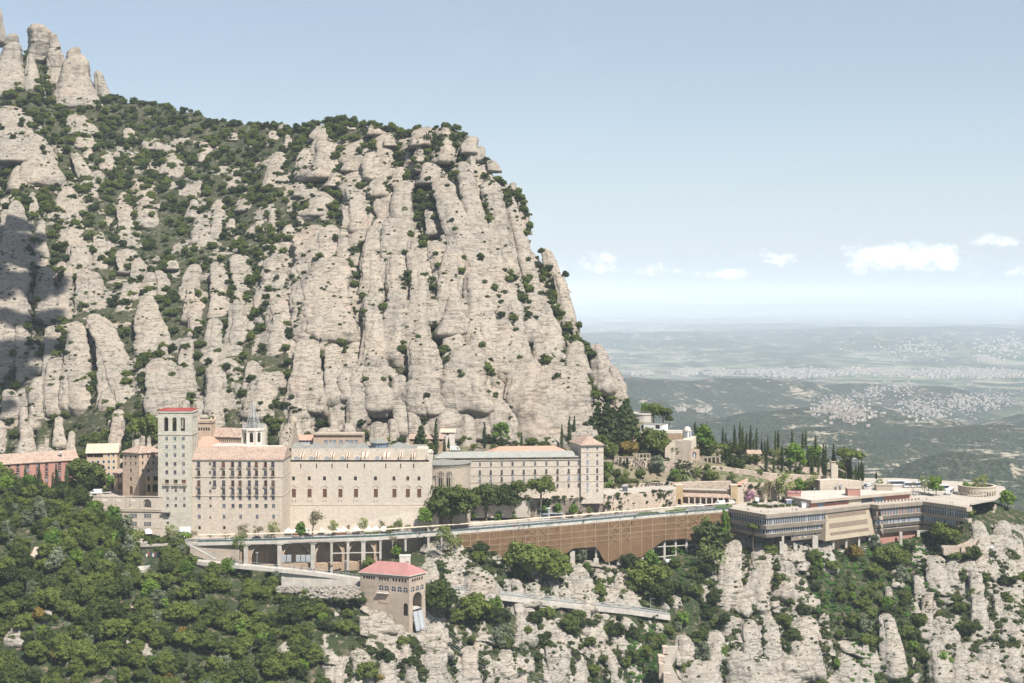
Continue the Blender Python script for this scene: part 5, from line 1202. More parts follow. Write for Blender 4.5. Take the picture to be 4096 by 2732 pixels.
for f in (.05,.32,.36,.6,.64,.85):
 for i in range(NX - 1):
  zt_ = GZ - 1.0; z = zt_ - f * 11.5
  def pt(j):
   zb = rows[j][NZ].z; k = (z - zt_) / (zb - zt_) * NZ
   if k > NZ - .2: return None
   k0 = int(k); return rows[j][k0].lerp(rows[j][min(NZ,k0 + 1)],k - k0) + Vector((0,-.12,0))
  a,b = pt(i),pt(i + 1)
  if a and b: mb.bar(a,b,.11)
for x0,x1 in ((2100,2146),(2153,2195),(2430,2475),(2482,2520),(2707,2750),(2750,2790)):
 i,j = int(np.argmin(abs(xs - x0))),int(np.argmin(abs(xs - x1)))
 for (k0,k1) in ((0,3),(3,6)):
  mb.bar(rows[i][k0] + Vector((0,-.3,0)),rows[j][k1] + Vector((0,-.3,0)),.1); mb.bar(rows[j][k0] + Vector((0,-.3,0)),rows[i][k1] + Vector((0,-.3,0)),.1)
mb.build('net_seam',M['netline'],sc_)
vi2 = empty('netted_viaduct_frame',(E0[4].x,E0[4].y + 4,GZ - 12),'pale concrete frame of the viaduct showing through the gaps below the brown netting','viaduct')
for x,y in ((1962,2236),(2050,2232),(2291,2216),(2385,2246),(2431,2256),(2478,2246),(2534,2240),(2567,2240)):
 b_ = edge_at(x); q = Vector((b_.x,b_.y + 1.4,0)); mb = MB(); zt_ = zat(y - 12,q.y); mb.box(q.x - 1.3,q.x + 1.3,q.y - 1,q.y + 1.2,zt_ - 7,zt_); mb.box(q.x - .5,q.x + .5,q.y - .4,q.y + .5,zt_,GZ - 1.7); mb.build('pier',M['concrete2'],vi2)
for x,y in ((2613,2255),(2658,2258),(2703,2258),(2747,2220),(2788,2200)):
 b_ = edge_at(x); mb = MB()
 for dy in (1.2,7.5): q = Vector((b_.x,b_.y + dy,0)); mb.box(q.x - .55,q.x + .55,q.y - .4,q.y + .4,zat(y,q.y) - 4,GZ - 1.7)
 mb.build('column',M['concrete2'],vi2)
mb = MB()
for y in (2190,2232):
 a,b = edge_at(2613),edge_at(2790 if y < 2200 else 2700); mb.bar((a.x,a.y + 1.2,zat(y,a.y)),(b.x,b.y + 1.2,zat(y - 10,b.y)),.3)
a,b = edge_at(2690),edge_at(2800); mb.bar((a.x,a.y,zat(2240,a.y)),(b.x,b.y,zat(2185,b.y)),.25)
mb.build('tie_beam',M['concrete2'],vi2)
w3 = [flat0(p) + Vector((0,9,0)) for p in EP[2:]] ; mb = MB()
for W_ in poly_wall(w3,-136,GZ - 1.05): W_.mesh(mb)
mb.build('rear_wall',M['brownstone'],vi2)
p = P(2678,2245,764); t = empty('gas_tank',(p.x,p.y,p.z - 1.2),'white cylindrical tank lying under the open bays of the netted viaduct','tank'); mb = MB()
for i in range(12):
 a0,a1 = 2 * math.pi * i / 12,2 * math.pi * (i + 1) / 12; L = 2.0
 for k,(x0,r0,x1,r1) in enumerate(((-2.4,.3,-2.1,.9),(-2.1,.9,-1.7,1.15),(-1.7,1.15,1.7,1.15),(1.7,1.15,2.1,.9),(2.1,.9,2.4,.3))):
  mb.face([(p.x + x0,p.y + r0 * math.cos(a0),p.z + r0 * math.sin(a0)),(p.x + x1,p.y + r1 * math.cos(a0),p.z + r1 * math.sin(a0)),(p.x + x1,p.y + r1 * math.cos(a1),p.z + r1 * math.sin(a1)),(p.x + x0,p.y + r0 * math.cos(a1),p.z + r0 * math.sin(a1))])
mb.build('tank_body',M['white'],t,smooth=True)
for s_ in (-1.2,1.2): MB().box(p.x + s_ - .2,p.x + s_ + .2,p.y - .8,p.y + .8,p.z - 2.6,p.z - 1.0).build('saddle',M['concrete2'],t)
mb = MB()
for x0,x1 in ((2600,2640),): mb.bar(P(x0,2243,762),P(x1,2246,762),.08)
# ================================================================== road markings, kerbs, traffic island and beds on the promenade
def onflat(pts,z,name,m,th=.03,lab=None,cat=None,kind='structure'):
 q = [G(x,y,z) for x,y in pts]; mb = MB(); mb.prism([(p.x,p.y) for p in q],z + .001,z + th); o = mb.build(name,m); return tag(o,lab,cat,None,kind)
onflat([(560,2178),(640,2160),(1200,2143),(1700,2118),(2200,2080),(2500,2048),(2800,2018),(3000,2010),(3000,2022),(2920,2033),(2640,2055),(2300,2084),(1900,2116),(1500,2144),(900,2163)],GZ,'road',M['asphalt'])
onflat([(2600,2043),(2680,2032),(2745,2036),(2760,2046),(2700,2056),(2620,2054)],GZ + .03,'traffic_island',M['paving'],.12)
onflat([(2660,2047),(2700,2040),(2745,2038),(2742,2042),(2690,2047)],GZ + .15,'lawn_bed',M['grass'],.5,'green oval lawn bed on the traffic island by the arcade','flower bed','thing')
onflat([(2545,2062),(2560,2054),(2636,2050),(2638,2054),(2590,2061)],GZ + .05,'flower_bed',M['leafbed'],.5,'long planted bed beside the promenade in front of the walls','flower bed','thing')
onflat([(2424,2052),(2445,2047),(2468,2050),(2440,2055)],GZ + .05,'lawn_patch',M['grass'],.4,'small yellow-green lawn patch, leftmost bed on the promenade','flower bed','thing')
onflat([(2860,2033),(2868,2027),(2925,2023),(2930,2028),(2880,2037)],GZ + .05,'hedge_bed',M['ivy'],.6,'low green hedge bed next to the left corner of the terrace building','flower bed','thing')
onflat([(2684,2032),(2700,2028),(2725,2028),(2715,2033)],GZ + .16,'ring_bed',M['leafbed'],.3,'tiny planted ring behind the lawn bed on the traffic island','flower bed','thing')
onflat([(900,2157),(1500,2138),(1900,2109),(2300,2078),(2560,2053),(2560,2053.7),(2300,2078.8),(1900,2109.9),(1500,2139),(900,2158)],GZ + .035,'road_marking',M['white'],.01)
# ================================================================== walls and terraces on the garden slope
def garden_wall(name,lab,pts,thick,m='rubble',zb=None):
 """pts: (px, top row, distance, height)"""
 q = [(P(x,y,Y),h) for x,y,Y,h in pts]; mb = MB()
 for (a,ha),(b,hb) in zip(q[:-1],q[1:]):
  d = (b - a); d.z = 0; d.normalize(); n = Vector((-d.y,d.x,0)) * thick
  f = lambda v,o,z: (v.x + n.x * o,v.y + n.y * o,z)
  mb.face([f(a,0,a.z - ha),f(b,0,b.z - hb),f(b,0,b.z),f(a,0,a.z)]); mb.face([f(a,0,a.z),f(b,0,b.z),f(b,1,b.z),f(a,1,a.z)]); mb.face([f(b,1,b.z - hb),f(a,1,a.z - ha),f(a,1,a.z),f(b,1,b.z)])
  k = max(1,int((b - a).length / 3))
 for (v,h) in (q[0],q[-1]): mb.face([(v.x,v.y,v.z - h),(v.x,v.y + thick,v.z - h),(v.x,v.y + thick,v.z),(v.x,v.y,v.z)])
 return tag(mb.build(name,M[m]),lab,'wall')
upz = zat(1995,758)
garden_wall('retaining_wall','long rubble retaining wall below the guest wing, level with its base',[(2120,2000,752,13),(2415,1985,772,13),(2560,1974,782,13),(2703,1963,797,13)],2.0)
qq = [P(2120,1180,752),P(2415,1180,772),P(2703,1180,797),P(2703,1180,815),P(2400,1180,800),P(1700,1180,775),P(1800,1180,748)]
mb = MB(); mb.prism([(p.x,p.y) for p in qq],upz - 9,upz - .3); tag(mb.build('terrace_ground',M['paving']),kind='structure')
garden_wall('terrace_wall','second rubble wall on the garden slope right of the guest wing tower',[(2455,1940,800,6),(2560,1936,808,6),(2690,1928,818,7)],2.5)
garden_wall('garden_wall','tall rubble wall under the shaded pergola garden right of the guest wing tower',[(2455,1838,826,8),(2600,1832,838,9),(2760,1850,842,9)],3.0)
garden_wall('court_wall','rubble wall behind the ball court above the arcade',[(2685,1932,823,8),(2780,1928,828,8),(2925,1925,832,8)],3.0)
garden_wall('long_terrace_wall','long stepped cream rubble wall running below the cypress rows',[(2755,1862,846,10),(2900,1868,848,10),(3080,1893,850,11),(3300,1905,858,10),(3445,1925,866,8)],3.5)
garden_wall('upper_terrace_wall','narrow upper rubble wall at the feet of the cypresses',[(3000,1855,862,4),(3150,1866,866,5),(3300,1872,870,6)],2.5)
garden_wall('big_cream_wall','big blank cream retaining wall beside the arched gate with the pink tree',[(2925,1938,815,13.5),(3010,1932,818,14),(3120,1935,824,14)],3.0)
garden_wall('sloping_wall','cream stone wall with two small doors behind the terrace building roof',[(3280,1922,838,9),(3340,1918,842,9),(3448,1925,846,8)],6.0,'limestone')
mb = MB(); a = P(3348,1947,841); mb.obox((a.x,a.y,a.z - 1),1.1,.3,2.4); a = P(3365,1944,842); mb.obox((a.x,a.y,a.z - 1),1.1,.3,2.2); tag(mb.build('doorway',M['steel']),'two pale metal doors set in the cream wall behind the terrace building','door')
p = P(3337,1922,850); t = empty('chimney_tower',(p.x,p.y,p.z),'slim square concrete chimney tower standing among the cypresses','tower')
mb = MB(); zt_ = zat(1853,850); mb.box(p.x - 1.7,p.x + 1.0,p.y,p.y + 3,p.z,zt_); mb.box(p.x + 1.001,p.x + 2.4,p.y + .5,p.y + 3,p.z,zt_ - 1.2); mb.build('shaft',M['limestone2'],t)
mb = MB(); mb.box(p.x - 1.9,p.x + 1.2,p.y - .2,p.y + 3.2,zt_ + .6,zt_ + .9); [mb.box(p.x + x - .1,p.x + x + .1,p.y + .1,p.y + 2.8,zt_,zt_ + .6) for x in (-1.6,.8)]; mb.build('cowl',M['concrete'],t)
# arcade with tiled roof between two gate towers
A = P(2733,1180,812); B = P(2923,1180,806); A.z = B.z = 0; U = (B - A).normalized()
t = empty('tiled_arcade',(A + B) / 2 + Vector((0,0,GZ)),'long open arcade with stone posts and tiled lean-to roof behind the parked cars','arcade')
z2 = zat(1970,812); mb = MB(); bw = Wall(A + Vector((0,4.5,0)),B + Vector((0,4.5,0)),GZ,z2 + 1.5); bw.mesh(mb); mb.build('back_wall',M['brownstone'],t)
mb = MB(); a = zat(1988,809); b = zat(1972,814)
for (p,q,zz1,zz2) in ((A,B,a,b),): mb.face([(p.x,p.y - .5,zz1),(q.x,q.y - .5,zz1),(q.x,q.y + 4.4,zz2),(p.x,p.y + 4.4,zz2)]); mb.face([(p.x,p.y - .5,zz1 - .3),(q.x,q.y - .5,zz1 - .3),(q.x,q.y - .5,zz1),(p.x,p.y - .5,zz1)])
mb.build('roof',M['rooftile'],t)
for i in range(8): q = A + (B - A) * (i + .98) / 8.2; mb = MB(); mb.box(q.x - .4,q.x + .4,q.y - .4,q.y + .3,GZ,a - .31); mb.build('post',M['limestone2'],t)
mb = MB(); mb.obox((A + B) / 2 + Vector((0,6,z2 + 1.0)),(B - A).length,5,.5,math.atan2(U.y,U.x)); mb.build('roof_terrace',M['paving'],t)
for nm,px0,px1,lab in (('gate_tower',2702,2732,'ochre gate tower with small arched door at the left end of the tiled arcade'),('gate_tower',2924,2950,'ochre gate tower with arched passage at the right end of the tiled arcade')):
 A = P(px0,1180,808); B = P(px1,1180,807); A.z = B.z = 0; zt_ = zat(1943,808); t = empty(nm,(A + B) / 2 + Vector((0,0,GZ)),lab,'tower')
 wf = Wall(A,B,GZ,zt_); u,_ = wf.uv((px0 + px1) / 2,2010); wf.hole(u,GZ + 1.6,1.9,3.4,True,1.0); mb = MB(); body([wf,Wall(B,B + Vector((0,5,0)),GZ,zt_),Wall(A + Vector((0,5,0)),A,GZ,zt_)],mb); mb.build('wall',M['ochre'],t)
 mb = MB(); mb.box(A.x - .3,B.x + .3,A.y - .3,A.y + 5.2,zt_,zt_ + .5)
 for s_ in (A.x + .25,B.x - .25): mb.box(s_ - .28,s_ + .28,A.y - .08,A.y - .003,GZ,zt_)
 mb.build('cornice',M['limestone'],t); MB().box(A.x + .5,B.x - .5,A.y + 1.0,A.y + 1.2,GZ,GZ + 3.6).build('door',M['dark'],t)
 mb = MB(); x = (A.x + B.x) / 2; z = zat(1968,808); mb.prism([(x - .5,A.y - .12),(x + .5,A.y - .12),(x + .5,A.y - .003),(x - .5,A.y - .003)],z,z + 1.4,poly1=[(x - .55,A.y - .1),(x + .55,A.y - .1),(x + .55,A.y - .003),(x - .55,A.y - .003)]); mb.prism([(x - .05,A.y - .12),(x + .05,A.y - .12),(x + .05,A.y - .003),(x - .05,A.y - .003)],z - .6,z - .003,poly1=[(x - .5,A.y - .12),(x + .5,A.y - .12),(x + .5,A.y - .003),(x - .5,A.y - .003)]); mb.build('coat_of_arms',M['trim'],t)
t = empty('salmon_lean_to',P(2960,1930,820),'salmon lean-to roof sloping up behind the right gate tower','building')
a,b,c_,d_ = P(2928,1941,812),P(2966,1941,812),P(2993,1911,826),P(2955,1926,826); mb = MB(); mb.face([a,b,c_,d_]); mb.face([a - Vector((0,0,1)),b - Vector((0,0,1)),b,a]); mb.build('roof',M['roofsalmon'],t)
mb = MB(); mb.face([b - Vector((0,0,12)),c_ - Vector((0,0,14)),c_,b]); mb.face([a - Vector((0,0,12)),b - Vector((0,0,12)),b,a]); mb.build('wall',M['limestone'],t)
# small chapel-like house among the cypresses
t,ws,fin,zt = block('garden_house','small stone house with two-step tiled roof among the cypresses','house',2993,866,3044,866,7,-105,1815,'brownstone','rooftile',2.0,0,.6)
window(ws[0],t,3030,1835,1.6,.9,'slit'); fin()
a,b = P(2990,1829,862),P(3042,1829,862); mb = MB(); mb.face([(a.x,a.y,a.z - .6),(b.x,b.y,b.z - .6),(b.x,b.y + 3.6,b.z + 1),(a.x,a.y + 3.6,a.z + 1)]); mb.build('lower_roof',M['rooftile'],t)
# villa with belvedere terrace and dome, round cistern above
t,ws,fin,zt = block('belvedere_terrace','stone belvedere with balustraded roof terrace below the cliff edge','building',2520,862,2735,858,22,-97,1734,'tanstone','concrete2',0)
ws[0].z0 = -105; ws[1].z0 = -105; fin()
mb = MB(); A,B = ws[0].A,ws[0].B
for i in range(40): q = A + (B - A) * i / 39; mb.box(q.x - .12,q.x + .12,q.y - .2,q.y,zt + .25,zt + 1.2)
mb.obox((A + B) / 2 + Vector((0,0,zt + 1.2)),(B - A).length,.4,.25,ws[0].rz); mb.build('balustrade',M['limestone'],t)
t,ws,fin,zt = block('white_villa','white flat-roofed villa with grey roof standing on the belvedere terrace','house',2562,872,2650,866,10,zat(1725,868),1700,'white','zinc',0)
for x in (2551 + 18,2630): window(ws[0],t,x,1708,1.6 if x < 2600 else 2.4,2.0,'slit')
fin()
c = P(2570,1660,885); t = empty('cistern',(c.x,c.y,c.z - 6),'round weathered concrete cistern with railing at the cliff foot','tank'); mb = MB()
mb.lathe((c.x,c.y + 6,zat(1690,885)),[(6.6,0),(6.8,4.6),(7.2,4.7),(7.2,5.6),(6.6,5.6),(.1,5.5)],24); mb.build('tank_wall',M['concrete2'],t)
mb = MB()
for k in range(24): a = 2 * math.pi * k / 24; mb.bar((c.x + 7 * math.cos(a),c.y + 6 + 7 * math.sin(a),zat(1690,885) + 5.6),(c.x + 7 * math.cos(a),c.y + 6 + 7 * math.sin(a),zat(1690,885) + 6.6),.05)
mb.lathe((c.x,c.y + 6,zat(1690,885) + 6.6),[(7.05,0),(7.05,.1)],24); mb.build('railing',M['steel'],t)
c = P(2749,1750,850); t = empty('domed_pavilion',(c.x,c.y,c.z - 4),'small white domed pavilion at the right tip of the belvedere','pavilion'); zz = zat(1742,850)
mb = MB(); mb.lathe((c.x,c.y,zz - 6),[(2.6,0),(2.6,8.6),(3.0,8.7),(3.0,9.1)],8); mb.build('drum',M['whitetrim'],t); MB().lathe((c.x,c.y,zz + 3.1),[(2.2,0),(2.1,.7),(1.7,1.5),(1.0,2.1),(.1,2.35)],12).build('dome',M['whitetrim'],t,smooth=True)
mb = MB()
for a in (-60,-110,-10): x,y = c.x + 2.55 * math.cos(R(a)),c.y + 2.55 * math.sin(R(a)); mb.obox((x,y,zz - .6),.9,.3,2.6,R(a + 90))
mb.build('window',M['glassblue'],t)
garden_wall('bastion_wall','curved tan bastion wall below the domed pavilion',[(2660,1790,846,6),(2700,1762,846,12),(2765,1762,842,14),(2785,1745,848,12)],6.0,'limestone')
# niche with blue figure, pergola, ball court
t = empty('wayside_shrine',P(2782,1835,832),'brown shrine wall with arched niche holding a pale figure','shrine'); A,B = P(2762,1180,833),P(2798,1180,833); A.z = B.z = 0; w_ = Wall(A,B,zat(1842,833),zat(1796,833)); w_.hole(w_.L * .42,zat(1822,833),2.4,4.2,True,.8); mb = MB(); w_.mesh(mb); mb.build('wall',M['brownstone'],t)
p = w_.at(w_.L * .42,zat(1828,833),-.7); MB().obox(p,2.4,.05,3.4).build('mosaic_panel',M['glassblue'],t); mb = MB(); mb.lathe((p.x,p.y - .3,p.z),[(.5,0),(.4,.9),(.35,1.5),(.15,1.7)],8); mb.ball((p.x,p.y - .3,p.z + 1.9),.25); mb.build('figure',M['whitetrim'],t)
def pergola(px0,px1,y,Y,lab,n=7):
 a,b = P(px0,y,Y),P(px1,y,Y); t = empty('pergola',(a + b) / 2 - Vector((0,0,3)),lab,'pergola')
 for i in range(n):
  q = a + (b - a) * i / (n - 1); mb = MB()
  for dy in (0,2.6): mb.box(q.x - .22,q.x + .22,q.y + dy - .22,q.y + dy + .22,q.z - 3.2,q.z)
  mb.build('post',M['concrete'],t)
 mb = MB()
 for dy in (0,2.6): mb.box(a.x - .5,b.x + .5,a.y + dy - .15,a.y + dy + .15,a.z + .003,a.z + .3)
 for i in range(n * 2): x = a.x + (b.x - a.x) * i / (n * 2 - 1); mb.box(x - .1,x + .1,a.y - .6,a.y + 3.2,a.z + .303,a.z + .5)
 mb.build('beam',M['concrete'],t)
pergola(2782,2880,1830,836,'stone post pergola on the garden terrace beside the umbrella pine')
pergola(2460,2530,1830,824,'pergola on the wall top directly right of the guest wing tower',6)
pergola(2545,2600,1818,830,'pergola half hidden by the orange tree on the upper garden',5)
pergola(2302,2340,2036,776,'rustic pergola with three posts against the retaining wall foot',3)
pergola(1900,1935,1800,800,'pale flat pergola on the slope behind the guest wing roof',3)
# ================================================================== cable car station
z0 = -166; YL,YR = 655,646
ze = zat(2287,YL); A = P(1441,1180,YL); B = P(1637,1180,YR); C_ = P(1702,1180,655); A.z = B.z = C_.z = 0; D_ = A + (C_ - B)
t = empty('cable_car_station',B + Vector((0,0,z0)),'tall tan cable car station with red hipped roof and big arched cable opening','building')
wf,wr,wb,wl = Wall(A,B,z0,ze),Wall(B,C_,z0,ze),Wall(C_,D_,z0,ze),Wall(D_,A,z0,ze)
sx = lambda x: 1300 + x * .435; sy = lambda y: 2050 + y * .435
for g_ in ((360,385,406,428,450),(504,527,552,577),(629,655,683,710,738)):
 for x in g_: window(wf,t,sx(x),sy(594 + (x - 360) * .095),.85,1.45,'slit',arch=True)
for x,y in ((516,693),(566,698),(630,703),(685,708),(739,714)): window(wf,t,sx(x),sy(y),1.9,2.2,'arch',arch=True)
for x in (373,406,440):
 for y in (680,741,808): window(wf,t,sx(x),sy(y),.7,.5,'sashb')
for x in (506,536,566): window(wf,t,sx(x),sy(822),.9,1.0,'sashb')
window(wf,t,sx(742),sy(893),1.9,5.4,'slit',arch=True)
for i,x in enumerate((807,828,849,870,892)): window(wr,t,sx(x),sy(624 - i * 6),.95,1.5,'slit',arch=True)
for i,x in enumerate((808,850,891)): window(wr,t,sx(x),sy(706 - i * 11),2.0,2.2,'arch',arch=True)
u,_ = wr.uv(sx(850),2400); wr.hole(u,zat(2468,650) - 3.2,6.4,29,True,.8)
mb = MB(); body([wf,wr,wl,wb],mb)
mb.face([(A.x,A.y,z0 + 0),(B.x,B.y,z0),(C_.x,C_.y,z0),(D_.x,D_.y,z0)]); mb.build('wall',M['stationwall'],t)
mb = MB(); zf = zat(2435,650); q = [A.lerp(B,.02),A.lerp(B,.98),D_.lerp(C_,.97),D_.lerp(C_,.03)]; mb.prism([(v.x + .0,v.y + .5) for v in q],zf - .5,zf); mb.build('dock_floor',M['concrete2'],t)
mb = MB(); a = wr.at(u - 3,zf - .3,-.6); b = wr.at(u + 3,zf - .3,-.6)
for s_,zz1 in ((-3.0,0),(.3,0)):
 p1,p2 = wr.at(u + s_,zf - 1,.0),wr.at(u + s_ + 2.6,zf - 1,.0); p3,p4 = wr.at(u + s_ + 2.6,zf - 9,2.0),wr.at(u + s_,zf - 9,2.0); mb.face([p1,p2,p3,p4]); mb.face([p1 + Vector((0,0,-.6)),p4 + Vector((0,0,-.6)),p3 + Vector((0,0,-.6)),p2 + Vector((0,0,-.6))])
 mb.bar(p1,p4,.3); mb.bar(p2,p3,.3)
mb.build('landing_chute',M['steel'],t)
mb = MB(); a,b = wf.at(*wf.uv(sx(484),sy(740))[:1],wf.uv(sx(484),sy(742))[1],.7),0
uu0,zz0 = wf.uv(sx(484),sy(742)); uu1,zz1 = wf.uv(sx(590),sy(746)); mb.obox(wf.at((uu0 + uu1) / 2,zz1,.7),uu1 - uu0,1.4,.25,wf.rz)
for k in range(18): q = wf.at(uu0 + (uu1 - uu0) * k / 17,zz1 + .26,1.35); mb.bar(q,q + Vector((0,0,1.0)),.04)
q0,q1 = wf.at(uu0,zz1 + 1.25,1.35),wf.at(uu1,zz1 + 1.25,1.35); mb.bar(q0,q1,.05); mb.build('balcony',M['whitetrim'],t)
mb = MB(); uu2,zz2 = wf.uv(sx(540),sy(800)); mb.obox(wf.at(uu2,zz2 - 1.5,.01),4.6,.3,4.2,wf.rz); mb.build('recessed_panel',M['brownstone'],t)
# hipped red roof; ridge parallel to the front
ov = .7; Uf = (B - A).normalized(); Ur = (C_ - B).normalized(); q = [A - Uf * ov - Ur * ov,B + Uf * ov - Ur * ov,C_ + Uf * ov + Ur * ov,D_ - Uf * ov + Ur * ov]; rz_ = zat(2247,655)
dd = (C_ - B).length; r0 = A + Ur * dd / 2 + Uf * dd * .45; r1 = B + Ur * dd / 2 - Uf * dd * .45
zp_ = lambda v,z: (v.x,v.y,z); mb = MB()
mb.face([zp_(q[0],ze),zp_(q[1],ze),zp_(r1,rz_),zp_(r0,rz_)]); mb.face([zp_(q[1],ze),zp_(q[2],ze),zp_(r1,rz_)]); mb.face([zp_(q[2],ze),zp_(q[3],ze),zp_(r0,rz_),zp_(r1,rz_)]); mb.face([zp_(q[3],ze),zp_(q[0],ze),zp_(r0,rz_)])
for i in range(4): a,b = q[i],q[(i + 1) % 4]; mb.face([zp_(a,ze - .35),zp_(b,ze - .35),zp_(b,ze),zp_(a,ze)],1)
mb.face([zp_(v,ze - .35) for v in reversed(q)],1); mb.build('roof',[M['redroof'],M['whitetrim']],t)
mb = MB(); p = P(1619,2255,657); mb.box(p.x - 2.4,p.x + 2.4,657,661,p.z - 3,zat(2226,657)); mb.box(p.x - 2.6,p.x + 2.6,656.8,661.2,zat(2226,657),zat(2226,657) + .2)
for k in range(3): mb.box(p.x + .6 + k * .6,p.x + .85 + k * .6,656.97,656.999,p.z + .3,p.z + 1.3,1)
mb.bar((p.x - .1,658,zat(2226,657)),(p.x - .1,658,zat(2180,657)),.06,1); mb.build('roof_box',[M['whitetrim'],M['iron']],t)
mb = MB()
for i,(x0,y0_,x1,y1_) in enumerate(((1652,2432,2150,2732),(1668,2428,2200,2732),(1655,2440,2120,2732),(1680,2425,2230,2732))):
 a,b = P(x0,y0_,648),P(x1,y1_,560); pr = a
 for k in range(1,9): f = k / 8; q_ = a.lerp(b,f) - Vector((0,0,6 * math.sin(f * math.pi))); mb.bar(pr,q_,.035,n=3); pr = q_
tag(mb.build('suspension_cable',M['steel']),'thin suspension cables running down right from the cable car station','cable')
# ================================================================== ramp bridge from the stair to the station, boulder wall and pier
rp = [(760,2243),(960,2262),(1150,2279),(1300,2296),(1441,2316)]; RZ = [-123.6,-124.8,-126.8,-129.2,-132]
RP = [G(x,y,z) for (x,y),z in zip(rp,RZ)]; zr_ = lambda o: (lambda p: float(np.interp(p.x,[v.x for v in RP],[v.z for v in RP])) + o)
RQ = [flat0(p) for p in RP]
rb = empty('ramp_bridge',RP[2],'pale concrete ramp bridge leading from the stairs to the cable car station','bridge')
mb = MB(); strip(mb,RQ,-4.5,0,zr_(-1.6),zr_(0)); mb.build('deck',M['concrete2'],rb)
mb = MB(); strip(mb,RQ,.01,.12,zr_(1.0),zr_(1.1)); strip(mb,RQ,.01,.08,zr_(.55),zr_(.6)); strip(mb,RQ,-4.4,-4.3,zr_(1.0),zr_(1.1))
for p,d in along(RQ,2.0): z = zr_(0)(p); mb.bar((p.x,p.y,z),(p.x,p.y,z + 1.1),.05); mb.bar((p.x,p.y + 4.4,z),(p.x,p.y + 4.4,z + 1.1),.05)
mb.build('railing',M['steel'],rb)
a,b = G(1125,2280,-127),G(1441,2318,-132); mb = MB(); mb.face([(a.x,a.y + .6,-137.5),(b.x,b.y + .6,-137.5),(b.x,b.y + .6,-133),(a.x,a.y + .6,-128)]); mb.face([(a.x,a.y + .6,-128),(a.x,a.y + .6,-137.5),(a.x,a.y + 4,-137.5),(a.x,a.y + 4,-128)]); mb.build('abutment',M['concrete2'],rb)
mb = MB(); r2 = random.Random(3)
for i in range(330):
 x = r2.uniform(1105,1440); y = r2.uniform(2345,2392) if x > 1200 else r2.uniform(2347,2370); Y = 645.5 - (y - 2345) * .06; c = P(x,y,Y); s_ = r2.uniform(.6,1.25); n0 = len(mb.v)
 mb.lathe((c.x,c.y,c.z),[(.05,-s_ * .6),(s_ * .8,-s_ * .4),(s_,0),(s_ * .7,s_ * .45),(.05,s_ * .55)],6)
 for k in range(n0,len(mb.v)): v = mb.v[k]; mb.v[k] = (v[0] + r2.uniform(-.15,.15),v[1] + r2.uniform(-.15,.15),v[2] + r2.uniform(-.12,.12))
tag(mb.build('boulder_embankment',M['rocklow']),'embankment of stacked pale boulders under the ramp bridge','boulder wall',kind='stuff')
# open stair from promenade to ramp
st = empty('outdoor_stair',P(760,2180,672),'grey metal railed stair descending from the promenade to the ramp bridge','stair'); a = G(758,2172,GZ); a.y -= 1; b = G(865,2233,-123.8); mb = MB(); n = 26
for i in range(n): f = i / n; q_ = a.lerp(b,f); q2 = a.lerp(b,(i + 1) / n); mb.box(q_.x,q2.x,q_.y - 3.5,q_.y,q_.z - .5,q_.z)
mb.build('step',M['concrete2'],st); mb = MB()
for o in (0,-3.4):
 for h in (.5,1.05): mb.bar(a + Vector((0,o,h)),b + Vector((0,o,h)),.06)
 for i in range(14): q_ = a.lerp(b,i / 13) + Vector((0,o,0)); mb.bar(q_,q_ + Vector((0,0,1.05)),.05)
mb.build('railing',M['steel'],st)
# rack railway with pipe fence below the netted viaduct
tr = [(1770,2353,668),(1950,2372,673),(2150,2397,679),(2350,2419,685),(2520,2437,691),(2680,2460,697)]
TR = [P(a[0],a[1],YH(a[0],a[1]) - 6) for a in tr]; TQ = [flat0(p) for p in TR]; zt_ = lambda o: (lambda p: float(np.interp(p.x,[v.x for v in TR],[v.z for v in TR])) + o)
rl = empty('rack_railway',TR[2],'railway ledge with long white pipe fence descending right below the brown netting','railway')
mb = MB(); strip(mb,TQ,-5,.6,zt_(-2.6),zt_(0)); mb.build('track_bed',M['concrete2'],rl)
mb = MB(); strip(mb,TQ,-.4,-.2,zt_(.01),zt_(.35)); strip(mb,TQ,-1.9,-1.7,zt_(.01),zt_(.35)); strip(mb,TQ,-3.4,-3.2,zt_(.01),zt_(.3)); strip(mb,TQ,-4.4,-4.2,zt_(.01),zt_(.3)); mb.build('rail',M['steel'],rl)
mb = MB(); strip(mb,TQ,.3,.45,zt_(1.0),zt_(1.12)); strip(mb,TQ,.3,.45,zt_(.5),zt_(.58)); strip(mb,TQ,-2.8,-2.6,zt_(1.2),zt_(1.45))
for p,d in along(TQ,2.5): z = zt_(0)(p); mb.bar((p.x,p.y - .37,z),(p.x,p.y - .37,z + 1.1),.05)
mb.build('pipe_fence',M['steel'],rl)
for x,y0_,y1_,Y in ((1863,2365,2318,0),(2032,2382,2335,0),(2205,2400,2352,0),(2372,2422,2362,0),(2603,2448,2392,0)):
 Y = YH(x,y0_) - 3
 a,b = P(x,y0_,Y),P(x,y1_,Y); t = empty('catenary_mast',a,{1863: 'leftmost',2032: 'second',2205: 'third',2372: 'fourth',2603: 'rightmost'}[x] + ' slim overhead line mast beside the railway ledge','mast','overhead line masts along the railway'); MB().bar(a,b,.12).build('pole',M['steel'],t); MB().bar(b,b + Vector((2.2,0,-.4)),.06).build('arm',M['steel'],t)
# pale dugout platforms: pylons and poles by the stair
for x,y0_,y1_ in ((832,2262,2222),(1028,2270,2212),(1384,2318,2245)):
 a,b = P(x,y0_,650),P(x,y1_,650); t = empty('lamp_post',a,'slim grey lamp post on the ramp bridge, ' + {832: 'near its stair end',1028: 'at its middle',1384: 'near the station'}[x],'lamp post'); MB().bar(a,b,.1).build('pole',M['steel'],t); mb = MB(); mb.box(b.x - .6,b.x + .6,b.y - .15,b.y + .15,b.z,b.z + .35); mb.build('lamp_head',M['steel'],t)
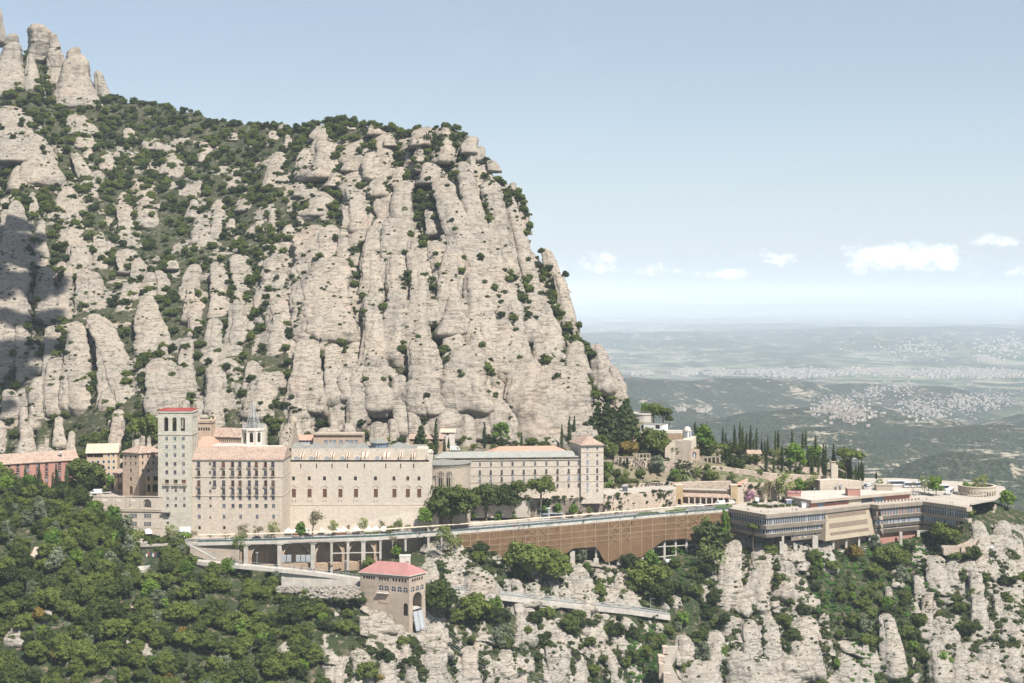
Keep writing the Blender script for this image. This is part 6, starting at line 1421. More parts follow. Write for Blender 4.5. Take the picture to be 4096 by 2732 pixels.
# white feeder cabinet rack under the arches
p = P(1175,2232,680); t = empty('transformer_rack',(p.x,p.y,p.z - 2),'white equipment rack with louvred panels standing under the viaduct arches','equipment'); mb = MB()
for i in range(5): MB().box(p.x - 5.6 + i * 2.4 + (2 if i > 1 else 0),p.x - 3.6 + i * 2.4 + (2 if i > 1 else 0),679,680.5,p.z - 1.6,p.z + 1.4).build('cabinet',M['steel'],t)
for i in range(7): mb.bar((p.x - 6 + i * 2.4,678.5,p.z - 7),(p.x - 6 + i * 2.4,678.5,p.z - 1.6),.1)
for z in (-6.8,-4.4,-1.8): mb.bar((p.x - 6.2,678.5,p.z + z),(p.x + 9,678.5,p.z + z),.09)
mb.build('frame',M['steel'],t)
# ================================================================== modern terrace building (ribbon windows, slanted concrete bands)
PT = [(2915,2032),(3065,2058),(3312,2036),(3482,2016),(3514,2020),(3692,2005),(3820,2022),(3868,2030)]
PG = [G(x,y,GZ + 1.0) for x,y in PT]; PB = [flat0(p) for p in PG]
mod = empty('terrace_building',(PB[2].x,PB[2].y + 10,GZ - 14),'long modern concrete building with dark ribbon windows on the rock edge','building')
mglass = [M['glass'],M['glassblue'],M['frame'],M['woodbrown']]
def band(a,b,za,zb,oa,ob,name='concrete_band',m='concrete',mb=None):
 """a concrete band between two plan points; top pushed out by ob and bottom by oa"""
 d = (b - a).normalized(); n = Vector((d.y,-d.x,0)); own = mb is None; mb = mb or MB()
 A0,B0,A1,B1 = a + n * oa - d * oa * .0,b + n * oa,a + n * ob,b + n * ob; k = 3.0
 f = lambda v,z: (v.x,v.y,z); i0,i1 = a - n * k,b - n * k
 mb.face([f(A0,za),f(B0,za),f(B1,zb),f(A1,zb)]); mb.face([f(A1,zb),f(B1,zb),f(i1,zb),f(i0,zb)]); mb.face([f(i0,za),f(i1,za),f(B0,za),f(A0,za)])
 mb.face([f(i0,za),f(A0,za),f(A1,zb),f(i0,zb)]); mb.face([f(B0,za),f(i1,za),f(i1,zb),f(B1,zb)])
 if own: mb.build(name,M[m],mod)
def offset_path(pts,o):
 out = []
 for i,p in enumerate(pts):
  d0 = (pts[i] - pts[i - 1]).normalized() if i > 0 else None; d1 = (pts[i + 1] - pts[i]).normalized() if i < len(pts) - 1 else None
  d0 = d0 or d1; d1 = d1 or d0; n = (Vector((d0.y,-d0.x,0)) + Vector((d1.y,-d1.x,0))); n = n.normalized() / max(.5,math.cos(d0.angle(d1) / 2)); out.append(p + n * o)
 return out
def ring_band(pts,za,zb,oa,ob,name='concrete_band',m='concrete',inner=-4):
 a,b,c = offset_path(pts,oa),offset_path(pts,ob),offset_path(pts,inner); mb = MB(); f = lambda v,z: (v.x,v.y,z)
 for i in range(len(pts) - 1):
  mb.face([f(a[i],za),f(a[i + 1],za),f(b[i + 1],zb),f(b[i],zb)]); mb.face([f(b[i],zb),f(b[i + 1],zb),f(c[i + 1],zb),f(c[i],zb)]); mb.face([f(c[i],za),f(c[i + 1],za),f(a[i + 1],za),f(a[i],za)])
 for i in (0,-1): mb.face([f(a[i],za),f(b[i],zb),f(c[i],zb),f(c[i],za)])
 return mb.build(name,M[m],mod)
def ribbon(a,b,za,zb,off,pitch=1.15,kind=0,transom=.35,name='ribbon_window'):
 d = (b - a).normalized(); n = Vector((d.y,-d.x,0)); L = (b - a).length; mb = MB(); N_ = max(2,int(L / pitch)); f = lambda u,o,z: (a.x + d.x * u + n.x * (off + o),a.y + d.y * u + n.y * (off + o),z)
 rr = random.Random(int(L * 10) + kind)
 for i in range(N_):
  u0,u1 = L * i / N_,L * (i + 1) / N_; m = 0
  if kind == 1: m = 1 if rr.random() < .6 else 0
  if kind == 2: m = 3 if rr.random() < .45 else 0
  if kind == 0 and rr.random() < .12: m = 1
  mb.face([f(u0,0,za),f(u1,0,za),f(u1,0,zb),f(u0,0,zb)],m)
  for (x,w_) in ((u0,.13),): mb.face([f(x - w_,.12,za),f(x + w_,.12,za),f(x + w_,.12,zb),f(x - w_,.12,zb)],2); mb.face([f(x + w_,.12,za),f(x + w_,0,za),f(x + w_,0,zb),f(x + w_,.12,zb)],2)
 if transom: z = zb - (zb - za) * transom; mb.face([f(0,.1,z - .09),f(L,.1,z - .09),f(L,.1,z + .09),f(0,.1,z + .09)],2)
 return mb.build(name,mglass,mod)
T = GZ + 1.0
# roof terrace slab and parapet
s1,s2,s3 = PB[0:3],PB[2:4],PB[4:8]
ring_band(PB,T - 2.3,T,-.1,.55,'parapet')
mb = MB(); back = [P(3900,1180,850),P(3700,1180,870),P(3300,1180,850),P(3060,1180,835),P(2930,1180,806)]
q = [(p.x,p.y) for p in offset_path(PB,-.4)] + [(p.x,p.y) for p in back]; mb.prism(q,T - 1.4,T - .95); mb.build('roof_terrace',M['paving'],mod)
# block one
w = [offset_path(s1,-.9)]; a1 = offset_path(s1,-1.2)
for i in (0,1):
 ribbon(a1[i],a1[i + 1],T - 5.9,T - 2.3,0,1.2,0);
 ribbon(a1[i] if i else a1[0].lerp(a1[1],.12),a1[i + 1],T - 10.9,T - 8.4,-.8,1.2,0,0)
ring_band(s1,T - 8.4,T - 5.9,-.9,.15); ring_band(s1,T - 13.0,T - 10.9,-1.9,-.7)
mb = MB(); b = offset_path(s1,-2.4); q = [(p.x,p.y) for p in b] + [(b[2].x,b[2].y + 14),(b[0].x + 10,b[0].y + 18)]; mb.prism(q,T - 13,T - 1.5); mb.build('core',M['concrete'],mod)
# hanging bay with scoops
a,b = s1[1].lerp(s1[2],.45),s1[1].lerp(s1[2],.96); band(a,b,T - 16.2,T - 14.2,-3.0,-2.2); ribbon(a,b,T - 14.2,T - 13.0,-2.8,2.0,1,0)
for f in (.15,.32,.62): c = a.lerp(b,f); mb = MB(); mb.obox((c.x,c.y - .2,T - 14.3),1.5,2.6,.5,.1); mb.build('light_scoop',M['concrete'],mod)
# block two: slanted cream wall with three bands of square holes
a,b = PB[2] + Vector((.2,-.2,0)),PB[3] + Vector((.3,-.1,0)); d = (b - a).normalized(); n = Vector((d.y,-d.x,0)); zt_,zb_ = T - 2.4,T - 17.0
top = lambda u,z: a + (b - a) * u + n * (-1.2 + 2.9 * (zt_ - z) / (zt_ - zb_))
f3 = lambda u,z,o=0: (lambda p: (p.x + n.x * o,p.y + n.y * o,z))(top(u,z))
u0f = lambda z: -.02 - .10 * (zt_ - z) / (zt_ - zb_); u1f = lambda z: 1.0 + .09 * (zt_ - z) / (zt_ - zb_)
mb = MB(); mb.face([f3(u0f(zb_),zb_),f3(u1f(zb_),zb_),f3(u1f(zt_),zt_),f3(u0f(zt_),zt_)],0)
mb.face([f3(u1f(zb_),zb_),f3(u1f(zb_),zb_,-9),f3(u1f(zt_),zt_,-6),f3(u1f(zt_),zt_)],0); mb.face([f3(u0f(zb_),zb_),f3(u0f(zt_),zt_),f3(u0f(zt_),zt_,-6),f3(u0f(zb_),zb_,-9)],0); mb.face([f3(u0f(zb_),zb_),f3(u0f(zb_),zb_,-9),f3(u1f(zb_),zb_,-9),f3(u1f(zb_),zb_)],1)
mb.build('slanted_panel',[M['panel'],M['concrete']],mod)
for (za_,zb2,nr) in ((T - 2.9,T - 5.5,4),(T - 8.2,T - 10.9,4),(T - 13.0,T - 14.7,3)):
 mb = MB(); nc = 34; W_ = (b - a).length
 for r in range(nr):
  for c in range(nc):
   u = .0 + .90 * (c + .5) / nc + (0 if r % 2 else .012); z = za_ + (zb2 - za_) * (r + .5) / nr; hw,hh = .30 / W_,(za_ - zb2) / nr * .34
   mb.face([f3(u - hw,z - hh,.02),f3(u + hw,z - hh,.02),f3(u + hw,z + hh,.02),f3(u - hw,z + hh,.02)],1)
   mb.face([f3(u - hw * 1.5,z + hh,.02),f3(u + hw * 1.5,z + hh,.02),f3(u + hw * 1.5,z + hh + .1,.22),f3(u - hw * 1.5,z + hh + .1,.22)],0)
 mb.build('breeze_blocks',[M['panel'],M['darkhole']],mod)
mb = MB(); c_,e_ = a + n * -3.5,b + n * -3.5; mb.face([(c_.x,c_.y,T - 24),(e_.x,e_.y,T - 24),(e_.x,e_.y,T - 16.5),(c_.x,c_.y,T - 16.5)]); mb.build('undercroft_wall',M['brownstone'],mod)
for u in (.12,.42,.72,.97): q = a.lerp(b,u) - n * .3; MB().box(q.x - .55,q.x + .55,q.y - .5,q.y + .5,T - 26,T - 16.9).build('pillar',M['concrete2'],mod)
mb = MB(); a_,b_ = a.lerp(b,.25) + n * .5,a.lerp(b,1.15) + n * .2; mb.obox((a_ + b_) / 2 + Vector((0,0,T - 24.6)),(b_ - a_).length,3,.4,math.atan2(d.y,d.x))
for k in range(16): q = a_.lerp(b_,k / 15) + n * 1.4; mb.bar((q.x,q.y,T - 24.2),(q.x,q.y,T - 23.1),.06)
mb.bar(a_ + n * 1.4 + Vector((0,0,T - 23.1)),b_ + n * 1.4 + Vector((0,0,T - 23.1)),.08); mb.build('walkway',M['concrete2'],mod)
# block three
b3 = PB[3:8]; ring_band(PB[4:8],T - 8.6,T - 6.4,-1.4,-.2); ring_band(PB[4:7],T - 13.2,T - 11.3,-2.4,-1.2); ring_band(PB[4:7],T - 17.0,T - 14.3,-3.4,-1.8)
i3 = offset_path(PB[4:8],-1.4)
for i in (0,1,2): ribbon(i3[i],i3[i + 1],T - 6.4,T - 2.3,0,1.1,2 if i == 0 else 0)
for i in (0,1): ribbon(i3[i],i3[i + 1],T - 11.3,T - 8.6,-.9,1.1,1,0); ribbon(i3[i],i3[i + 1],T - 14.3,T - 13.2,-1.8,1.4,0,0)
p0,p1 = PB[3] + Vector((2.0,.3,0)),PB[4]; ribbon(p0,p1,T - 6.4,T - 2.3,-1.2,1.1,2)
band(p0,p1,T - 8.6,T - 6.4,-1.4,-.2); band(p0,p1,T - 13.2,T - 11.3,-2.4,-1.2); band(p0,p1,T - 17,T - 14.3,-3.4,-1.8)
mb = MB(); b = offset_path(PB[4:7],-4.4); q = [(PB[3].x + 1,PB[3].y + 4)] + [(p.x,p.y) for p in b] + [(b[2].x + 2,b[2].y + 30),(b[0].x,b[0].y + 30)]; mb.prism(q,T - 17,T - 1.5); mb.build('core',M['concrete'],mod)
for u in (.02,.52,.92): q = PB[4].lerp(PB[5],u) + Vector((0,2.4,0)); MB().box(q.x - .8,q.x + .8,q.y - .6,q.y + .6,T - 28,T - 16.9).build('pillar',M['concrete2'],mod)
mb = MB(); a_,b_ = PB[4] + Vector((0,6,0)),PB[5] + Vector((0,6,0)); mb.face([(a_.x,a_.y,T - 25),(b_.x,b_.y,T - 25),(b_.x,b_.y,T - 16.9),(a_.x,a_.y,T - 16.9)]); mb.build('undercroft_wall',M['pink'],mod)
# concrete legs of block one, on the rock
for x,y,w_ in ((3133,2150,1.2),(3128,2185,2.2),(3183,2190,2.0),(3223,2205,2.4),(3263,2165,3.0)):
 u = (x - 3065) / (3312 - 3065); q = PB[1].lerp(PB[2],u) + Vector((0,2.5,0)); MB().box(q.x - w_ / 2,q.x + w_ / 2,q.y - .9,q.y + .9,zat(y + 30,q.y),T - 12.9 if w_ < 2 else zat(y - 18,q.y)).build('pillar',M['concrete2'],mod)
# low red steel stair on the left
a,b = P(2920,2126,786),P(2975,2140,780); mb = MB(); mb.obox((a + b) / 2 - Vector((0,0,.9)),(b - a).length,1.6,.3,-.1)
for k in range(10): q = a.lerp(b,k / 9); mb.bar(q - Vector((0,0,.8)),q + Vector((0,0,.6)),.06)
mb.bar(a + Vector((0,0,.6)),b + Vector((0,0,.6)),.08)
c = P(2990,2148,776)
for k in range(8): q = b.lerp(c,k / 8); mb.box(q.x,q.x + .5,q.y - 1,q.y + 1,q.z - 1.2,q.z - .9)
mb.build('red_gallery',M['woodbrown'],mod)
# railing round the terrace
mb = MB(); rp_ = offset_path(PB,-.2)
for p,d_ in along(rp_,2.2): mb.bar((p.x,p.y,T),(p.x,p.y,T + .9),.04)
for i in range(len(rp_) - 1): mb.bar(rp_[i] + Vector((0,0,T + .9)),rp_[i + 1] + Vector((0,0,T + .9)),.04)
mb.build('railing',M['steel'],mod)
# set-back pavilion with big flat roof
pz = GZ + 4.3; rt = [(3139,1985),(3245,2005),(3495,1979),(3645,1967),(3640,1958),(3560,1953),(3480,1955),(3300,1972),(3160,1978)]
pav = empty('roof_pavilion',G(3380,1995,pz) - Vector((0,0,4)),'single-storey flat-roofed pavilion set back on the terrace of the concrete building','building')
rt = [(3139,1984),(3245,2004),(3495,1980),(3645,1967),(3648,1957),(3560,1952),(3450,1960),(3200,1965)]; q = [G(x,y,pz) for x,y in rt]
mb = MB(); mb.prism([(p.x,p.y) for p in q],pz - 1.3,pz); mb.prism([(p.x,p.y) for p in q],pz + .001,pz + .25,poly1=[(p.x,p.y) for p in q]); mb.build('flat_roof',M['concrete'],pav)
ct = sum((p for p in q),Vector((0,0,0))) / len(q); mb = MB(); mb.prism([(p.x + (ct.x - p.x) * .02,p.y + (ct.y - p.y) * .03) for p in q],pz + .252,pz + .27); mb.build('roof_gravel',M['concrete2'],pav)
qi = [flat0(p) + Vector((0,2.2,0)) for p in q[:4]]; wl_ = [Wall(qi[i],qi[i + 1],GZ + .05,pz - 1.3) for i in range(3)]
mb = MB()
for w_ in wl_: w_.mesh(mb)
mb.build('wall',M['pink'],pav)
def panel(wall,px0,px1,z0,z1,name,m,out=.15,par=pav):
 u0,_ = wall.uv(px0,2000); u1,_ = wall.uv(px1,2000); mb = MB(); mb.obox(wall.at((u0 + u1) / 2,z0,out / 2),abs(u1 - u0),out,z1 - z0,wall.rz); return mb.build(name,m,par)
for x in (3300,3347):
 panel(wl_[1],x,x + 38,GZ + 1.9,GZ + 2.8,'strip_window',M['glass'])
panel(wl_[1],3392,3443,GZ + .1,GZ + 2.9,'blank_panel',M['trim'],.4)
panel(wl_[1],3446,3490,GZ + .1,GZ + 2.9,'shop_front',M['glass'],.1); panel(wl_[2],3496,3536,GZ + .1,GZ + 2.9,'shop_front',M['glassblue'],.1)
panel(wl_[1],3270,3294,GZ + .1,GZ + 2.9,'shop_front',M['glassblue'],.1); panel(wl_[0],3165,3235,GZ + .1,GZ + 2.6,'shop_front',M['frame'],.1)
t = empty('plant_room',G(3412,1983,pz),'pink box-shaped plant room on the pavilion roof','plant room'); p = G(3412,1983,pz); mb = MB(); mb.box(p.x - 3.6,p.x + 3.6,p.y - 2.5,p.y + 3.5,pz + .3,pz + 4.2); mb.build('wall',M['pink'],t); mb = MB(); mb.box(p.x - 3.8,p.x + 3.8,p.y - 2.7,p.y + 3.7,pz + 4.2,pz + 4.45); mb.build('roof',M['concrete'],t)
t = empty('roof_kiosk',G(3540,1962,pz),'small stepped kiosk with two white dishes on the right end of the pavilion roof','kiosk'); p = G(3540,1964,pz); mb = MB(); mb.box(p.x - 5,p.x + 4.5,p.y,p.y + 5,pz + .3,pz + 3.2); mb.box(p.x - 5.3,p.x + 4.8,p.y - .3,p.y + 5.3,pz + 3.2,pz + 3.6); mb.build('wall',M['concrete'],t)
for dx in (-2.5,2.8): mb = MB(); mb.bar((p.x + dx,p.y + 2,pz + 3.6),(p.x + dx,p.y + 2,pz + 4.6),.06); mb.lathe((p.x + dx,p.y + 2,pz + 4.6),[(.05,0),(.6,.3),(.9,.9)],8); mb.build('dish',M['white'],t)
t = empty('pink_sign_box',G(3176,1984,pz),'pink rooftop sign box at the left end of the pavilion roof','sign'); p = G(3176,1988,pz); mb = MB(); mb.box(p.x - 3.6,p.x + 3.9,p.y,p.y + 4,pz + .3,pz + 3.0); mb.build('base',M['pink'],t); mb = MB(); mb.box(p.x - 3.8,p.x + 4.1,p.y - .25,p.y - .02,pz + 2.2,pz + 3.6); mb.build('board',vary('sign_pink',(0.42,0.16,0.17),.7,.1),t)
def text(s_,loc,size,m,par,rz=0.0,ext=.02):
 cu = bpy.data.curves.new('lettering','FONT'); cu.body = s_; cu.size = size; cu.extrude = ext; cu.align_x = 'CENTER'
 o = bpy.data.objects.new('lettering',cu); col.objects.link(o); o.rotation_euler = (R(90),0,rz); cu.materials.append(m)
 me = bpy.data.meshes.new_from_object(o.evaluated_get(bpy.context.evaluated_depsgraph_get())); bpy.data.objects.remove(o); o = bpy.data.objects.new('lettering',me); col.objects.link(o); o.rotation_euler = (R(90),0,rz)
 if par is not None: o.parent = par; loc = Vector(loc) - woff(par)
 o.location = loc; return o
text('Mirador',(p.x - 1.0,p.y - .30,pz + 2.55),1.05,M['white'],t); text('Bar',(p.x + 2.9,p.y - .30,pz + 2.55),1.0,M['white'],t)
# vending machines and white tent on the terrace
for i,(x,y,m,lab) in enumerate(((3262,2020,M['redpaint'],'red vending machine standing left of the pavilion glass doors'),(3557,1998,M['redpaint'],'red vending machine under the far right end of the pavilion, leftmost'),(3570,1998,M['glassblue'],'blue vending machine beside the far red one'),(3584,1998,M['white'],'white vending machine in the middle of the far row'),(3600,1997,M['glass'],'dark vending machine at the right of the far row'))):
 p = G(x,y,GZ + .05); t = empty('vending_machine',p,lab,'vending machine'); MB().box(p.x - .9,p.x + .9,p.y,p.y + .9,p.z,p.z + 1.95).build('cabinet',m,t); MB().box(p.x - .6,p.x + .25,p.y - .04,p.y - .003,p.z + .7,p.z + 1.8).build('display_window',M['frame'],t)
p = G(3226,2031,GZ + .05); t = empty('white_kiosk',p,'white box kiosk with framed sides on the terrace by the planters','kiosk'); mb = MB(); mb.box(p.x - 2.5,p.x + 2.5,p.y,p.y + 3,p.z,p.z + 2.8); mb.build('cabin',M['white'],t); mb = MB()
for x in (-2.5,0,2.5): mb.box(p.x + x - .08,p.x + x + .08,p.y - .05,p.y - .003,p.z,p.z + 2.8)
mb.box(p.x - 2.7,p.x + 2.7,p.y - .2,p.y + 3.2,p.z + 2.8,p.z + 2.95); mb.build('frame',M['steel'],t)
p = G(3180,2020,GZ + .05); t = empty('glass_shelter',p,'long glazed shelter with flat roof left of the white kiosk','shelter'); mb = MB(); mb.box(p.x - 5,p.x + 4.6,p.y,p.y + 2.5,p.z + 2.7,p.z + 2.95); mb.build('roof',M['white'],t); mb = MB(); mb.box(p.x - 4.9,p.x + 4.5,p.y + .1,p.y + 2.4,p.z,p.z + 2.7); mb.build('glazing',M['glassblue'],t); mb = MB()
for k in range(7): mb.box(p.x - 4.9 + k * 1.55,p.x - 4.75 + k * 1.55,p.y - .02,p.y + .09,p.z,p.z + 2.69)
mb.build('post',M['iron'],t)
# planters with clipped hedges
hedges = [(3000,2023,2.9),(3020,2016,2.6),(3023,2027,3.0),(3040,2030,3.0),(3055,2030,3.2),(3078,2033,3.0),(3104,2031,2.4),(3128,2029,2.6),(3154,2027,2.5),(3180,2025,2.6),(3046,2010,2.4),(3080,2010,2.4),(3127,2011,2.6),(3150,2017,2.4)]
hm = None
for i,(x,y,wd) in enumerate(hedges):
 p = G(x,y,GZ + .05)
 if hm is None:
  t = empty('hedge_planter',p); mb = MB(); mb.box(p.x - 1.5,p.x + 1.5,p.y - .7,p.y + .7,p.z,p.z + .5); pl = mb.build('planter_box',M['concrete'],t)
  r3 = random.Random(2); mb = MB()
  for k in range(420):
   u,v,w_ = r3.uniform(-1.5,1.5),r3.uniform(-.75,.75),r3.uniform(.45,1.5); ax = r3.choice('xyz')
   if ax == 'y': v = -.75
   elif ax == 'z': w_ = 1.5
   else: u = r3.choice((-1.5,1.5))
   s_ = .22; e1 = Vector((r3.gauss(0,1),r3.gauss(0,1),r3.gauss(0,1))).normalized(); e2 = e1.orthogonal().normalized(); c = p + Vector((u,v,w_)); mb.face([c - e1 * s_,c + e2 * s_,c + e1 * s_,c - e2 * s_])
  mb.box(p.x - 1.4,p.x + 1.4,p.y - .65,p.y + .65,p.z + .5,p.z + 1.4); hg = mb.build('hedge',M['scrub'],t); hm = (t,pl,hg)
 else:
  t = empty('hedge_planter',p)
  for s_ in hm[1:]: o = s_.copy(); col.objects.link(o); o.parent = t; o.scale = (wd / 3,1,1)
 tag(t,'clipped dark green hedge in a concrete planter on the terrace, number %s from the left' % ['one','two','three','four','five','six','seven','eight','nine','ten','eleven','twelve','thirteen','fourteen'][sorted(hedges).index((x,y,wd))],'hedge','hedge planters on the terrace')
tb = None
for i in range(16):
 x,y = 3060 + (i % 6) * 15 + (i // 6) * 4,2017 + (i // 6) * 4.2; p = G(x,y,GZ + .05)
 if tb is None:
  t = empty('picnic_table',p); mb = MB(); mb.box(p.x - .9,p.x + .9,p.y - .4,p.y + .4,p.z + .7,p.z + .78); a = mb.build('table_top',M['concrete2'],t); mb = MB(); mb.box(p.x - .9,p.x + .9,p.y - .95,p.y - .65,p.z + .4,p.z + .46); mb.box(p.x - .9,p.x + .9,p.y + .65,p.y + .95,p.z + .4,p.z + .46); b = mb.build('bench',M['concrete2'],t); mb = MB(); mb.box(p.x - .7,p.x - .6,p.y - .9,p.y + .9,p.z,p.z + .39); mb.box(p.x + .6,p.x + .7,p.y - .9,p.y + .9,p.z,p.z + .39); mb.box(p.x - .69,p.x - .61,p.y - .1,p.y + .1,p.z + .4,p.z + .69); mb.box(p.x + .61,p.x + .69,p.y - .1,p.y + .1,p.z + .4,p.z + .69); c = mb.build('leg',M['iron'],t); tb = (a,b,c)
 else:
  t = empty('picnic_table',p)
  for s_ in tb: o = s_.copy(); col.objects.link(o); o.parent = t
 tag(t,'small pale picnic table among the terrace hedges, %s row, table %s from the left' % (('back','middle','front')[i // 6],('one','two','three','four','five','six')[i % 6]),'table','picnic tables on the terrace')
# ================================================================== circular arcade, sculpture, car park and zigzag steps at the right
c = P(3908,1180,848); zt_ = zat(1949,838); zb_ = GZ; t = empty('circular_arcade',(c.x,c.y,zb_),'ring-shaped stone arcade with small arches around trees, far right','arcade'); Rr = 10.8; ns = 36; mb = MB()
for k in range(ns):
 a0,a1 = 2 * math.pi * k / ns,2 * math.pi * (k + 1) / ns; A = Vector((c.x + Rr * math.cos(a0),c.y + Rr * math.sin(a0),0)); B = Vector((c.x + Rr * math.cos(a1),c.y + Rr * math.sin(a1),0)); w_ = Wall(A,B,zb_ - 1,zt_)
 w_.hole(w_.L / 2,zb_ + 1.6,1.15,3.0,True,.5); w_.mesh(mb)
mb.lathe((c.x,c.y,zt_),[(Rr + .3,-.5),(Rr + .3,0),(Rr - 1.5,0),(Rr - 1.5,-1)],ns); mb.build('wall',M['trim'],t); mb = MB(); mb.lathe((c.x,c.y,zb_ - 3),[(Rr + .6,0),(Rr + .5,2.0),(Rr - .6,2.0)],ns); mb.build('base',M['rubble'],t)
p = P(3972,2068,838); t = empty('stepped_sculpture',p,'stepped concrete monument of stacked blocks on a railed round platform','sculpture'); z = p.z - 1.0
for i,(w_,h,dx) in enumerate(((2.6,1.6,0),(1.9,1.6,.1),(2.2,1.3,-.3),(1.5,1.3,.5),(1.9,1.2,.9),(1.3,1.2,1.3))): MB().box(p.x + dx - w_ / 2,p.x + dx + w_ / 2,p.y - w_ / 2,p.y + w_ / 2,z,z + h - .01).build('block',M['concrete'],t); z += h
mb = MB(); mb.lathe((p.x,p.y,p.z - 4.2),[(7.2,0),(7.4,3.0),(.1,3.05)],20,0,); tag(mb.build('round_platform',M['rubble']),'round stone platform carrying the stepped monument','platform')
mb = MB()
for k in range(20): a = 2 * math.pi * k / 20; mb.bar((p.x + 7 * math.cos(a),p.y + 7 * math.sin(a),p.z - 1.2),(p.x + 7 * math.cos(a),p.y + 7 * math.sin(a),p.z + .8),.05)
for h in (.8,-.2): mb.lathe((p.x,p.y,p.z + h),[(7.0,0),(7.0,.08)],20)
tag(mb.build('platform_railing',M['iron']),'dark railing around the round platform of the monument','railing')
zz_ = [(3895,2072,835),(3925,2082,830),(3880,2094,826),(3850,2110,822),(3870,2135,812),(3905,2155,802),(3880,2175,795),(3835,2190,790),(3770,2190,790)]
t = empty('zigzag_steps',P(*zz_[4]),'pale zigzag footpath of steps with low walls descending from the monument','steps'); mb = MB(); mw = MB()
for (a,b) in zip(zz_[:-1],zz_[1:]):
 a,b = P(*a),P(*b); d = flat0(b - a).normalized(); n_ = Vector((-d.y,d.x,0)) * 1.5; L = (b - a).length; k = max(4,int(L / .9))
 for i in range(k): q0,q1 = a.lerp(b,i / k),a.lerp(b,(i + 1) / k); mb.prism([(v.x,v.y) for v in (q0 - n_,q1 - n_,q1 + n_,q0 + n_)],q1.z - 2.5,q0.z)
 for sg in (-1,1):
  o = n_ * sg * 1.12; o2 = n_ * sg * 1.28; f = lambda v,w,h: (v.x + w.x,v.y + w.y,v.z + h)
  mw.face([f(a,o2,-4),f(b,o2,-4),f(b,o2,.9),f(a,o2,.9)]); mw.face([f(a,o,-1),f(b,o,-1),f(b,o,.9),f(a,o,.9)]); mw.face([f(a,o,.9),f(b,o,.9),f(b,o2,.9),f(a,o2,.9)])
mb.build('step',M['paving'],t); mw.build('side_wall',M['rubble'],t)
# stair path bottom centre-right
zz_ = [(2700,2732,668),(2672,2680,672),(2655,2640,676),(2672,2610,680),(2685,2575,684)]
t = empty('stone_stairway',P(*zz_[2]),'wide pale stone stairway curving down beside the rocks at the bottom','steps'); mb = MB(); mw = MB()
for (a,b) in zip(zz_[:-1],zz_[1:]):
 a,b = P(*a),P(*b); a.y -= 5; b.y -= 5; n_ = Vector((2.6,0,0)); k = max(4,int((b - a).length / .9))
 for i in range(k): q0,q1 = a.lerp(b,i / k),a.lerp(b,(i + 1) / k); mb.prism([(v.x,v.y) for v in (q0 - n_,q0 + n_,q1 + n_ + Vector((0,1.2,0)),q1 - n_ + Vector((0,1.2,0)))],q0.z - 3,q1.z)
 mw.box(min(a.x,b.x) - 3.0,max(a.x,b.x) - 2.5,a.y,b.y + 1,min(a.z,b.z) - 3,max(a.z,b.z) + .4)
mb.build('step',M['paving'],t); mw.build('side_wall',M['rubble'],t)
# vehicles -------------------------------------------------------------
def wheel_mesh(r,w_):
 mb = MB(); n = 12
 for i in range(n):
  a0,a1 = 2 * math.pi * i / n,2 * math.pi * (i + 1) / n; q = lambda rr,a,y: (rr * math.cos(a),y,rr * math.sin(a))
  mb.face([q(r,a0,-w_ / 2),q(r,a1,-w_ / 2),q(r,a1,w_ / 2),q(r,a0,w_ / 2)],0)
  for s_ in (-1,1): mb.face([q(r,a0,s_ * w_ / 2),q(r,a1,s_ * w_ / 2),q(r * .6,a1,s_ * w_ / 2),q(r * .6,a0,s_ * w_ / 2)],0); mb.face([q(r * .6,a0,s_ * w_ / 2),q(r * .6,a1,s_ * w_ / 2),(0,s_ * w_ * .42,0)],1)
 me = bpy.data.meshes.new('wheel'); me.from_pydata(mb.v,[],mb.f); me.materials.append(M['iron']); me.materials.append(M['steel']); me.polygons.foreach_set('material_index',mb.m); me.update(); return me
WM = {'s': wheel_mesh(.34,.24),'b': wheel_mesh(.5,.3)}
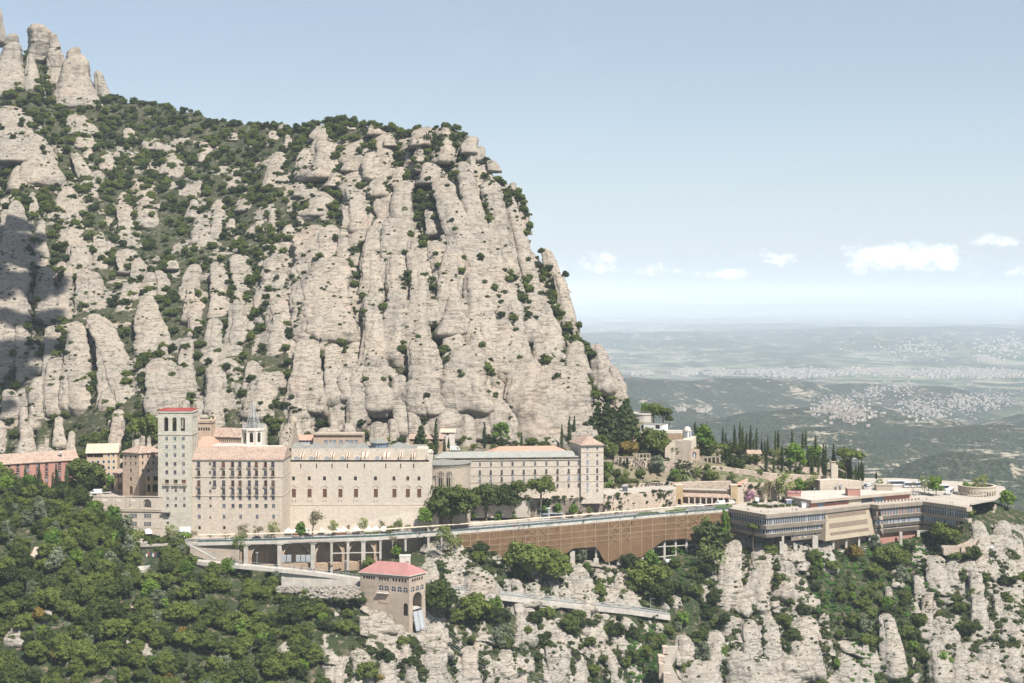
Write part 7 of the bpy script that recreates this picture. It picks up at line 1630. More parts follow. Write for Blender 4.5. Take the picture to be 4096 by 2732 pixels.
def vehicle(kind,loc,rz,paint,label,cat,name,group=None):
 t = empty(name,loc,label,cat,group,rz)
 L,W_,prof,gl,wh = {
  'car': (4.4,1.8,[(-2.2,.35),(-2.2,.8),(-2.0,1.0),(-1.35,1.05),(-.75,1.45),(.8,1.5),(1.7,1.0),(2.15,.9),(2.2,.35)],[(-1.2,1.06),(-.72,1.38),(.78,1.42),(1.5,1.02)],((-1.35,.34),(1.4,.34))),
  'suv': (4.7,1.9,[(-2.35,.4),(-2.35,.95),(-1.5,1.1),(-.8,1.65),(1.9,1.68),(2.3,1.1),(2.35,.4)],[(-1.35,1.12),(-.76,1.56),(1.85,1.58),(2.1,1.12)],((-1.45,.34),(1.5,.34))),
  'van': (5.6,2.0,[(-2.8,.4),(-2.8,1.0),(-2.5,1.25),(-1.8,2.1),(-1.5,2.45),(2.8,2.5),(2.8,.4)],[(-2.4,1.3),(-1.75,2.05),(-1.0,2.05),(-1.0,1.3)],((-1.9,.34),(1.8,.34))),
  'bus': (12.5,2.5,[(-6.25,.4),(-6.3,1.2),(-6.0,3.2),(-5.7,3.5),(6.1,3.55),(6.25,3.2),(6.25,.4)],[(-6.1,1.35),(-5.95,3.0),(6.0,3.05),(6.0,1.4)],((-4.0,.5),(3.2,.5),(4.5,.5)))}[kind]
 mb = MB(); n = len(prof)
 for s_ in (-1,1):
  y = s_ * W_ / 2; mb.face([(x,y * (1 if z < 1.1 or kind in ('bus','van') else .86),z) for x,z in (prof if s_ > 0 else prof[::-1])])
 for i in range(n):
  a,b = prof[i],prof[(i + 1) % n]; fa,fb = (1 if a[1] < 1.1 or kind in ('bus','van') else .86),(1 if b[1] < 1.1 or kind in ('bus','van') else .86)
  mb.face([(a[0],-W_ / 2 * fa,a[1]),(b[0],-W_ / 2 * fb,b[1]),(b[0],W_ / 2 * fb,b[1]),(a[0],W_ / 2 * fa,a[1])])
 mb.build('body',paint,t,wc=False)
 mb = MB()
 for s_ in (-1,1):
  k = 1 if kind in ('bus','van') else .93
  mb.face([(x,s_ * (W_ / 2 * k + .012),z) for x,z in gl])
 if kind in ('car','suv'): a,b = prof[3] if kind == 'car' else prof[2],prof[4] if kind == 'car' else prof[3]
 else: a,b = gl[0],gl[1]
 d = .03; mb.face([(a[0] - d,-W_ * .4,a[1] + d),(a[0] - d,W_ * .4,a[1] + d),(b[0] - d,W_ * .38,b[1] - .02),(b[0] - d,-W_ * .38,b[1] - .02)])
 mb.build('window',M['glass'],t,wc=False)
 for x,r in wh:
  for s_ in (-1,1): link_mesh('wheel',WM['b' if r > .4 else 's'],t,Vector((x,s_ * (W_ / 2 - .08),r)))
 for s_ in (-1,1): mb = MB(); mb.box(prof[1][0] - .03,prof[1][0] + .05,s_ * W_ * .36 - .15,s_ * W_ * .36 + .15,.62,.8); mb.build('headlight',M['frame'],t,wc=False)
 return t
pt = {k: mat('car_paint_' + k,c,.3)[0] for k,c in (('white',(.78,.78,.77)),('navy',(.03,.05,.14)),('grey',(.16,.18,.19)),('black',(.03,.03,.035)),('silver',(.5,.5,.5)))}
vehicle('van',G(386,1976,-103.2) + Vector((0,0,.02)),R(4),pt['white'],'long white van parked on the upper square before the yellow hotel','van','parked_van')
vehicle('suv',G(688,2166,GZ) + Vector((0,0,.04)),R(3),pt['navy'],'dark blue car parked at the foot of the grey tower','car','parked_car')
vehicle('car',G(1028,2156,GZ) + Vector((0,0,.04)),R(178),pt['grey'],'grey hatchback driving on the road before the residence block','car','parked_car')
vehicle('suv',G(2796,2027,GZ) + Vector((0,0,.04)),R(8),pt['white'],'white car parked before the tiled arcade, leftmost of the row','car','parked_car')
vehicle('car',G(2837,2024,GZ) + Vector((0,0,.04)),R(6),pt['black'],'black car parked before the tiled arcade','car','parked_car')
vehicle('van',G(2880,2020,GZ) + Vector((0,0,.04)),R(5),pt['white'],'white small van parked right of the black car','van','parked_van')
vehicle('van',G(2922,2017,GZ) + Vector((0,0,.04)),R(5),pt['white'],'white van parked at the right gate tower, rightmost of the row','van','parked_van')
vehicle('van',G(3029,2008,GZ) + Vector((0,0,.04)),R(80),pt['white'],'white truck parked beside the pink flowering tree','van','parked_van')
vehicle('van',P(1820,1803,790),R(176),pt['white'],'white van on the road behind the guest wing roof','van','parked_van')
for x,y,rz,lab in ((3655,1950,4,'long white coach with yellow mirrors in the car park, centre'),(3590,1944,2,'white and teal coach behind the spring trees, leftmost'),(3755,1962,3,'white coach in the middle of the car park row'),(3800,1976,62,'white coach facing the terrace next to the circular arcade'),(3700,1943,5,'white coach farthest back in the car park')):
 vehicle('bus',G(x,y,GZ) + Vector((0,0,.04)),R(rz),pt['white'],lab,'coach','parked_coach','coaches in the car park')
for x,y,c in ((3462,1946,'black'),(3476,1945,'white'),(3490,1943,'silver'),(3465,1957,'silver')):
 vehicle('car',G(x,y,GZ) + Vector((0,0,.04)),R(70),pt[c],{3462: 'black car at the far left of the car park',3476: 'white car second in the car park corner',3490: 'silver car third in the car park corner',3465: 'silver car nearest the cream wall in the car park'}[x],'car','parked_car')
# ================================================================== vegetation
def leaf_soup(clumps,n_per,size,seed,up=0.25,flat=0.0,core=True):
 g = np.random.default_rng(seed); V = [];
 for (cx,cy,cz,r,rz) in clumps:
  n = max(6,int(n_per)); d = g.normal(size=(n,3)); d /= np.linalg.norm(d,axis=1)[:,None]; d[:,2] = np.abs(d[:,2]) * np.where(g.random(n) < .72,1,-1)
  c = np.array([cx,cy,cz]) + d * np.array([r,r,rz]) * (0.70 + 0.44 * g.random(n))[:,None]
  nr = d + g.normal(size=(n,3)) * .55 + np.array([0,0,up]); nr /= np.linalg.norm(nr,axis=1)[:,None]
  t = np.cross(nr,g.normal(size=(n,3))); t /= np.linalg.norm(t,axis=1)[:,None]; b = np.cross(nr,t); s = size * (0.6 + 0.8 * g.random(n))[:,None]
  V.append(np.stack([c - t * s,c + b * s * .8,c + t * s,c - b * s * .8],1).reshape(-1,3))
 V = np.concatenate(V); Fc = np.arange(len(V)).reshape(-1,4)
 if core:
  for (cx,cy,cz,r,rz) in clumps:
   nu,nv = 7,5; th = np.linspace(0,2 * math.pi,nu,endpoint=False); ph = np.linspace(0.05,math.pi - .05,nv)
   P_ = np.stack([np.outer(np.sin(ph),np.cos(th)) * r * .62 + cx,np.outer(np.sin(ph),np.sin(th)) * r * .62 + cy,np.repeat(-np.cos(ph)[:,None],nu,1) * rz * .62 + cz],-1).reshape(-1,3)
   Fc = np.concatenate([Fc,grid_faces(nu,nv,True) + len(V)]); V = np.concatenate([V,P_])
 return V,Fc
def crown_clumps(kind,seed):
 r_ = random.Random(seed); out = []
 if kind == 'oak':
  for k in range(21):
   a = r_.uniform(0,2 * math.pi); e = r_.uniform(-.35,1.0); ce = math.sqrt(max(0,1 - e * e)) if e > 0 else 1; R_ = r_.uniform(.45,.78); rr = r_.uniform(.18,.40)
   out.append((R_ * ce * math.cos(a),R_ * ce * math.sin(a),.80 + .60 * e * r_.uniform(.7,1.1),rr,rr * .8))
  out.append((0,0,.75,.62,.62))
 elif kind == 'shrub':
  for k in range(9):
   a = r_.uniform(0,2 * math.pi); R_ = r_.uniform(.1,.62); rr = r_.uniform(.28,.48); out.append((R_ * math.cos(a),R_ * math.sin(a),.28 + .5 * r_.random() * (1 - R_),rr,rr * .85))
 elif kind == 'lush':
  for k in range(18):
   a = r_.uniform(0,2 * math.pi); e = r_.uniform(-.6,1.0); ce = math.sqrt(1 - e * e * .9); R_ = r_.uniform(.4,.68); rr = r_.uniform(.22,.38)
   out.append((R_ * ce * math.cos(a),R_ * ce * math.sin(a),1.15 + .85 * e,rr,rr))
  out.append((0,0,1.15,.5,.7))
 elif kind == 'cyp':
  for k in range(13):
   f = k / 12; r = .17 * (math.sin(math.pi * min(1,f * .92 + .12)) ** .6) * (1 - f * .35); out.append((r_.uniform(-.02,.02),r_.uniform(-.02,.02),.06 + f * .90,max(.035,r),.075))
 elif kind == 'conifer':
  for k in range(26):
   f = k / 25; R_ = .30 * (1 - f) + .02; a = k * 2.4; rr = .15 * (1 - f * .75); out.append((R_ * .75 * math.cos(a),R_ * .75 * math.sin(a),.12 + f * .84,rr,rr * .55))
  for k in range(6): out.append((0,0,.15 + k * .14,.14 * (1 - k / 7),.1))
 elif kind == 'pine':
  for k in range(16): a = r_.uniform(0,2 * math.pi); R_ = r_.uniform(0,.72); rr = r_.uniform(.22,.34); out.append((R_ * math.cos(a),R_ * math.sin(a),1.25 + .22 * (1 - R_),rr,rr * .5))
 return out
def branches(mb,p,d,L,r,depth,rnd,tips):
 q = p + d * L; mb.bar(p,q,r,n=4 if depth > 1 else 3,r2=r * .65)
 if depth == 0: tips.append(q); return
 for k in range(rnd.choice((3,3,4)) if depth > 1 else 3):
  nd = (d + Vector((rnd.gauss(0,.5),rnd.gauss(0,.5),rnd.gauss(.12,.28)))).normalized(); branches(mb,q if k else p.lerp(q,.75),nd,L * rnd.uniform(.58,.8),r * .55,depth - 1,rnd,tips)
def mesh_of(mb,name,mats):
 me = bpy.data.meshes.new(name); me.from_pydata([tuple(v) for v in mb.v],[],mb.f); [me.materials.append(m) for m in (mats if isinstance(mats,list) else [mats])]; me.polygons.foreach_set('material_index',mb.m); me.update(); return me
def trunk_mesh(h,r,seed,limbs=4,top=None):
 rnd = random.Random(seed); mb = MB(); mb.bar((0,0,-.6),(0.02,0.01,h * .6),r,n=6,r2=r * .7)
 for k in range(limbs): a = 2 * math.pi * k / max(1,limbs) + rnd.random(); mb.bar((0.02,.01,h * .55),(math.cos(a) * .42,math.sin(a) * .42,h * rnd.uniform(.9,1.15)),r * .6,n=4,r2=r * .25)
 mb.bar((0.02,0.01,h * .6),(0,0,h),r * .7,n=5,r2=r * .3); return mesh_of(mb,'trunk',M['bark'])
TREE = {}       # kind -> list of (trunk mesh, crown mesh)
def reg(kind,base,m,n_per,size,variants=3,th=.8,tr=.07,limbs=4,up=.25,core=True):
 TREE[kind] = []
 for v in range(variants):
  V,Fc = leaf_soup(crown_clumps(base,10 + v * 7 + len(kind)),n_per,size,50 + v + len(kind) * 3,up,core=core)
  TREE[kind].append((trunk_mesh(th,tr,v,limbs),np_mesh('crown',V,Fc,[M[m]],None,False)))
reg('oak','oak','oak',95,.07,6); reg('shrub','shrub','scrub',40,.13,4,.3,.05,3); reg('lime','lush','lime',58,.085,3,1.0,.05)
reg('spring','lush','spring',34,.075,3,1.2,.045,6,core=False); reg('olive','lush','olive',50,.085,2,1.0,.06); reg('rust','oak','rust',58,.10,2,.8,.06)
reg('bloom','oak','bloom',60,.085,1,.8,.05,5); reg('cyp','cyp','cyp',60,.026,3,.5,.018,0); reg('conifer','conifer','cyp',36,.05,3,.8,.02,0); reg('pine','pine','oak',60,.09,2,1.2,.05,5); reg('ivy','shrub','ivy',45,.12,3,.2,.03,0)
TREE['bare'] = []
for v in range(3):
 mb = MB(); tips = []; rnd = random.Random(70 + v); branches(mb,Vector((0,0,0)),Vector((0,0,1)),.62,.06,4,rnd,tips)
 g = np.random.default_rng(v); tp = np.array([tuple(t) for t in tips]); c = tp[g.integers(0,len(tp),420)] + g.normal(size=(420,3)) * .08; t_ = g.normal(size=(420,3)) * .034; b_ = g.normal(size=(420,3)) * .034
 V = np.stack([c - t_,c + b_,c + t_,c - b_],1).reshape(-1,3); TREE['bare'].append((mesh_of(mb,'trunk',M['barkpale']),np_mesh('crown',V,np.arange(len(V)).reshape(-1,4),[M['twig']],None,False)))
# palm
mb = MB(); mb.bar((0,0,-.3),(0,0,.62),.06,n=8,r2=.05); tk = mesh_of(mb,'trunk',M['bark']); mb = MB(); rnd = random.Random(4)
for k in range(34):
 a = k * 2.4; el = rnd.uniform(-.2,1.2); pr = Vector((0,0,.64)); d = Vector((math.cos(a) * math.cos(el),math.sin(a) * math.cos(el),math.sin(el))); sd_ = Vector((-math.sin(a),math.cos(a),0))
 for j in range(5): nx = pr + d * .13; w0,w1 = .05 * (1 - j / 6),.05 * (1 - (j + 1) / 6); mb.face([pr - sd_ * w0,pr + sd_ * w0,nx + sd_ * w1,nx - sd_ * w1]); pr = nx; d = (d + Vector((0,0,-.28))).normalized()
TREE['palm'] = [(tk,mesh_of(mb,'crown',M['palm']))]
UH = {'oak': 1.5,'shrub': .95,'lime': 2.2,'spring': 2.2,'olive': 2.2,'rust': 1.5,'bloom': 1.5,'cyp': 1.0,'conifer': 1.02,'pine': 1.65,'ivy': .95,'bare': 2.15,'palm': .95}
ntree = 0
def plant(kind,loc,h,label,cat='tree',group=None,wid=1.0,name=None,parts=True):
 """h = height in metres"""
 global ntree; ntree += 1; v = TREE[kind][ntree % len(TREE[kind])]; s = h / UH[kind]
 t = empty(name or {'oak': 'holm_oak','shrub': 'shrub','lime': 'broadleaf_tree','spring': 'budding_tree','olive': 'olive_tree','rust': 'bronze_tree','bloom': 'blossom_tree','cyp': 'cypress','conifer': 'conifer','pine': 'umbrella_pine','ivy': 'ivy_bush','bare': 'bare_tree','palm': 'palm_tree'}[kind],loc,label,cat,group,random.uniform(0,6.28))
 t.scale = (s * wid,s * wid,s)
 for nm,me in (('trunk',v[0]),('crown',v[1])): o = bpy.data.objects.new(nm,me); col.objects.link(o); o.parent = t
 return t
def hit(px,py,bvhs):
 d = Vector(((px - CX) / F,1,(HZ - py) / F)).normalized(); best = None
 for b in bvhs:
  l,n,i,dist = b.ray_cast(Vector((0,0,0)),d)
  if l is not None and (best is None or dist < best[1]): best = (l,dist)
 return best[0] if best else None
def bvh(V,Fc): return BVHTree.FromPolygons([Vector(v) for v in V],Fc.tolist())
b_hill = bvh(VHx,FH); b_gar = bvh(VGx,grid_faces(260,64)); b_mt = bvh(VMx[::1],FM)
NUM = ['one','two','three','four','five','six','seven','eight','nine','ten','eleven','twelve','thirteen','fourteen','fifteen','sixteen','seventeen','eighteen','nineteen','twenty'] + ['twenty-' + x for x in ('one','two','three','four','five','six','seven','eight','nine')] + ['thirty'] + ['thirty-' + x for x in ('one','two','three','four','five','six','seven','eight','nine')] + ['forty'] + ['forty-' + x for x in ('one','two','three','four','five','six','seven','eight','nine')]
# hand-placed trees: view origin and scale, then (kind, x, base row, top row, width or 0, extra)
Z1 = (0,1500,.4679); Z4 = (1650,1600,.38282); Z5 = (2400,1550,.38282); Z2 = (3200,1800,.38257); Z6 = (0,1850,.5955); Z3 = (1300,2050,.4350); ZB = (2200,2000,.4679); ZC = (1100,1600,.38259)
cyp = [(Z5,a) for a in ((1283,640,420),(1318,790,480),(1350,780,560),(1405,640,400),(1464,630,370),(1492,620,415),(1530,650,460),(1572,660,400),(1603,660,540),(1637,660,430),(1688,720,540),(1735,890,640),(1722,720,555),(1752,700,520),(1833,660,460),(1862,640,450),(1815,885,700),(1902,880,620),(1985,910,740),(2007,640,445),(2118,640,460),(2150,640,445),(2172,870,620),(2252,650,505),(2250,860,690),(2290,870,670),(2340,910,700),(2090,920,780),(1185,620,495),(445,505,385),(992,470,360),(860,650,500))]
cyp += [(Z2,a) for a in ((245,270,-60),(350,240,-50),(376,320,85),(585,322,150),(615,322,118),(642,322,95),(660,324,150),(265,280,-40),(190,260,60),(525,320,40),(500,320,60),(797,305,228),(1835,615,395),(1895,622,385),(1865,740,600),(130,260,40))]
cyp += [(Z1,a) for a in ((215,960,775),(300,1010,855),(335,1070,772),(365,1040,900),(452,1045,835),(482,1040,765),(567,990,765))]
cyp += [(Z4,a) for a in ((247,570,200),(335,575,385),(377,570,400),(750,520,235),(925,505,335),(1140,505,345),(1402,500,390),(1560,520,260),(770,885,810),(1640,500,180),(1690,470,170))]
yfix = {}
def place(vw,x,yb):
 ox,oy,k = vw; px,py = x * k + ox,yb * k + oy
 p = hit(px,py,[b_hill,b_gar,b_mt])
 if p is None: p = P(px,py,870)
 return px,py,p
spots = []
for vw,a in cyp:
 px,py,p = place(vw,a[0],a[1])
 if vw is Z2 and a[0] > 550: p = P(px,py,850 if a[0] < 1000 else 858)
 if vw is Z1: p = P(px,py,722)
 elif px < 3400 and vw is not Z1 and p.y < 780 and px > 2450: p = P(px,py,860)
 spots.append((px,p,(a[1] - a[2]) * vw[2] / F * p.y))
spots.sort(key=lambda s: s[0])
for i,(px,p,h) in enumerate(spots):
 where = 'before the pink hotel' if px < 400 else 'behind the guest wing roof' if px < 2400 else 'on the garden ridge' if px < 3480 else 'right of the car park'
 grp = [s for s in spots if (s[0] < 400) == (px < 400) and (400 <= s[0] < 2400) == (400 <= px < 2400) and (2400 <= s[0] < 3480) == (2400 <= px < 3480)]; k = grp.index((px,p,h))
 plant('cyp',p,h,'slim cypress %s, number %s from the left' % (where,NUM[k]),'cypress','cypresses ' + where,wid=max(.55,min(1.35,6.5 / h)))
mis = [ # view, kind, x, base, top, label
(Z4,'lime',920,455,225,'white flowering chestnut tree with bright crown behind the guest wing'),(Z4,'oak',1340,1020,790,'large round olive-brown oak directly before the guest wing facade'),(Z4,'oak',1105,1010,850,'rounded green oak left of the big olive-brown oak by the guest wing'),
(Z4,'oak',770,1190,880,'tall dark oak below the guest wing, second from the basilica'),(Z4,'oak',1010,1180,900,'broad dark oak below the guest wing, third from the basilica'),(Z4,'oak',400,1290,905,'biggest dark oak beside the basilica apse'),(Z4,'oak',560,1200,960,'dark oak right behind the biggest one beside the apse'),(Z4,'oak',300,1290,1040,'lower dark oak at the corner of the basilica plinth'),
(Z4,'lime',1350,1215,1020,'fresh green tree beside the bus shelter below the guest wing'),(Z4,'lime',1205,1225,1105,'small fresh green tree left of the bus shelter'),(Z4,'lime',1520,1200,1080,'small fresh green tree on the promenade, second right of the shelter'),(Z4,'lime',1675,1210,1075,'small fresh green tree on the promenade, third right of the shelter'),(Z4,'lime',1055,1265,1140,'small fresh tree at the roadside below the broad dark oak'),(Z4,'lime',895,1280,1165,'small fresh tree at the roadside below the tall dark oak'),(Z4,'lime',140,1330,1105,'bright green tree at the right end of the basilica base'),
(Z4,'spring',1840,1200,1110,'thin budding tree before the retaining wall foot'),(Z4,'lime',640,1250,1170,'low bright bush tree between the dark oaks and the road'),(Z4,'lime',530,1250,1170,'low bright bush tree next to the biggest dark oak'),(Z4,'spring',1190,1100,990,'pale budding tree between the oaks below the guest wing'),
(Z4,'conifer',90,560,265,'spreading dark cedar behind the basilica end'),(Z4,'conifer',2030,440,25,'tallest dark conifer in the grove behind the wing tower'),(Z4,'conifer',2095,440,80,'dark conifer second from right in the grove behind the wing tower'),(Z4,'conifer',1935,400,60,'dark conifer at the left of the grove behind the wing tower'),(Z4,'conifer',2180,430,60,'dark conifer at the foot of the cliff edge'),(Z4,'conifer',2235,420,-10,'very tall conifer at the right cliff corner'),(Z4,'conifer',1870,440,170,'dark conifer over the wing tower roof'),(Z4,'conifer',2140,450,150,'low dense conifer in the grove right of the tower'),
(Z5,'rust',290,745,555,'bronze-orange tree on the upper garden right of the wing tower'),(Z5,'oak',570,725,440,'big dark oak before the belvedere terrace'),(Z5,'lime',430,640,495,'bright green crown before the belvedere balustrade'),(Z5,'oak',790,740,580,'grey-green oak below the domed pavilion'),(Z5,'lime',1085,700,405,'big bright green tree right of the domed pavilion'),(Z5,'pine',1225,800,580,'umbrella pine beside the stone pergola'),(Z5,'pine',935,790,605,'rounded umbrella pine next to the shrine'),(Z5,'olive',600,910,705,'silvery olive tree on the terrace wall'),(Z5,'lime',100,905,765,'bright green tree at the right foot of the wing tower'),(Z5,'spring',260,1010,855,'budding tree on the terraces right of the wing tower'),(Z5,'lime',100,1080,975,'round bright bush tree beside the wing tower base'),(Z5,'lime',780,965,835,'bright green tree left of the palm'),(Z5,'oak',1155,1000,860,'dark green tree right of the palm on the ball court'),(Z5,'spring',1380,995,870,'olive-yellow tree above the right gate tower'),(Z5,'spring',1020,950,815,'budding tree on the slope above the palm'),
(Z5,'lime',2050,860,575,'large bright green chestnut left among the ridge cypresses'),(Z5,'lime',2240,840,600,'large bright green chestnut right among the ridge cypresses'),(Z5,'spring',1860,780,590,'yellow-green tree among the cypresses'),(Z5,'oak',1500,700,580,'dark rounded tree between the ridge cypresses'),(Z5,'conifer',1468,840,690,'small dense conifer left of the garden house'),(Z5,'palm',870,1000,855,'palm tree with drooping fronds above the tiled arcade'),(Z5,'bloom',1550,1190,1065,'pink blossoming tree beside the parked truck'),(Z5,'bare',1690,1175,965,'bare brown tree left before the big cream wall'),(Z5,'bare',1780,1175,900,'taller bare tree right before the big cream wall'),(Z5,'spring',1935,1180,880,'tall budding tree at the right end of the big cream wall'),(Z5,'lime',2080,1100,950,'bright green tree behind the pink sign box'),(Z5,'spring',2220,1110,890,'broad olive-green tree behind the pavilion roof'),(Z5,'lime',1920,1190,1130,'low green hedge tree behind the terrace hedges'),
(Z5,'oak',660,340,190,'dark tree on the skyline left of the valley'),(Z5,'lime',480,300,150,'bright green tree behind the cistern'),(Z5,'oak',560,330,165,'olive tree crown behind the cistern railing'),(Z5,'oak',730,370,290,'low dark bush at the right tip of the skyline'),(Z5,'oak',0,640,500,'dark broad tree at the top right of the wing tower'),(Z5,'oak',130,740,590,'dark broad tree between tower and bronze tree'),
(ZB,'lime',1500,330,90,'tall narrow bright tree at the corner of the terrace building'),(ZB,'lime',1490,400,200,'second narrow bright tree below the terrace building corner'),(ZB,'spring',1335,430,140,'tall light green tree before the right end of the netting'),(ZB,'shrub',1410,400,190,'dark conical bush before the right end of the netting'),(ZB,'spring',1380,640,330,'broad light green tree on the gully edge below the netting'),(ZB,'pine',1735,360,200,'dark pine before the terrace building left corner'),(ZB,'lime',865,650,440,'bright climbing tree beside the open viaduct bays'),(ZB,'oak',820,810,550,'large dark oak below the white tank'),(ZB,'oak',950,880,680,'dark oak right of the large one below the tank'),(ZB,'oak',665,605,465,'small dark oak before the concrete piers'),(ZB,'olive',275,540,410,'grey-green olive tree before the first open bay'),(ZB,'oak',60,710,455,'large dark oak in front of the netting, left of the olive'),
(Z3,'oak',1870,640,275,'large dark oak standing before the brown netting'),(Z3,'oak',1050,960,650,'big dark oak right next to the cable car station'),(Z3,'oak',1370,1010,755,'wide dark oak below the railway ledge'),(Z3,'spring',1130,410,130,'slender green birch-like tree at the left end of the netting'),(Z3,'spring',1215,350,195,'second slender tree at the left end of the netting'),(Z3,'spring',1090,300,120,'thin light tree poking above the deck left of the netting'),(Z3,'bare',620,330,190,'bare tree in front of the viaduct deck, centre'),(Z3,'lime',660,420,285,'small green tree on the rocks below the bare one'),(Z3,'oak',385,520,405,'low dark tree behind the station roof'),(Z3,'bare',420,470,310,'bare tree before the last stone arch'),(Z3,'oak',1780,620,500,'small dark tree left below the large oak at the netting'),(Z3,'bare',1010,330,240,'low bare shrub beneath the deck left of the birches'),
(Z6,'bare',830,520,425,'bare street tree before the gallery building'),(Z6,'spring',925,530,410,'budding street tree before the gallery building'),(Z6,'spring',1150,515,395,'budding street tree at the grey tower foot'),(Z6,'bare',1303,505,420,'small bare street tree at the residence corner'),(Z6,'bare',1412,500,440,'smallest bare street tree before the residence'),(Z6,'bare',1515,500,430,'third small bare street tree before the residence'),(Z6,'bare',1630,500,365,'large bare street tree before the residence'),(Z6,'bare',1735,495,375,'large bare street tree beside the leafy one'),(Z6,'spring',1838,490,376,'leafy yellow-green tree at the right corner of the residence'),(Z6,'lime',2018,490,380,'bright green tree at the left end of the market tents'),(Z6,'bare',2100,480,255,'very tall bare tree before the basilica'),(Z6,'spring',2235,470,365,'budding tree between the market tents, left'),(Z6,'spring',1612,610,465,'budding tree growing in front of the viaduct deck'),(Z6,'spring',2165,740,600,'small light tree before the second stone arch'),(Z6,'bare',1490,650,540,'bare tree beside the outdoor stair'),(Z6,'lime',1640,700,600,'fresh green tree below the budding one at the deck'),
(ZC,'bare',760,1350,1250,'bare tree behind the market tents, left'),(ZC,'spring',920,1355,1200,'budding tree behind the market tents, centre'),(ZC,'bare',1090,1350,1200,'bare tree behind the market tents, right'),(ZC,'spring',1285,1340,1200,'thin budding tree right of the market tents'),(ZC,'bare',1400,1340,1245,'small bare tree before the basilica window'),(ZC,'oak',1205,1365,1285,'dark round bush right after the last market tent'),
(Z2,'spring',830,405,280,'yellow-green tree at the left of the car park'),(Z2,'bare',1185,445,305,'bare tree in the car park beside the coaches'),(Z2,'spring',1300,450,270,'budding tree in the car park before the coaches'),(Z2,'lime',1425,478,255,'bright green tree in the car park before the coaches'),(Z2,'lime',1745,450,310,'bright tree inside the circular arcade, left'),(Z2,'spring',1890,460,245,'tall budding tree inside the circular arcade'),(Z2,'lime',2170,620,405,'bright green tree right of the stepped monument'),(Z2,'oak',1710,790,605,'dark oak at the right end of the terrace building'),(Z2,'oak',1530,1010,760,'large dark oak below the right end of the terrace building'),(Z2,'oak',1440,950,790,'dark oak left of the large one below the building'),(Z2,'oak',940,1250,995,'dark green tree in the ivy gully'),(Z2,'rust',560,1150,1000,'dark brownish bush under the slanted cream panel'),(Z2,'olive',785,1060,895,'grey-green tree beside the tall concrete pillar'),(Z2,'oak',150,1190,1050,'dark rounded bush on the rock under the terrace building'),(Z2,'oak',1620,1180,1050,'dark rounded bush on the cliff below the zigzag steps'),(Z2,'pine',480,320,-10,'umbrella pine at the right end of the cypress ridge'),
(Z1,'oak',715,985,725,'dark green broad tree between the pink and yellow hotels'),(Z1,'lime',945,960,855,'round green tree before the link porch'),(Z1,'oak',740,1000,860,'bare-looking brownish tree below the broad green one'),(Z1,'oak',815,600,500,'green tree behind the yellow hotel roof'),(Z1,'conifer',1090,650,445,'dark fir behind the yellow and brown houses'),(Z1,'oak',1250,580,360,'big dark tree left of the grey tower'),(Z1,'palm',1338,1035,915,'little palm before the arched porch')]
ongr = {'Z6': 0}
for vw,kind,x,yb,yt,lab in mis:
 px,py,p = place(vw,x,yb)
 if vw is Z6 and yb < 560: p = G(px,1850 + yb * .5955 + 14,GZ)
 if vw is ZC: p = G(px,py + 12,GZ)
 if vw is Z1 and kind not in ('conifer',): p = P(px,py,{715: 752,945: 735,740: 745,815: 790,1250: 780,1338: 716}[x])
 if vw is Z2 and 800 < x < 1600 and yb < 500: p = G(px,py,GZ)
 if vw is Z2 and x in (1745,1890): p = P(px,1180,848); p.z = GZ
 if vw is Z2 and x in (1710,): p = P(px,py,812)
 if vw is Z5 and x in (1550,1690,1780,1920,1935): p = G(px,2006,GZ)
 if vw is Z5 and yb < 380: p = P(px,py,890)
 if vw is Z4 and yb > 1080: p = P(px,py,742 + (px - 1700) * .03)
 if vw is Z4 and x in (300,400,560): p = P(px,py,721)
 if vw is Z4 and x == 140: p = P(px,py,713)
 if vw is Z4 and 760 < yb < 1080: p = P(px,py,752)
 if vw is Z3 and yb < 350: p = P(px,py,690 if x < 900 else 697)
 if vw is Z6 and x == 1612: p = P(px,py,676)
 if vw is ZB and yb < 420 and x > 1300: p = P(px,py,772)
 h = (yb - yt) * vw[2] / F * p.y
 plant(kind,p - Vector((0,0,.3)),h * 1.04,lab,'palm' if kind == 'palm' else 'tree',wid=(.45 if kind in ('spring','lime') and h > 12 and x in (1500,1490,1335,1130,1215,1090,1612) else 1.0))
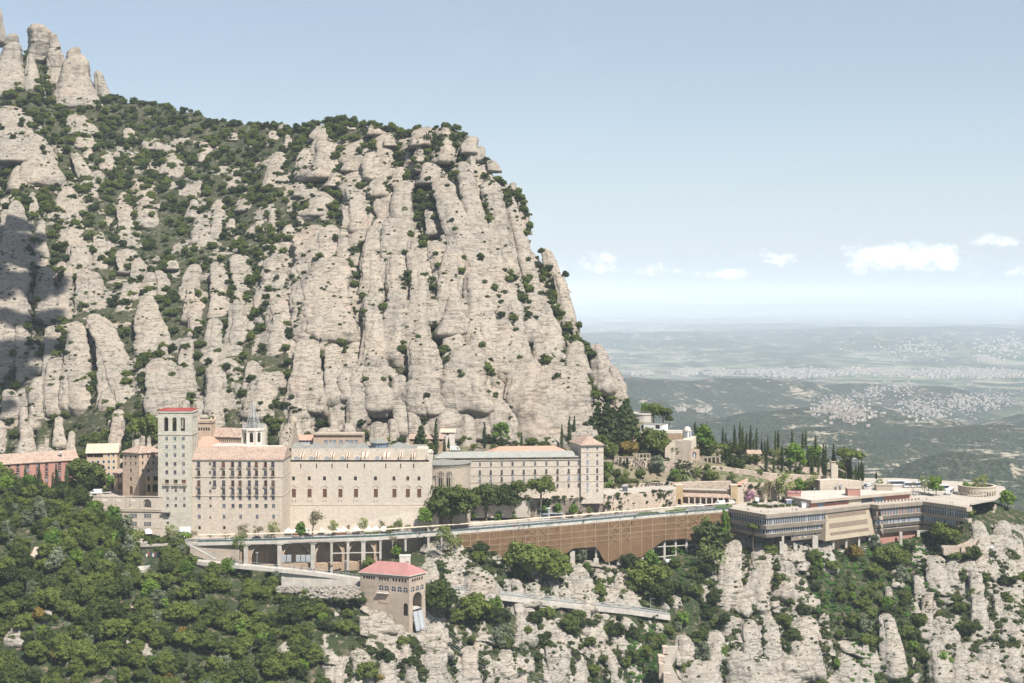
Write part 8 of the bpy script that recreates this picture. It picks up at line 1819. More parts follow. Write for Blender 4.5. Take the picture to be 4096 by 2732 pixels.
# ---- scattered woods: nearest ones as single trees, the rest as one mass
def gn_scatter(name,pts,sc,ri,meshes,label):
 c = bpy.data.collections.new(name + '_kinds')
 for i,me in enumerate(meshes): o = bpy.data.objects.new('%s_kind_%02d' % (name,i),me); c.objects.link(o)
 me = bpy.data.meshes.new(name); me.vertices.add(len(pts)); me.vertices.foreach_set('co',np.asarray(pts,np.float32).ravel())
 for nm,arr,ty in (('sc',sc,'FLOAT'),('ri',ri,'INT')): at = me.attributes.new(nm,ty,'POINT'); at.data.foreach_set('value',np.asarray(arr))
 at = me.attributes.new('rot','FLOAT_VECTOR','POINT'); rr = np.zeros((len(pts),3),np.float32); rr[:,2] = rng.random(len(pts)) * 6.28; rr[:,0] = rng.normal(size=len(pts)) * .12; at.data.foreach_set('vector',rr.ravel())
 ob = tag(link_mesh(name,me),kind='stuff'); md = ob.modifiers.new('scatter','NODES'); ng = bpy.data.node_groups.new(name + '_scatter','GeometryNodeTree'); md.node_group = ng
 ng.interface.new_socket('Geometry',in_out='INPUT',socket_type='NodeSocketGeometry'); ng.interface.new_socket('Geometry',in_out='OUTPUT',socket_type='NodeSocketGeometry')
 n = ng.nodes; gi,go = n.new('NodeGroupInput'),n.new('NodeGroupOutput'); ci = n.new('GeometryNodeCollectionInfo'); ci.inputs['Collection'].default_value = c; ci.inputs['Separate Children'].default_value = True; ci.inputs['Reset Children'].default_value = True
 ip = n.new('GeometryNodeInstanceOnPoints'); ip.inputs['Pick Instance'].default_value = True
 def na(nm,ty): a = n.new('GeometryNodeInputNamedAttribute'); a.data_type = ty; a.inputs[0].default_value = nm; return a.outputs[0]
 L = ng.links.new; L(gi.outputs[0],ip.inputs['Points']); L(ci.outputs[0],ip.inputs['Instance']); L(na('ri','INT'),ip.inputs['Instance Index']); L(na('rot','FLOAT_VECTOR'),ip.inputs['Rotation']); L(na('sc','FLOAT'),ip.inputs['Scale']); L(ip.outputs[0],go.inputs[0])
 return ob
SC_M = [c for _,c in TREE['shrub']] + [c for _,c in TREE['oak']][:4] + [TREE['lime'][0][1],TREE['olive'][0][1]]
# mountain: bushes wherever the ground sheet is soil, thinner on rock ledges
sg = sM; Vall = np.concatenate(sg.V); nbase = len(VMx)
def quad_sample(V,Fc,n,wgt):
 a = np.linalg.norm(np.cross(V[Fc[:,1]] - V[Fc[:,0]],V[Fc[:,3]] - V[Fc[:,0]]),axis=1) * wgt; c = np.cumsum(a); i = np.searchsorted(c,rng.random(n) * c[-1]); i = np.clip(i,0,len(Fc) - 1); u,v = rng.random((n,1)),rng.random((n,1))
 q = V[Fc[i,0]] * (1 - u) * (1 - v) + V[Fc[i,1]] * u * (1 - v) + V[Fc[i,2]] * u * v + V[Fc[i,3]] * (1 - u) * v; return q,i
mi_base = np.where(nn + bias > 0,0,1)
q1,i1 = quad_sample(VMx,FM,13000,np.where(mi_base == 1,1.0,0.12) * np.where(fpx > 1300,1.6,1))
Frk = np.concatenate(sg.F[1:]) if len(sg.F) > 1 else None
nrm = np.cross(Vall[Frk[:,1]] - Vall[Frk[:,0]],Vall[Frk[:,3]] - Vall[Frk[:,0]]); nz_ = np.abs(nrm[:,2]) / (np.linalg.norm(nrm,axis=1) + 1e-9)
cen = Vall[Frk[:,0]]; vmask = fbm(cen / 14,3,61)
q2,i2 = quad_sample(Vall,Frk,2000,np.clip(nz_ - .55,0,1) * (vmask > .02) * (cen[:,1] < 1420))
q3,i3_ = quad_sample(Vall,Frk,800,(vmask > .22) * np.clip(nz_ - .12,0,1))
pts = np.concatenate([q1,q2,q3]); sc = np.concatenate([1.6 + 2.6 * rng.random(len(q1)) ** 1.5,.5 + 1.1 * rng.random(len(q2)) ** 2,.7 + 2.2 * rng.random(len(q3)) ** 2]); sc[:len(q1)] *= np.where(q1[:,1] > 1150,1.25,1)
def recessed(Va,n,lo,X0=0,X1=4096,Y0_=0,Y1_=2732,g=9.0):
 px,py = CX + F * Va[:,0] / Va[:,1],HZ - F * Va[:,2] / Va[:,1]; ok = (px > X0) & (px < X1) & (py > Y0_) & (py < Y1_); Va = Va[ok]; u,v = ((px[ok] - X0) / g).astype(int),((py[ok] - Y0_) / g).astype(int)
 W_,H_ = int((X1 - X0) / g) + 1,int((Y1_ - Y0_) / g) + 1; zb = np.full((H_,W_),1e9); np.minimum.at(zb,(v,u),Va[:,1]); zp = np.pad(zb,3,mode='edge')
 loc = np.sort(np.stack([zp[3 + a:3 + a + H_,3 + b:3 + b + W_] for a,b in ((-1,-3),(-1,3),(1,-3),(1,3),(0,-2),(0,2),(0,-3),(0,3))]),0)[1]
 rec = (zb - loc)[v,u]; c = np.where((Va[:,1] - zb[v,u] < 1.2) & (rec > lo) & (rec < 60))[0]; k = rng.choice(c,min(n,len(c)),replace=False); return Va[k]
q8 = recessed(Vall,4600,4.5); q8 = q8[(q8[:,1] < 1400)]; q8 = q8[rng.random(len(q8)) < np.where(fbm(q8 / 28,2,97) > .0,1,.06)]
pts = np.concatenate([pts,q8]); sc = np.concatenate([sc,1.1 + 2.6 * rng.random(len(q8)) ** 1.4])
ri = rng.integers(0,4,len(pts)); big = sc > 3.0; ri[big] = rng.integers(4,7,big.sum()); pts[:,2] -= sc * .12
gn_scatter('mountain_scrub',pts,sc,ri,SC_M,None)
# hillside
hpx = lambda q: CX + F * q[:,0] / q[:,1]; hpy = lambda q: HZ - F * q[:,2] / q[:,1]
HX0 = hpx(VHx[FH[:,0]]); HY0 = hpy(VHx[FH[:,0]])
def forest_w(x,y):
 w_ = np.full(x.shape,.30); w_[(x < 1000)] = 1.0; w_[(x < 1500) & (y < 2560) & (x < 1440)] = 1.0; w_[x < 1270] = 1.0; w_[(x > 1700) & (x < 2700) & (y > 2430) & (y < 2600)] = .75; w_[(x > 2650) & (x < 2960) & (y > 2180)] = .6
 w_[(x > 3280) & (x < 3650) & (y > 2300)] = .7; w_[(x > 2600) & (x < 2900) & (y > 2260) & (y < 2620)] = .7
 ex = ((x > 1100) & (x < 1450) & (y < 2392) & (y > 2200)) | ((x > 1430) & (x < 1720) & (y < 2560)) | ((x > 1000) & (x < 1120) & (y < 2330) & (y > 2240)) | ((x > 545) & (x < 650) & (y > 2200) & (y < 2350)) | ((x > 95) & (x < 165) & (y > 2180) & (y < 2350)) | ((x > 522) & (x < 578) & (y > 2380) & (y < 2425)) | ((x > 1780) & (x < 2700) & (y > 2330) & (y < 2480) & (abs(y - (2385 + (x - 1780) * .115)) < 48)) | ((x > 2640) & (x < 2740) & (y > 2560)) | (y < 2200) & (x > 900) | ((x > 760) & (x < 1110) & (y < 2300))
 w_[ex] = 0; return w_
wf_ = forest_w(HX0,HY0); wf_ = np.where(wf_ >= .99,2.2,wf_); wf_[(HX0 < -250) | (HX0 > 4380)] *= .3
gu0 = np.where(zw[FH[:,0]] > 0,np.clip(.55 - crh[FH[:,0]],0,1) * 3 + .04,1); wf_ = wf_ * gu0
qh,ih = quad_sample(VHx,FH,4300,wf_)
hx,hy = hpx(qh),hpy(qh); okf = (hx > 0) & (hx < 4096) & (hy < 2800); near = np.argsort(qh[:,1] + np.where(okf,0,1e5))
single = set(near[:245].tolist()); rest = [i for i in range(len(qh)) if i not in single]
gl = {'oak': ('dense dark green holm oak in the wood on the lower slope','holm oaks in the wood on the lower slope'),'rust': ('bronze-tinged oak in the wood on the lower slope','bronze oaks in the wood on the lower slope'),'lime': ('bright green young tree in the wood on the lower slope','bright young trees in the wood'),'olive': ('greyish olive-toned tree in the wood on the lower slope','greyish trees in the wood')}
for i in sorted(single):
 k = random.choices(('oak','rust','lime','olive'),(88,2,5,5))[0]; plant(k,Vector(qh[i]) - Vector((0,0,.5)),random.choice((random.uniform(3.6,6.5),random.uniform(6,9.5))),gl[k][0],'tree',gl[k][1],wid=random.uniform(.85,1.15))
crf = crh[FH[:,0]]; gul = np.where(zw[FH[:,0]] > 0,np.clip(.6 - crf,0,1) * 3.5 + .12,1); qs,_i = quad_sample(VHx,FH,7500,np.clip(wf_ + .25,0,1) * (wf_ > 0) * gul); qr = qh[rest]
Vh = np.concatenate(sH.V); Fr = np.concatenate(sH.F[1:]); nr2 = np.cross(Vh[Fr[:,1]] - Vh[Fr[:,0]],Vh[Fr[:,3]] - Vh[Fr[:,0]]); nz2 = np.abs(nr2[:,2]) / (np.linalg.norm(nr2,axis=1) + 1e-9); c2 = Vh[Fr[:,0]]; vm2 = fbm(c2 / 9,3,66)
q4,_i = quad_sample(Vh,Fr,2600,np.clip(nz2 - .25,0,1) * (vm2 > .1))
x4,y4 = hpx(q4),hpy(q4); keep4 = forest_w(x4,y4) > 0; q4 = q4[keep4]
q9 = recessed(Vh,2000,3.0,1200,4096,2150,2732,10.0); q9 = q9[forest_w(hpx(q9),hpy(q9)) > 0]; q4 = np.concatenate([q4,q9])
pts = np.concatenate([qr,qs,q4]); sc = np.concatenate([2.4 + 3.4 * rng.random(len(qr)) ** 1.6,.9 + 1.6 * rng.random(len(qs)) ** 1.4,.35 + .9 * rng.random(len(q4) - len(q9)) ** 2,.8 + 1.7 * rng.random(len(q9)) ** 1.6])
ri = np.concatenate([np.where(rng.random(len(qr)) < .88,rng.integers(4,8,len(qr)),rng.integers(8,10,len(qr))),rng.integers(0,4,len(qs)),rng.integers(0,4,len(q4))]); pts[:,2] -= sc * .15
gn_scatter('slope_wood',pts,sc,ri,SC_M,None)
# ivy-covered gully under the terrace building
gi_ = ((HX0 > 3250) & (HX0 < 3760) & (HY0 > 2100) & (HY0 < 2480)) * 1.0 + ((HX0 > 2650) & (HX0 < 2850) & (HY0 > 2200) & (HY0 < 2330)) * .5 + ((HX0 > 2500) & (HX0 < 2680) & (HY0 > 2500) & (HY0 < 2740)) * .8 + ((HX0 > 3400) & (HX0 < 3640) & (HY0 >= 2480)) * .5
q5,_i = quad_sample(VHx,FH,3600,gi_); sc = .9 + 1.3 * rng.random(len(q5)); q5[:,2] -= .35 * sc
gn_scatter('ivy_cover',q5,sc,rng.integers(0,3,len(q5)),[c for _,c in TREE['ivy']],None)
# garden slope: mixed low growth and a grove below the cliff
FG = grid_faces(260,64); GX0 = hpx(VGx[FG[:,0]] + [0,1e-6,0]); GY0 = hpy(VGx[FG[:,0]])
def gw(x,y):
 w_ = np.full(x.shape,.55); w_[(x > 1850) & (x < 2520) & (y < 1800)] = 1.6; w_[(x < 1000)] = .8; w_[(x > 1000) & (x < 1700) & (y < 1790)] = 1.0; w_[(x > 2740) & (x < 3460) & (y < 1862)] = .8; w_[y > 2004] = 0; w_[(x > 2540) & (x < 2740) & (y < 1760)] = 0.0; return w_
wg = gw(GX0,GY0); wg[VGx[FG[:,0]][:,1] < 700] = 0
q6,_i = quad_sample(VGx,FG,1300,wg); q7,_i = quad_sample(VGx,FG,3600,np.sqrt(wg))
pts = np.concatenate([q6,q7]); sc = np.concatenate([1.9 + 2.0 * rng.random(len(q6)),.5 + 1.0 * rng.random(len(q7)) ** 1.5]); ri = np.concatenate([rng.integers(4,7,len(q6)),rng.integers(0,4,len(q7))])
wl_pts = []
for (x0,y0_,Y0,x1,y1_,Y1,hh,n_) in ((2120,2000,751,2415,1985,771,11,70),(2415,1985,771,2703,1963,796,11,110),(2455,1940,799,2690,1928,817,6,60),(2455,1838,825,2760,1850,841,7,60),(2755,1862,845,3445,1925,865,9,150),(2925,1938,814,3120,1935,823,12,40)):
 for _k in range(n_): f = rng.random(); a = P(x0,y0_,Y0).lerp(P(x1,y1_,Y1),f); wl_pts.append((a.x,a.y - .1,a.z + .3 - hh * rng.random() ** 2))
pts = np.concatenate([pts,np.array(wl_pts)]); sc = np.concatenate([sc,.5 + 1.3 * rng.random(len(wl_pts)) ** 2]); ri = np.concatenate([ri,rng.integers(0,4,len(wl_pts))])
gn_scatter('garden_growth',pts,sc,ri,SC_M,None)
# ================================================================== people
def figure(pose):
 J = {'pel': (0,0,.95),'ch': (0,.01,1.28),'nk': (0,.0,1.46),'hd': (0,-.02,1.60),'hd2': (0,-.01,1.68),'sl': (-.17,0,1.42),'sr': (.17,0,1.42)}
 if pose == 'walk': J.update(hl=(-.09,0,.90),kl=(-.10,-.16,.50),al=(-.10,-.22,.08),tl=(-.10,-.34,.03),hr=(.09,0,.90),kr=(.10,.05,.50),ar=(.10,.30,.14),tr=(.10,.22,.04),el=(-.24,.12,1.16),wl=(-.24,.02,.94),er=(.24,-.10,1.16),wr=(.23,-.26,1.0))
 elif pose == 'stand': J.update(hl=(-.09,0,.90),kl=(-.10,-.01,.50),al=(-.11,.02,.08),tl=(-.12,-.12,.03),hr=(.09,0,.90),kr=(.10,-.01,.50),ar=(.11,.02,.08),tr=(.12,-.12,.03),el=(-.23,.02,1.15),wl=(-.22,-.06,.92),er=(.25,.02,1.15),wr=(.16,-.22,1.12))
 else:
  for k in ('pel','ch','nk','hd','hd2','sl','sr'): J[k] = (J[k][0],J[k][1],J[k][2] - .48)
  J.update(hl=(-.09,0,.46),kl=(-.11,-.42,.48),al=(-.11,-.44,.08),tl=(-.11,-.57,.03),hr=(.09,0,.46),kr=(.11,-.42,.48),ar=(.11,-.44,.08),tr=(.11,-.57,.03),el=(-.22,-.05,.70),wl=(-.14,-.28,.58),er=(.22,-.05,.70),wr=(.14,-.28,.58))
 rad = dict(pel=.145,ch=.15,nk=.055,hd=.085,hd2=.095,sl=.065,sr=.065,hl=.09,kl=.06,al=.042,tl=.035,hr=.09,kr=.06,ar=.042,tr=.035,el=.045,wl=.035,er=.045,wr=.035)
 E = [('pel','ch'),('ch','nk'),('nk','hd'),('hd','hd2'),('ch','sl'),('ch','sr'),('sl','el'),('el','wl'),('sr','er'),('er','wr'),('pel','hl'),('hl','kl'),('kl','al'),('al','tl'),('pel','hr'),('hr','kr'),('kr','ar'),('ar','tr')]
 ks = list(J); me = bpy.data.meshes.new('fig'); me.from_pydata([J[k] for k in ks],[(ks.index(a),ks.index(b)) for a,b in E],[]); o = bpy.data.objects.new('fig',me); col.objects.link(o)
 md = o.modifiers.new('s','SKIN'); md.use_smooth_shade = True
 for i,k in enumerate(ks): me.skin_vertices[0].data[i].radius = (rad[k],rad[k] * (.75 if k in ('pel','ch') else 1)); me.skin_vertices[0].data[i].use_root = (k == 'pel')
 ss = o.modifiers.new('u','SUBSURF'); ss.levels = 1; ss.render_levels = 1
 dg = bpy.context.evaluated_depsgraph_get(); out = bpy.data.meshes.new_from_object(o.evaluated_get(dg)); bpy.data.objects.remove(o); return out
FIG = {p: figure(p) for p in ('walk','stand','sit')}
skin = mat('skin',(.50,.30,.21),.6)[0]; hairs = [mat('dark_hair',(.03,.02,.015),.7)[0],mat('brown_hair',(.14,.08,.04),.7)[0],mat('fair_hair',(.42,.30,.16),.7)[0]]
TOP = {'black': (.02,.02,.022),'white': (.75,.75,.74),'navy blue': (.03,.05,.16),'red': (.55,.04,.04),'grey': (.25,.25,.26),'green': (.05,.22,.10),'light blue': (.25,.42,.62),'pink': (.62,.30,.34)}
TRO = {'black': (.02,.02,.022),'blue': (.06,.09,.18),'grey': (.2,.2,.2),'beige': (.45,.38,.28)}
cm = {('c',k): mat('cloth_' + k.replace(' ','_'),v,.85)[0] for k,v in TOP.items()}; cm.update({('t',k): mat('trousers_' + k,v,.85)[0] for k,v in TRO.items()})
pv = {}
def person_mesh(pose,top,tro,h):
 key = (pose,top,tro,h)
 if key in pv: return pv[key]
 me = FIG[pose].copy(); me.name = 'person'; me.materials.clear()
 for m in (cm[('t',tro)],cm[('c',top)],skin,hairs[h]): me.materials.append(m)
 dz = -.48 if pose == 'sit' else 0; idx = []
 for p in me.polygons:
  c = p.center; z = c.z - dz
  if pose == 'sit' and c.y < -.12 and c.z < .56 and abs(c.x) < .2 and c.z < .54: idx.append(0)
  elif z > 1.62 or (z > 1.52 and c.y > .03): idx.append(3)
  elif z > 1.46: idx.append(2)
  elif abs(c.x) > .19 and z < 1.08: idx.append(2)
  elif z > .97: idx.append(1)
  elif z < .07 and pose != 'sit': idx.append(3)
  else: idx.append(0)
 me.polygons.foreach_set('material_index',idx); pv[key] = me; return me
rp2 = random.Random(21)
def people(vw,pts,place,group,zf=None,pose=None):
 ox,oy,k = vw; pts = sorted(pts)
 for i,(x,y) in enumerate(pts):
  px,py = x * k + ox,y * k + oy; p = G(px,py,GZ) if zf is None else zf(px,py)
  top = rp2.choice(list(TOP)[:5] * 2 + list(TOP)); tro = rp2.choice(list(TRO)); po = pose or rp2.choice(('walk','stand','walk'))
  o = bpy.data.objects.new('person',person_mesh(po,top,tro,rp2.randrange(3))); col.objects.link(o); o.location = p + Vector((0,0,.05)); o.rotation_euler = (0,0,rp2.choice((1.5,-1.5,rp2.uniform(0,6.28)))); s = rp2.uniform(.94,1.08); o.scale = (s * 1.08,s * 1.08,s)
  lab = 'person in %s top and %s trousers %s' % (top,tro,place) + (', number %s from the left' % NUM[i] if len(pts) > 1 else '')
  w_ = lab.split(); tag(o,lab if len(w_) <= 16 else lab.replace(' and %s trousers' % tro,''),'person',group)
people(Z4,[(667,1365),(684,1365),(1060,1342),(1074,1338),(1122,1333),(1136,1331),(1157,1329),(1170,1327),(1322,1318),(1418,1308),(1431,1307),(1457,1305),(1532,1305),(1547,1303),(1928,1270),(2172,1248),(2335,1238)],'on the deck above the netting','people on the deck above the netting')
people(ZC,[(265,1466),(995,1438),(1155,1428),(1190,1416),(1490,1418),(1572,1409),(1583,1408)],'on the walkway before the basilica','people on the walkway before the basilica')
people(ZC,[(775,1418),(795,1416),(808,1417),(820,1415),(833,1418),(846,1440),(858,1438),(870,1440),(880,1412),(180,1432),(330,1428),(345,1430),(560,1424),(590,1426)],'among the market tents','people at the market tents')
people(Z5,[(215,1372),(375,1360),(700,1337),(750,1328),(763,1328),(786,1325),(801,1325),(990,1312),(1006,1308),(1033,1306),(1095,1302),(1155,1293),(1215,1288)],'under the island canopy','people under the canopy by the island')
people(Z5,[(1680,1312),(1693,1312),(1745,1320),(1760,1320),(2012,1292),(2108,1272),(2155,1270)],'on the roof terrace','people on the roof terrace')
people(Z5,[(1412,1208),(570,1247)],'near the arcade walls','people near the arcade')
people(Z2,[(1325,527),(1570,562),(1596,557)],'on the terrace end before the coaches','people on the terrace end')
people(Z1,[(1190,1452),(1213,1452),(1228,1453),(1246,1451)],'standing before the gallery arches','people before the gallery building')
people(Z1,[(1925,1416),(1950,1392),(1575,1405)],'on the road before the residence','people before the residence')
people(Z1,[(878,1126),(990,1122),(1108,1124),(1120,1122),(1236,1122)],'seen through the gallery arches','people in the gallery',zf=lambda px,py: P(px,2029,700.5))
people(Z6,[(1508,716),(1975,746),(2020,751),(2030,752),(2078,758),(2092,759),(2104,761),(2114,762)],'on the ramp bridge','people on the ramp bridge',zf=lambda px,py: (lambda Y: Vector(((px - CX) / F * Y,Y,float(np.interp((px - CX) / F * Y,[v.x for v in RP],[v.z for v in RP])))))(float(np.interp(px,[a[0] for a in rp],[v.y for v in RP])) + 1.5))
# ================================================================== market tents
tt = {}
for i,(x,wd,c,lab) in enumerate(((133,80,'tent','white market tent, leftmost of the row before the basilica'),(215,80,'tent','white market tent second from the left, beside the bright green tree'),(320,72,'tent','white market tent right of the bright green tree'),(480,76,'tentpink','salmon pink market tent, the only coloured one'),(640,76,'tent','white market tent first right of the pink one'),(715,76,'tent','white market tent second right of the pink one'),(845,82,'tent','largest white market tent in the middle of the row'),(978,70,'tent','white market tent third from the right'),(1050,70,'tent','white market tent second from the right'),(1133,70,'tent','white market tent at the right end of the row'))):
 px = 1100 + x * .3826; p = G(px,2143 - i * .9,GZ); w2 = wd * .3826 / F * p.y / 2; t = empty('market_tent',p,lab,'tent','market tents before the basilica')
 mb = MB(); z0,z1 = p.z + 2.1,p.z + 3.9; q = [(p.x - w2,p.y),(p.x + w2,p.y),(p.x + w2,p.y + 3),(p.x - w2,p.y + 3)]; m_ = [(p.x + (a - p.x) * .35,p.y + 1.5 + (b - p.y - 1.5) * .35) for a,b in q]
 mb.prism(q,z0 - .35,z0); mb.prism(q,z0 + .001,z0 + .9,poly1=m_); mb.prism(m_,z0 + .901,z1,poly1=[(p.x,p.y + 1.5)] * 4); mb.build('canopy',M[c],t)
 mb = MB()
 for a,b in q: mb.bar((a,b,p.z),(a,b,z0 - .35),.05)
 mb.build('frame',M['steel'],t)
 mb = MB(); mb.box(p.x - w2 + .2,p.x + w2 - .2,p.y + .3,p.y + 1.1,p.z,p.z + .9); mb.build('counter',M['leafbed'] if i in (7,8) else M['woodbrown'] if i % 3 else M['iron'],t)
# bins, lamps, kiosk, shelter and lift
for i,(vw,x,y) in enumerate(((Z4,1217,1331),(Z4,1790,1277),(Z4,72,1412),(ZC,937,1436),(ZC,315,1462),(Z5,912,1313),(Z5,362,1367),(Z5,1548,1288),(Z5,2053,1290))):
 p = G(x * vw[2] + vw[0],y * vw[2] + vw[1],GZ); t = empty('litter_bin',p + Vector((0,0,.05)),'dark green litter bin by the promenade or terrace railing, bin %s' % NUM[i],'bin','dark litter bins along the railings')
 MB().lathe((p.x,p.y,p.z + .05),[(.3,0),(.38,.9),(.38,1.0)],8).build('bin_body',M['greenpost'],t); MB().lathe((p.x,p.y,p.z + 1.05),[(.42,0),(.35,.15),(.05,.2)],8).build('lid',M['iron'],t)
for vw,x,yb,yt,lab in ((Z1,1733,1380,1318,'flower-basket lamp post first from the left before the residence'),(Z1,2000,1380,1318,'flower-basket lamp post second before the residence'),(Z1,2268,1378,1320,'flower-basket lamp post at the residence right end'),(ZC,1612,1330,1265,'lamp post at the foot of the bright tree by the basilica corner'),(Z5,1508,1195,1115,'lamp post beside the pink blossoming tree'),(Z5,1897,1185,1100,'lamp post left of the pavilion'),(Z5,2240,1095,1068,'lamp on the pavilion roof'),(Z2,950,350,235,'tall lamp post above the coach at the left'),(Z2,1287,350,240,'tall lamp post above the coaches in the middle')):
 px = x * vw[2] + vw[0]; yb_ = yb * vw[2] + vw[1]; p = G(px,yb_,GZ) if not (vw is Z5 and x > 2200) else P(px,yb_,800)
 if vw is Z2: p = G(px,1912,GZ)
 h = (yb_ - (yt * vw[2] + vw[1])) / F * p.y if vw is not Z2 else (1912 - (yt * vw[2] + vw[1])) / F * p.y
 t = empty('lamp_post',p,lab,'lamp post'); MB().bar(p,p + Vector((0,0,h)),.09,n=6,r2=.06).build('pole',M['iron'],t); mb = MB(); mb.lathe((p.x,p.y,p.z + h),[(.08,0),(.35,.25),(.30,.6),(.05,.7)],8); mb.build('lantern',M['frame'],t)
 if vw is Z1: MB().ball((p.x,p.y,p.z + h * .45),.38).build('flower_basket',M['ivy'],t)
p = G(2179,2078,GZ); t = empty('lift_kiosk',p,'grey metal lift kiosk left of the bus shelter below the guest wing','kiosk'); mb = MB(); mb.box(p.x - 2.7,p.x + 2.7,p.y,p.y + 3,p.z,p.z + 5.8); mb.build('cabin',M['steel'],t); mb = MB(); mb.box(p.x - 1.9,p.x + 1.9,p.y - .05,p.y - .003,p.z + .6,p.z + 2.6); mb.box(p.x - 1.9,p.x + 1.9,p.y - .05,p.y - .003,p.z + 3.3,p.z + 4.9); mb.build('window',M['glass'],t); MB().box(p.x - 3,p.x + 3,p.y - .4,p.y + 3.3,p.z + 5.8,p.z + 6.2).build('roof',M['white'],t)
p = G(2220,2076,GZ); t = empty('bus_shelter',p,'long low grey bus shelter beside the lift kiosk','shelter'); MB().box(p.x - 3.8,p.x + 4.2,p.y,p.y + 2.4,p.z + 2.7,p.z + 3.1).build('roof',M['steel'],t); mb = MB(); mb.box(p.x - 3.6,p.x + 4.0,p.y + 1.9,p.y + 2.0,p.z + .3,p.z + 2.7); mb.build('back_glazing',M['glassblue'],t); mb = MB(); [mb.bar((p.x + dx,p.y + .2,p.z),(p.x + dx,p.y + .2,p.z + 2.7),.07) for dx in (-3.4,-.9,1.5,3.9)]; mb.build('post',M['iron'],t); MB().box(p.x - 3,p.x + 3.4,p.y + 1.2,p.y + 1.6,p.z + .42,p.z + .5).build('bench',M['woodbrown'],t)
p = P(2500,1973,788); t = empty('glass_lift',p,'glazed lift tower on the terrace right of the guest wing tower','lift'); mb = MB(); mb.box(p.x - 1.3,p.x + 1.3,p.y,p.y + 2.6,p.z,p.z + 3.7); mb.build('glazing',M['glass'],t); mb = MB()
for dx in (-1.35,-.45,.45,1.35): mb.box(p.x + dx - .08,p.x + dx + .08,p.y - .08,p.y - .003,p.z,p.z + 3.7)
mb.box(p.x - 1.6,p.x + 1.6,p.y - .3,p.y + 2.9,p.z + 3.7,p.z + 4.0); mb.build('frame',M['metalgrey'],t)
# motorcycles beside the coaches
mo = None
for i in range(16):
 px,py = 3640 + (i % 8) * 10.5 + (i // 8) * 4,1978 + (i // 8) * 4.5 - (i % 8) * .4; p = G(px,py,GZ + .05); lab = 'parked motorcycle in the row before the coaches, number %s from the left' % NUM[(i % 8) * 2 + i // 8]
 if mo is None:
  t = empty('motorcycle',p); mb = MB(); mb.bar((p.x - .45,p.y,p.z + .62),(p.x + .35,p.y,p.z + .7),.17,n=6); mb.bar((p.x - .9,p.y,p.z + .75),(p.x - .2,p.y,p.z + .72),.12,n=6); mb.bar((p.x + .7,p.y,p.z + .33),(p.x + .42,p.y,p.z + 1.0),.05); a = mb.build('body',pt['navy'],t); b = MB().box(p.x - .7,p.x,p.y - .14,p.y + .14,p.z + .8,p.z + .9).build('seat',M['iron'],t); c_ = MB().bar((p.x + .42,p.y - .35,p.z + 1.05),(p.x + .42,p.y + .35,p.z + 1.05),.03).build('handlebar',M['steel'],t)
  wh = [link_mesh('wheel',WM['s'],t,Vector((s_,0,.33))) for s_ in (-.68,.7)];
  for w_ in wh: w_.scale = (.95,.5,.95)
  mo = [a,b,c_] + wh
 else:
  t = empty('motorcycle',p)
  for s_ in mo: o = s_.copy(); col.objects.link(o); o.parent = t
 t.rotation_euler = (0,0,R(rp2.uniform(60,110))); tag(t,lab,'motorcycle','motorcycles in the car park')
# potted shrubs along the right half of the terrace
for i in range(14):
 px,py = 3500 + i * 13.5,2011.5 - i * .85; p = G(px,py,GZ + .05); t = empty('potted_shrub',p,'small potted shrub on the terrace edge before the vending machines, number %s from the left' % NUM[i],'pot','potted shrubs on the terrace edge')
 MB().lathe(p,[(.3,0),(.42,.6),(.36,.6),(.02,.55)],8).build('pot',M['concrete'],t); o = bpy.data.objects.new('shrub',TREE['shrub'][i % 4][1]); col.objects.link(o); o.parent = t; o.location = (0,0,.5); o.scale = (.6,.6,.7)
# forest path, sports court on the left slope
def draped(pts,wd,name,m,lift=.35):
 q = [hit(x,y,[b_hill]) for x,y in pts]; mb = MB()
 for a,b in zip(q[:-1],q[1:]): d = flat0(b - a).normalized(); n_ = Vector((1,0,0)) * wd; u = Vector((0,-lift,lift)); mb.face([a - n_ + u,a + n_ + u,b + n_ + u,b - n_ + u]); mb.face([a - n_ + u,b - n_ + u,b - n_ - Vector((0,0,1)),a - n_ - Vector((0,0,1))])
 return tag(mb.build(name,m),kind='structure')
draped([(88,2330),(108,2300),(112,2270),(122,2245),(140,2215),(152,2190)],1.4,'forest_path',M['concrete'])
p = hit(568,2300,[b_hill]); t = empty('sports_court',p,'small fenced sports court with hanging red and white kit in the forest','court'); mb = MB(); mb.prism([(p.x - 4,p.y - 1),(p.x + 1.5,p.y - 1),(p.x + 1,p.y + 22),(p.x - 4,p.y + 22)],p.z - 2,p.z + 2.5); mb.build('court_floor',M['concrete2'],t); mb = MB()
for k in range(9): f = k / 8; a = Vector((p.x + 1.6,p.y - 1 + f * 22,p.z + 2.5)); mb.bar(a,a + Vector((0,0,5)),.06)
for h in (2.5,5): mb.bar((p.x + 1.6,p.y - 1,p.z + 2.5 + h),(p.x + 1.6,p.y + 21,p.z + 2.5 + h),.05)
mb.build('fence',M['greenpost'],t); mb = MB(); r5 = random.Random(1)
for k in range(6): x = p.x - 3.8 + k * 1.0; z = p.z + 4.6 + r5.uniform(-.5,.5); mb.box(x,x + .7,p.y + 21.5,p.y + 21.7,z,z + 1.5,k % 3)
mb.build('hanging_kit',[M['white'],M['redpaint'],pt['navy']],t)
a,b = G(700,2168,GZ),G(735,2168,GZ); mb = MB(); mb.box(a.x,b.x,a.y - .6,a.y + .6,GZ,GZ + .3); t = tag(empty('hedge_trough',(a + b) / 2),'clipped hedge trough beside the dark blue car','hedge'); mb.build('trough',M['concrete'],t); o = bpy.data.objects.new('hedge',hm[2].data); col.objects.link(o); o.parent = t; o.location = (0,0,-.1); o.scale = (1.4,1,1)
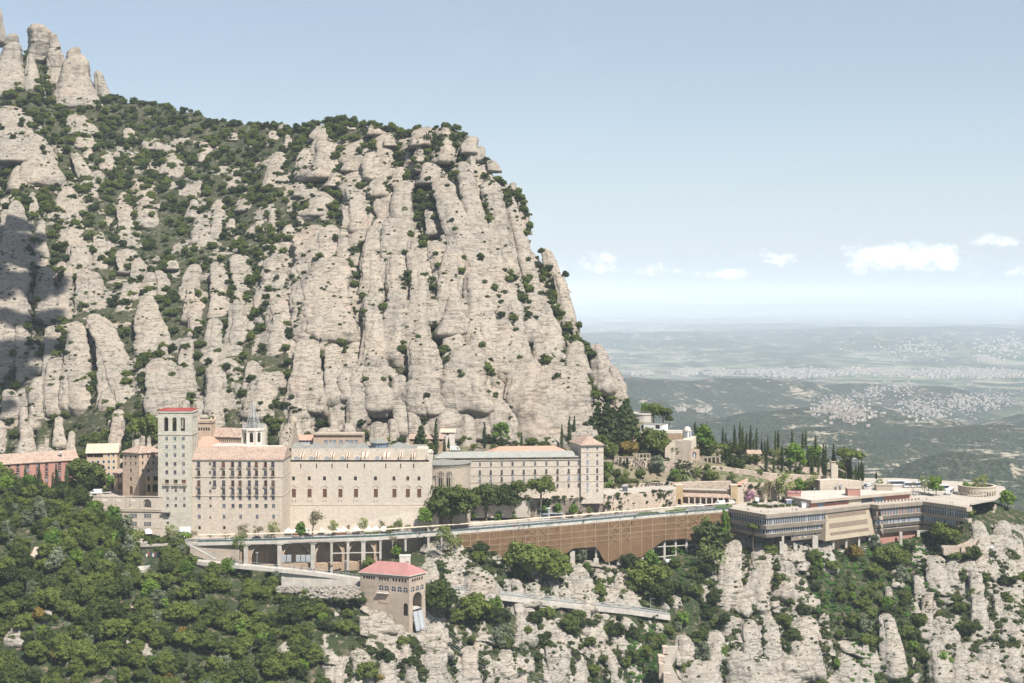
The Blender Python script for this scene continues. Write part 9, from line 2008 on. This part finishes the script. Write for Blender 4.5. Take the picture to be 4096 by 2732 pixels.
# hermitage with cypresses on the summit, small shrine under the boulder
p = P(1700,560,1118); t = empty('summit_hermitage',p,'tiny white hermitage under the summit rocks','house'); mb = MB(); mb.box(p.x - 5,p.x + 4.5,p.y,p.y + 5,p.z - 3,p.z + 2.2); mb.build('wall',M['trim'],t); mb = MB(); mb.box(p.x - 5.4,p.x + 5,p.y - .5,p.y + 5.5,p.z + 2.2,p.z + 2.6); mb.build('roof',M['rooftile_pale'],t)
for i,x in enumerate((1697,1706,1714,1722,1741)): plant('cyp',P(x,562,1112),5 + (i % 3),'tiny cypress beside the summit hermitage, number %s from the left' % NUM[i],'cypress','summit cypresses',wid=1.1)
p = P(1122,742,1190); t = empty('cliff_hut',p,'tiny hut with orange roof below a big rounded boulder','hut'); MB().box(p.x - 3,p.x + 3,p.y - 6,p.y,p.z - 3,p.z + 1).build('wall',M['trim'],t); MB().prism([(p.x - 3.5,p.y - 6.5),(p.x + 3.5,p.y - 6.5),(p.x + 3.5,p.y),(p.x - 3.5,p.y)],p.z + 1,p.z + 2.2,poly1=[(p.x - 3.5,p.y - 3),(p.x + 3.5,p.y - 3),(p.x + 3.5,p.y - 2.8),(p.x - 3.5,p.y - 2.8)]).build('roof',M['roofsalmon'],t)
# lattice mast on the right slope
p = P(3967,2252,790); t = empty('lattice_mast',p,'slim white lattice mast on the rocky slope at the far right','mast'); mb = MB(); h = 78 * .9 / F * 790
for sx_,sy_ in ((-.5,-.5),(.5,-.5),(.5,.5),(-.5,.5)): mb.bar(p + Vector((sx_,sy_,-1)),p + Vector((sx_ * .6,sy_ * .6,h)),.07)
for k in range(9): z = h * k / 9; mb.bar(p + Vector((-.5,-.5,z)),p + Vector((.5,-.5,z + h / 9)),.05); mb.bar(p + Vector((.5,-.5,z)),p + Vector((-.5,-.5,z + h / 9)),.05)
mb.build('lattice',M['steel'],t); MB().box(p.x - .9,p.x + .9,p.y - .7,p.y - .3,p.z + h - 1.2,p.z + h - .2).build('antenna_panel',M['white'],t)
# ================================================================== towns of the valley
b_land = bvh(VL,FL)
def town(name,n,xs_,ys_,size,seed,mats_):
 g = random.Random(seed); V = []; Fc = []; mi = []
 cl = [(g.uniform(*xs_),g.uniform(*ys_)) for _ in range(max(3,n // 130))]
 for k in range(n):
  c = g.choice(cl); px,py = g.gauss(c[0],(xs_[1] - xs_[0]) * .055),g.gauss(c[1],(ys_[1] - ys_[0]) * .22)
  p = hit(px,py,[b_land])
  if p is None or p.y > 40000: continue
  wd,dp,h = g.uniform(.5,1.4) * size,g.uniform(.5,1.2) * size,g.uniform(.3,.75) * size; a = g.uniform(-.5,.5); ca,sa = math.cos(a),math.sin(a); b = len(V)
  for z in (-4,h):
   for u,v in ((-1,-1),(1,-1),(1,1),(-1,1)): x,y = u * wd / 2,v * dp / 2; V.append((p.x + x * ca - y * sa,p.y + x * sa + y * ca,p.z + z))
  for i in range(4): j = (i + 1) % 4; Fc.append((b + i,b + j,b + 4 + j,b + 4 + i)); mi.append(k % 2)
  Fc.append((b + 4,b + 5,b + 6,b + 7)); mi.append(2)
 return tag(link_mesh(name,np_mesh(name,V,Fc,mats_,mi,False)),kind='stuff')
tm = [vary('town_cream',(.40,.36,.31),.9,.1,.01),vary('town_white',(.52,.48,.43),.9,.05,.01),vary('town_roof',(.28,.20,.16),.9,.1,.01)]
town('distant_town',2600,(2950,4080),(1482,1504),21,4,tm); town('distant_suburbs',600,(2560,2950),(1478,1500),18,6,tm); town('far_town',350,(3900,4150),(1425,1440),26,8,tm); town('upland_houses',220,(3400,4100),(1530,1600),11,14,tm)
town('valley_village',950,(3320,4060),(1590,1675),9.5,9,tm); town('hill_hamlet',120,(2720,2890),(1632,1650),9,12,tm); town('far_hamlets',420,(2500,4090),(1380,1470),22,15,tm)
# unseen cloud lumps, added above the frame to throw shade on the left cliffs
cs = Vector((-335,960,5)); cz = 560.0; k_ = (cz - 5) / sdir.z; cc = cs + Vector((sdir.x,sdir.y,0)) * k_; rc = random.Random(12); shade_cloud = Soup()
for i in range(54):
 a = rc.uniform(0,6.28); r0 = rc.uniform(0,1) ** .5; R_ = rc.uniform(8,20); nu,nv = 28,16; th,ph = np.meshgrid(np.linspace(0,2 * math.pi,nu,endpoint=False),np.linspace(.02,math.pi - .02,nv)); cy_ = cc.y + 15 + r0 * 165 * math.sin(a); cx_ = cc.x + r0 * 32 * math.cos(a) - .42 * (cy_ - cc.y)
 V = np.stack([cx_ + R_ * np.sin(ph) * np.cos(th),cy_ + R_ * np.sin(ph) * np.sin(th),cz + rc.uniform(0,18) - R_ * .5 * np.cos(ph)],-1).reshape(-1,3); V += (V - [cx_,cy_,cz]) * (fbm(V / 14,3,9) * .35)[:,None]; shade_cloud.add(V,grid_faces(nu,nv,True))
tag(link_mesh('cloud',shade_cloud.mesh('cloud',[mat('shade_cloud_white',(.85,.85,.86),1.0)[0]])),kind='stuff')
# every paint and stone a little darker: real-world base colours, the exposure above does the rest
for m in bpy.data.materials:
 if m.get('k') and m.name not in ('window_glass',):
  b = m.node_tree.nodes.get('Principled BSDF'); i = b.inputs['Base Color']
  if i.is_linked:
   src = i.links[0].from_socket; mx = m.node_tree.nodes.new('ShaderNodeMix'); mx.data_type = 'RGBA'; mx.blend_type = 'MULTIPLY'; mx.inputs[0].default_value = 1; mx.inputs[7].default_value = (.7,.7,.7,1); m.node_tree.links.new(src,mx.inputs[6]); m.node_tree.links.new(mx.outputs[2],i)
  else: c = i.default_value; i.default_value = (c[0] * .7,c[1] * .7,c[2] * .7,1)
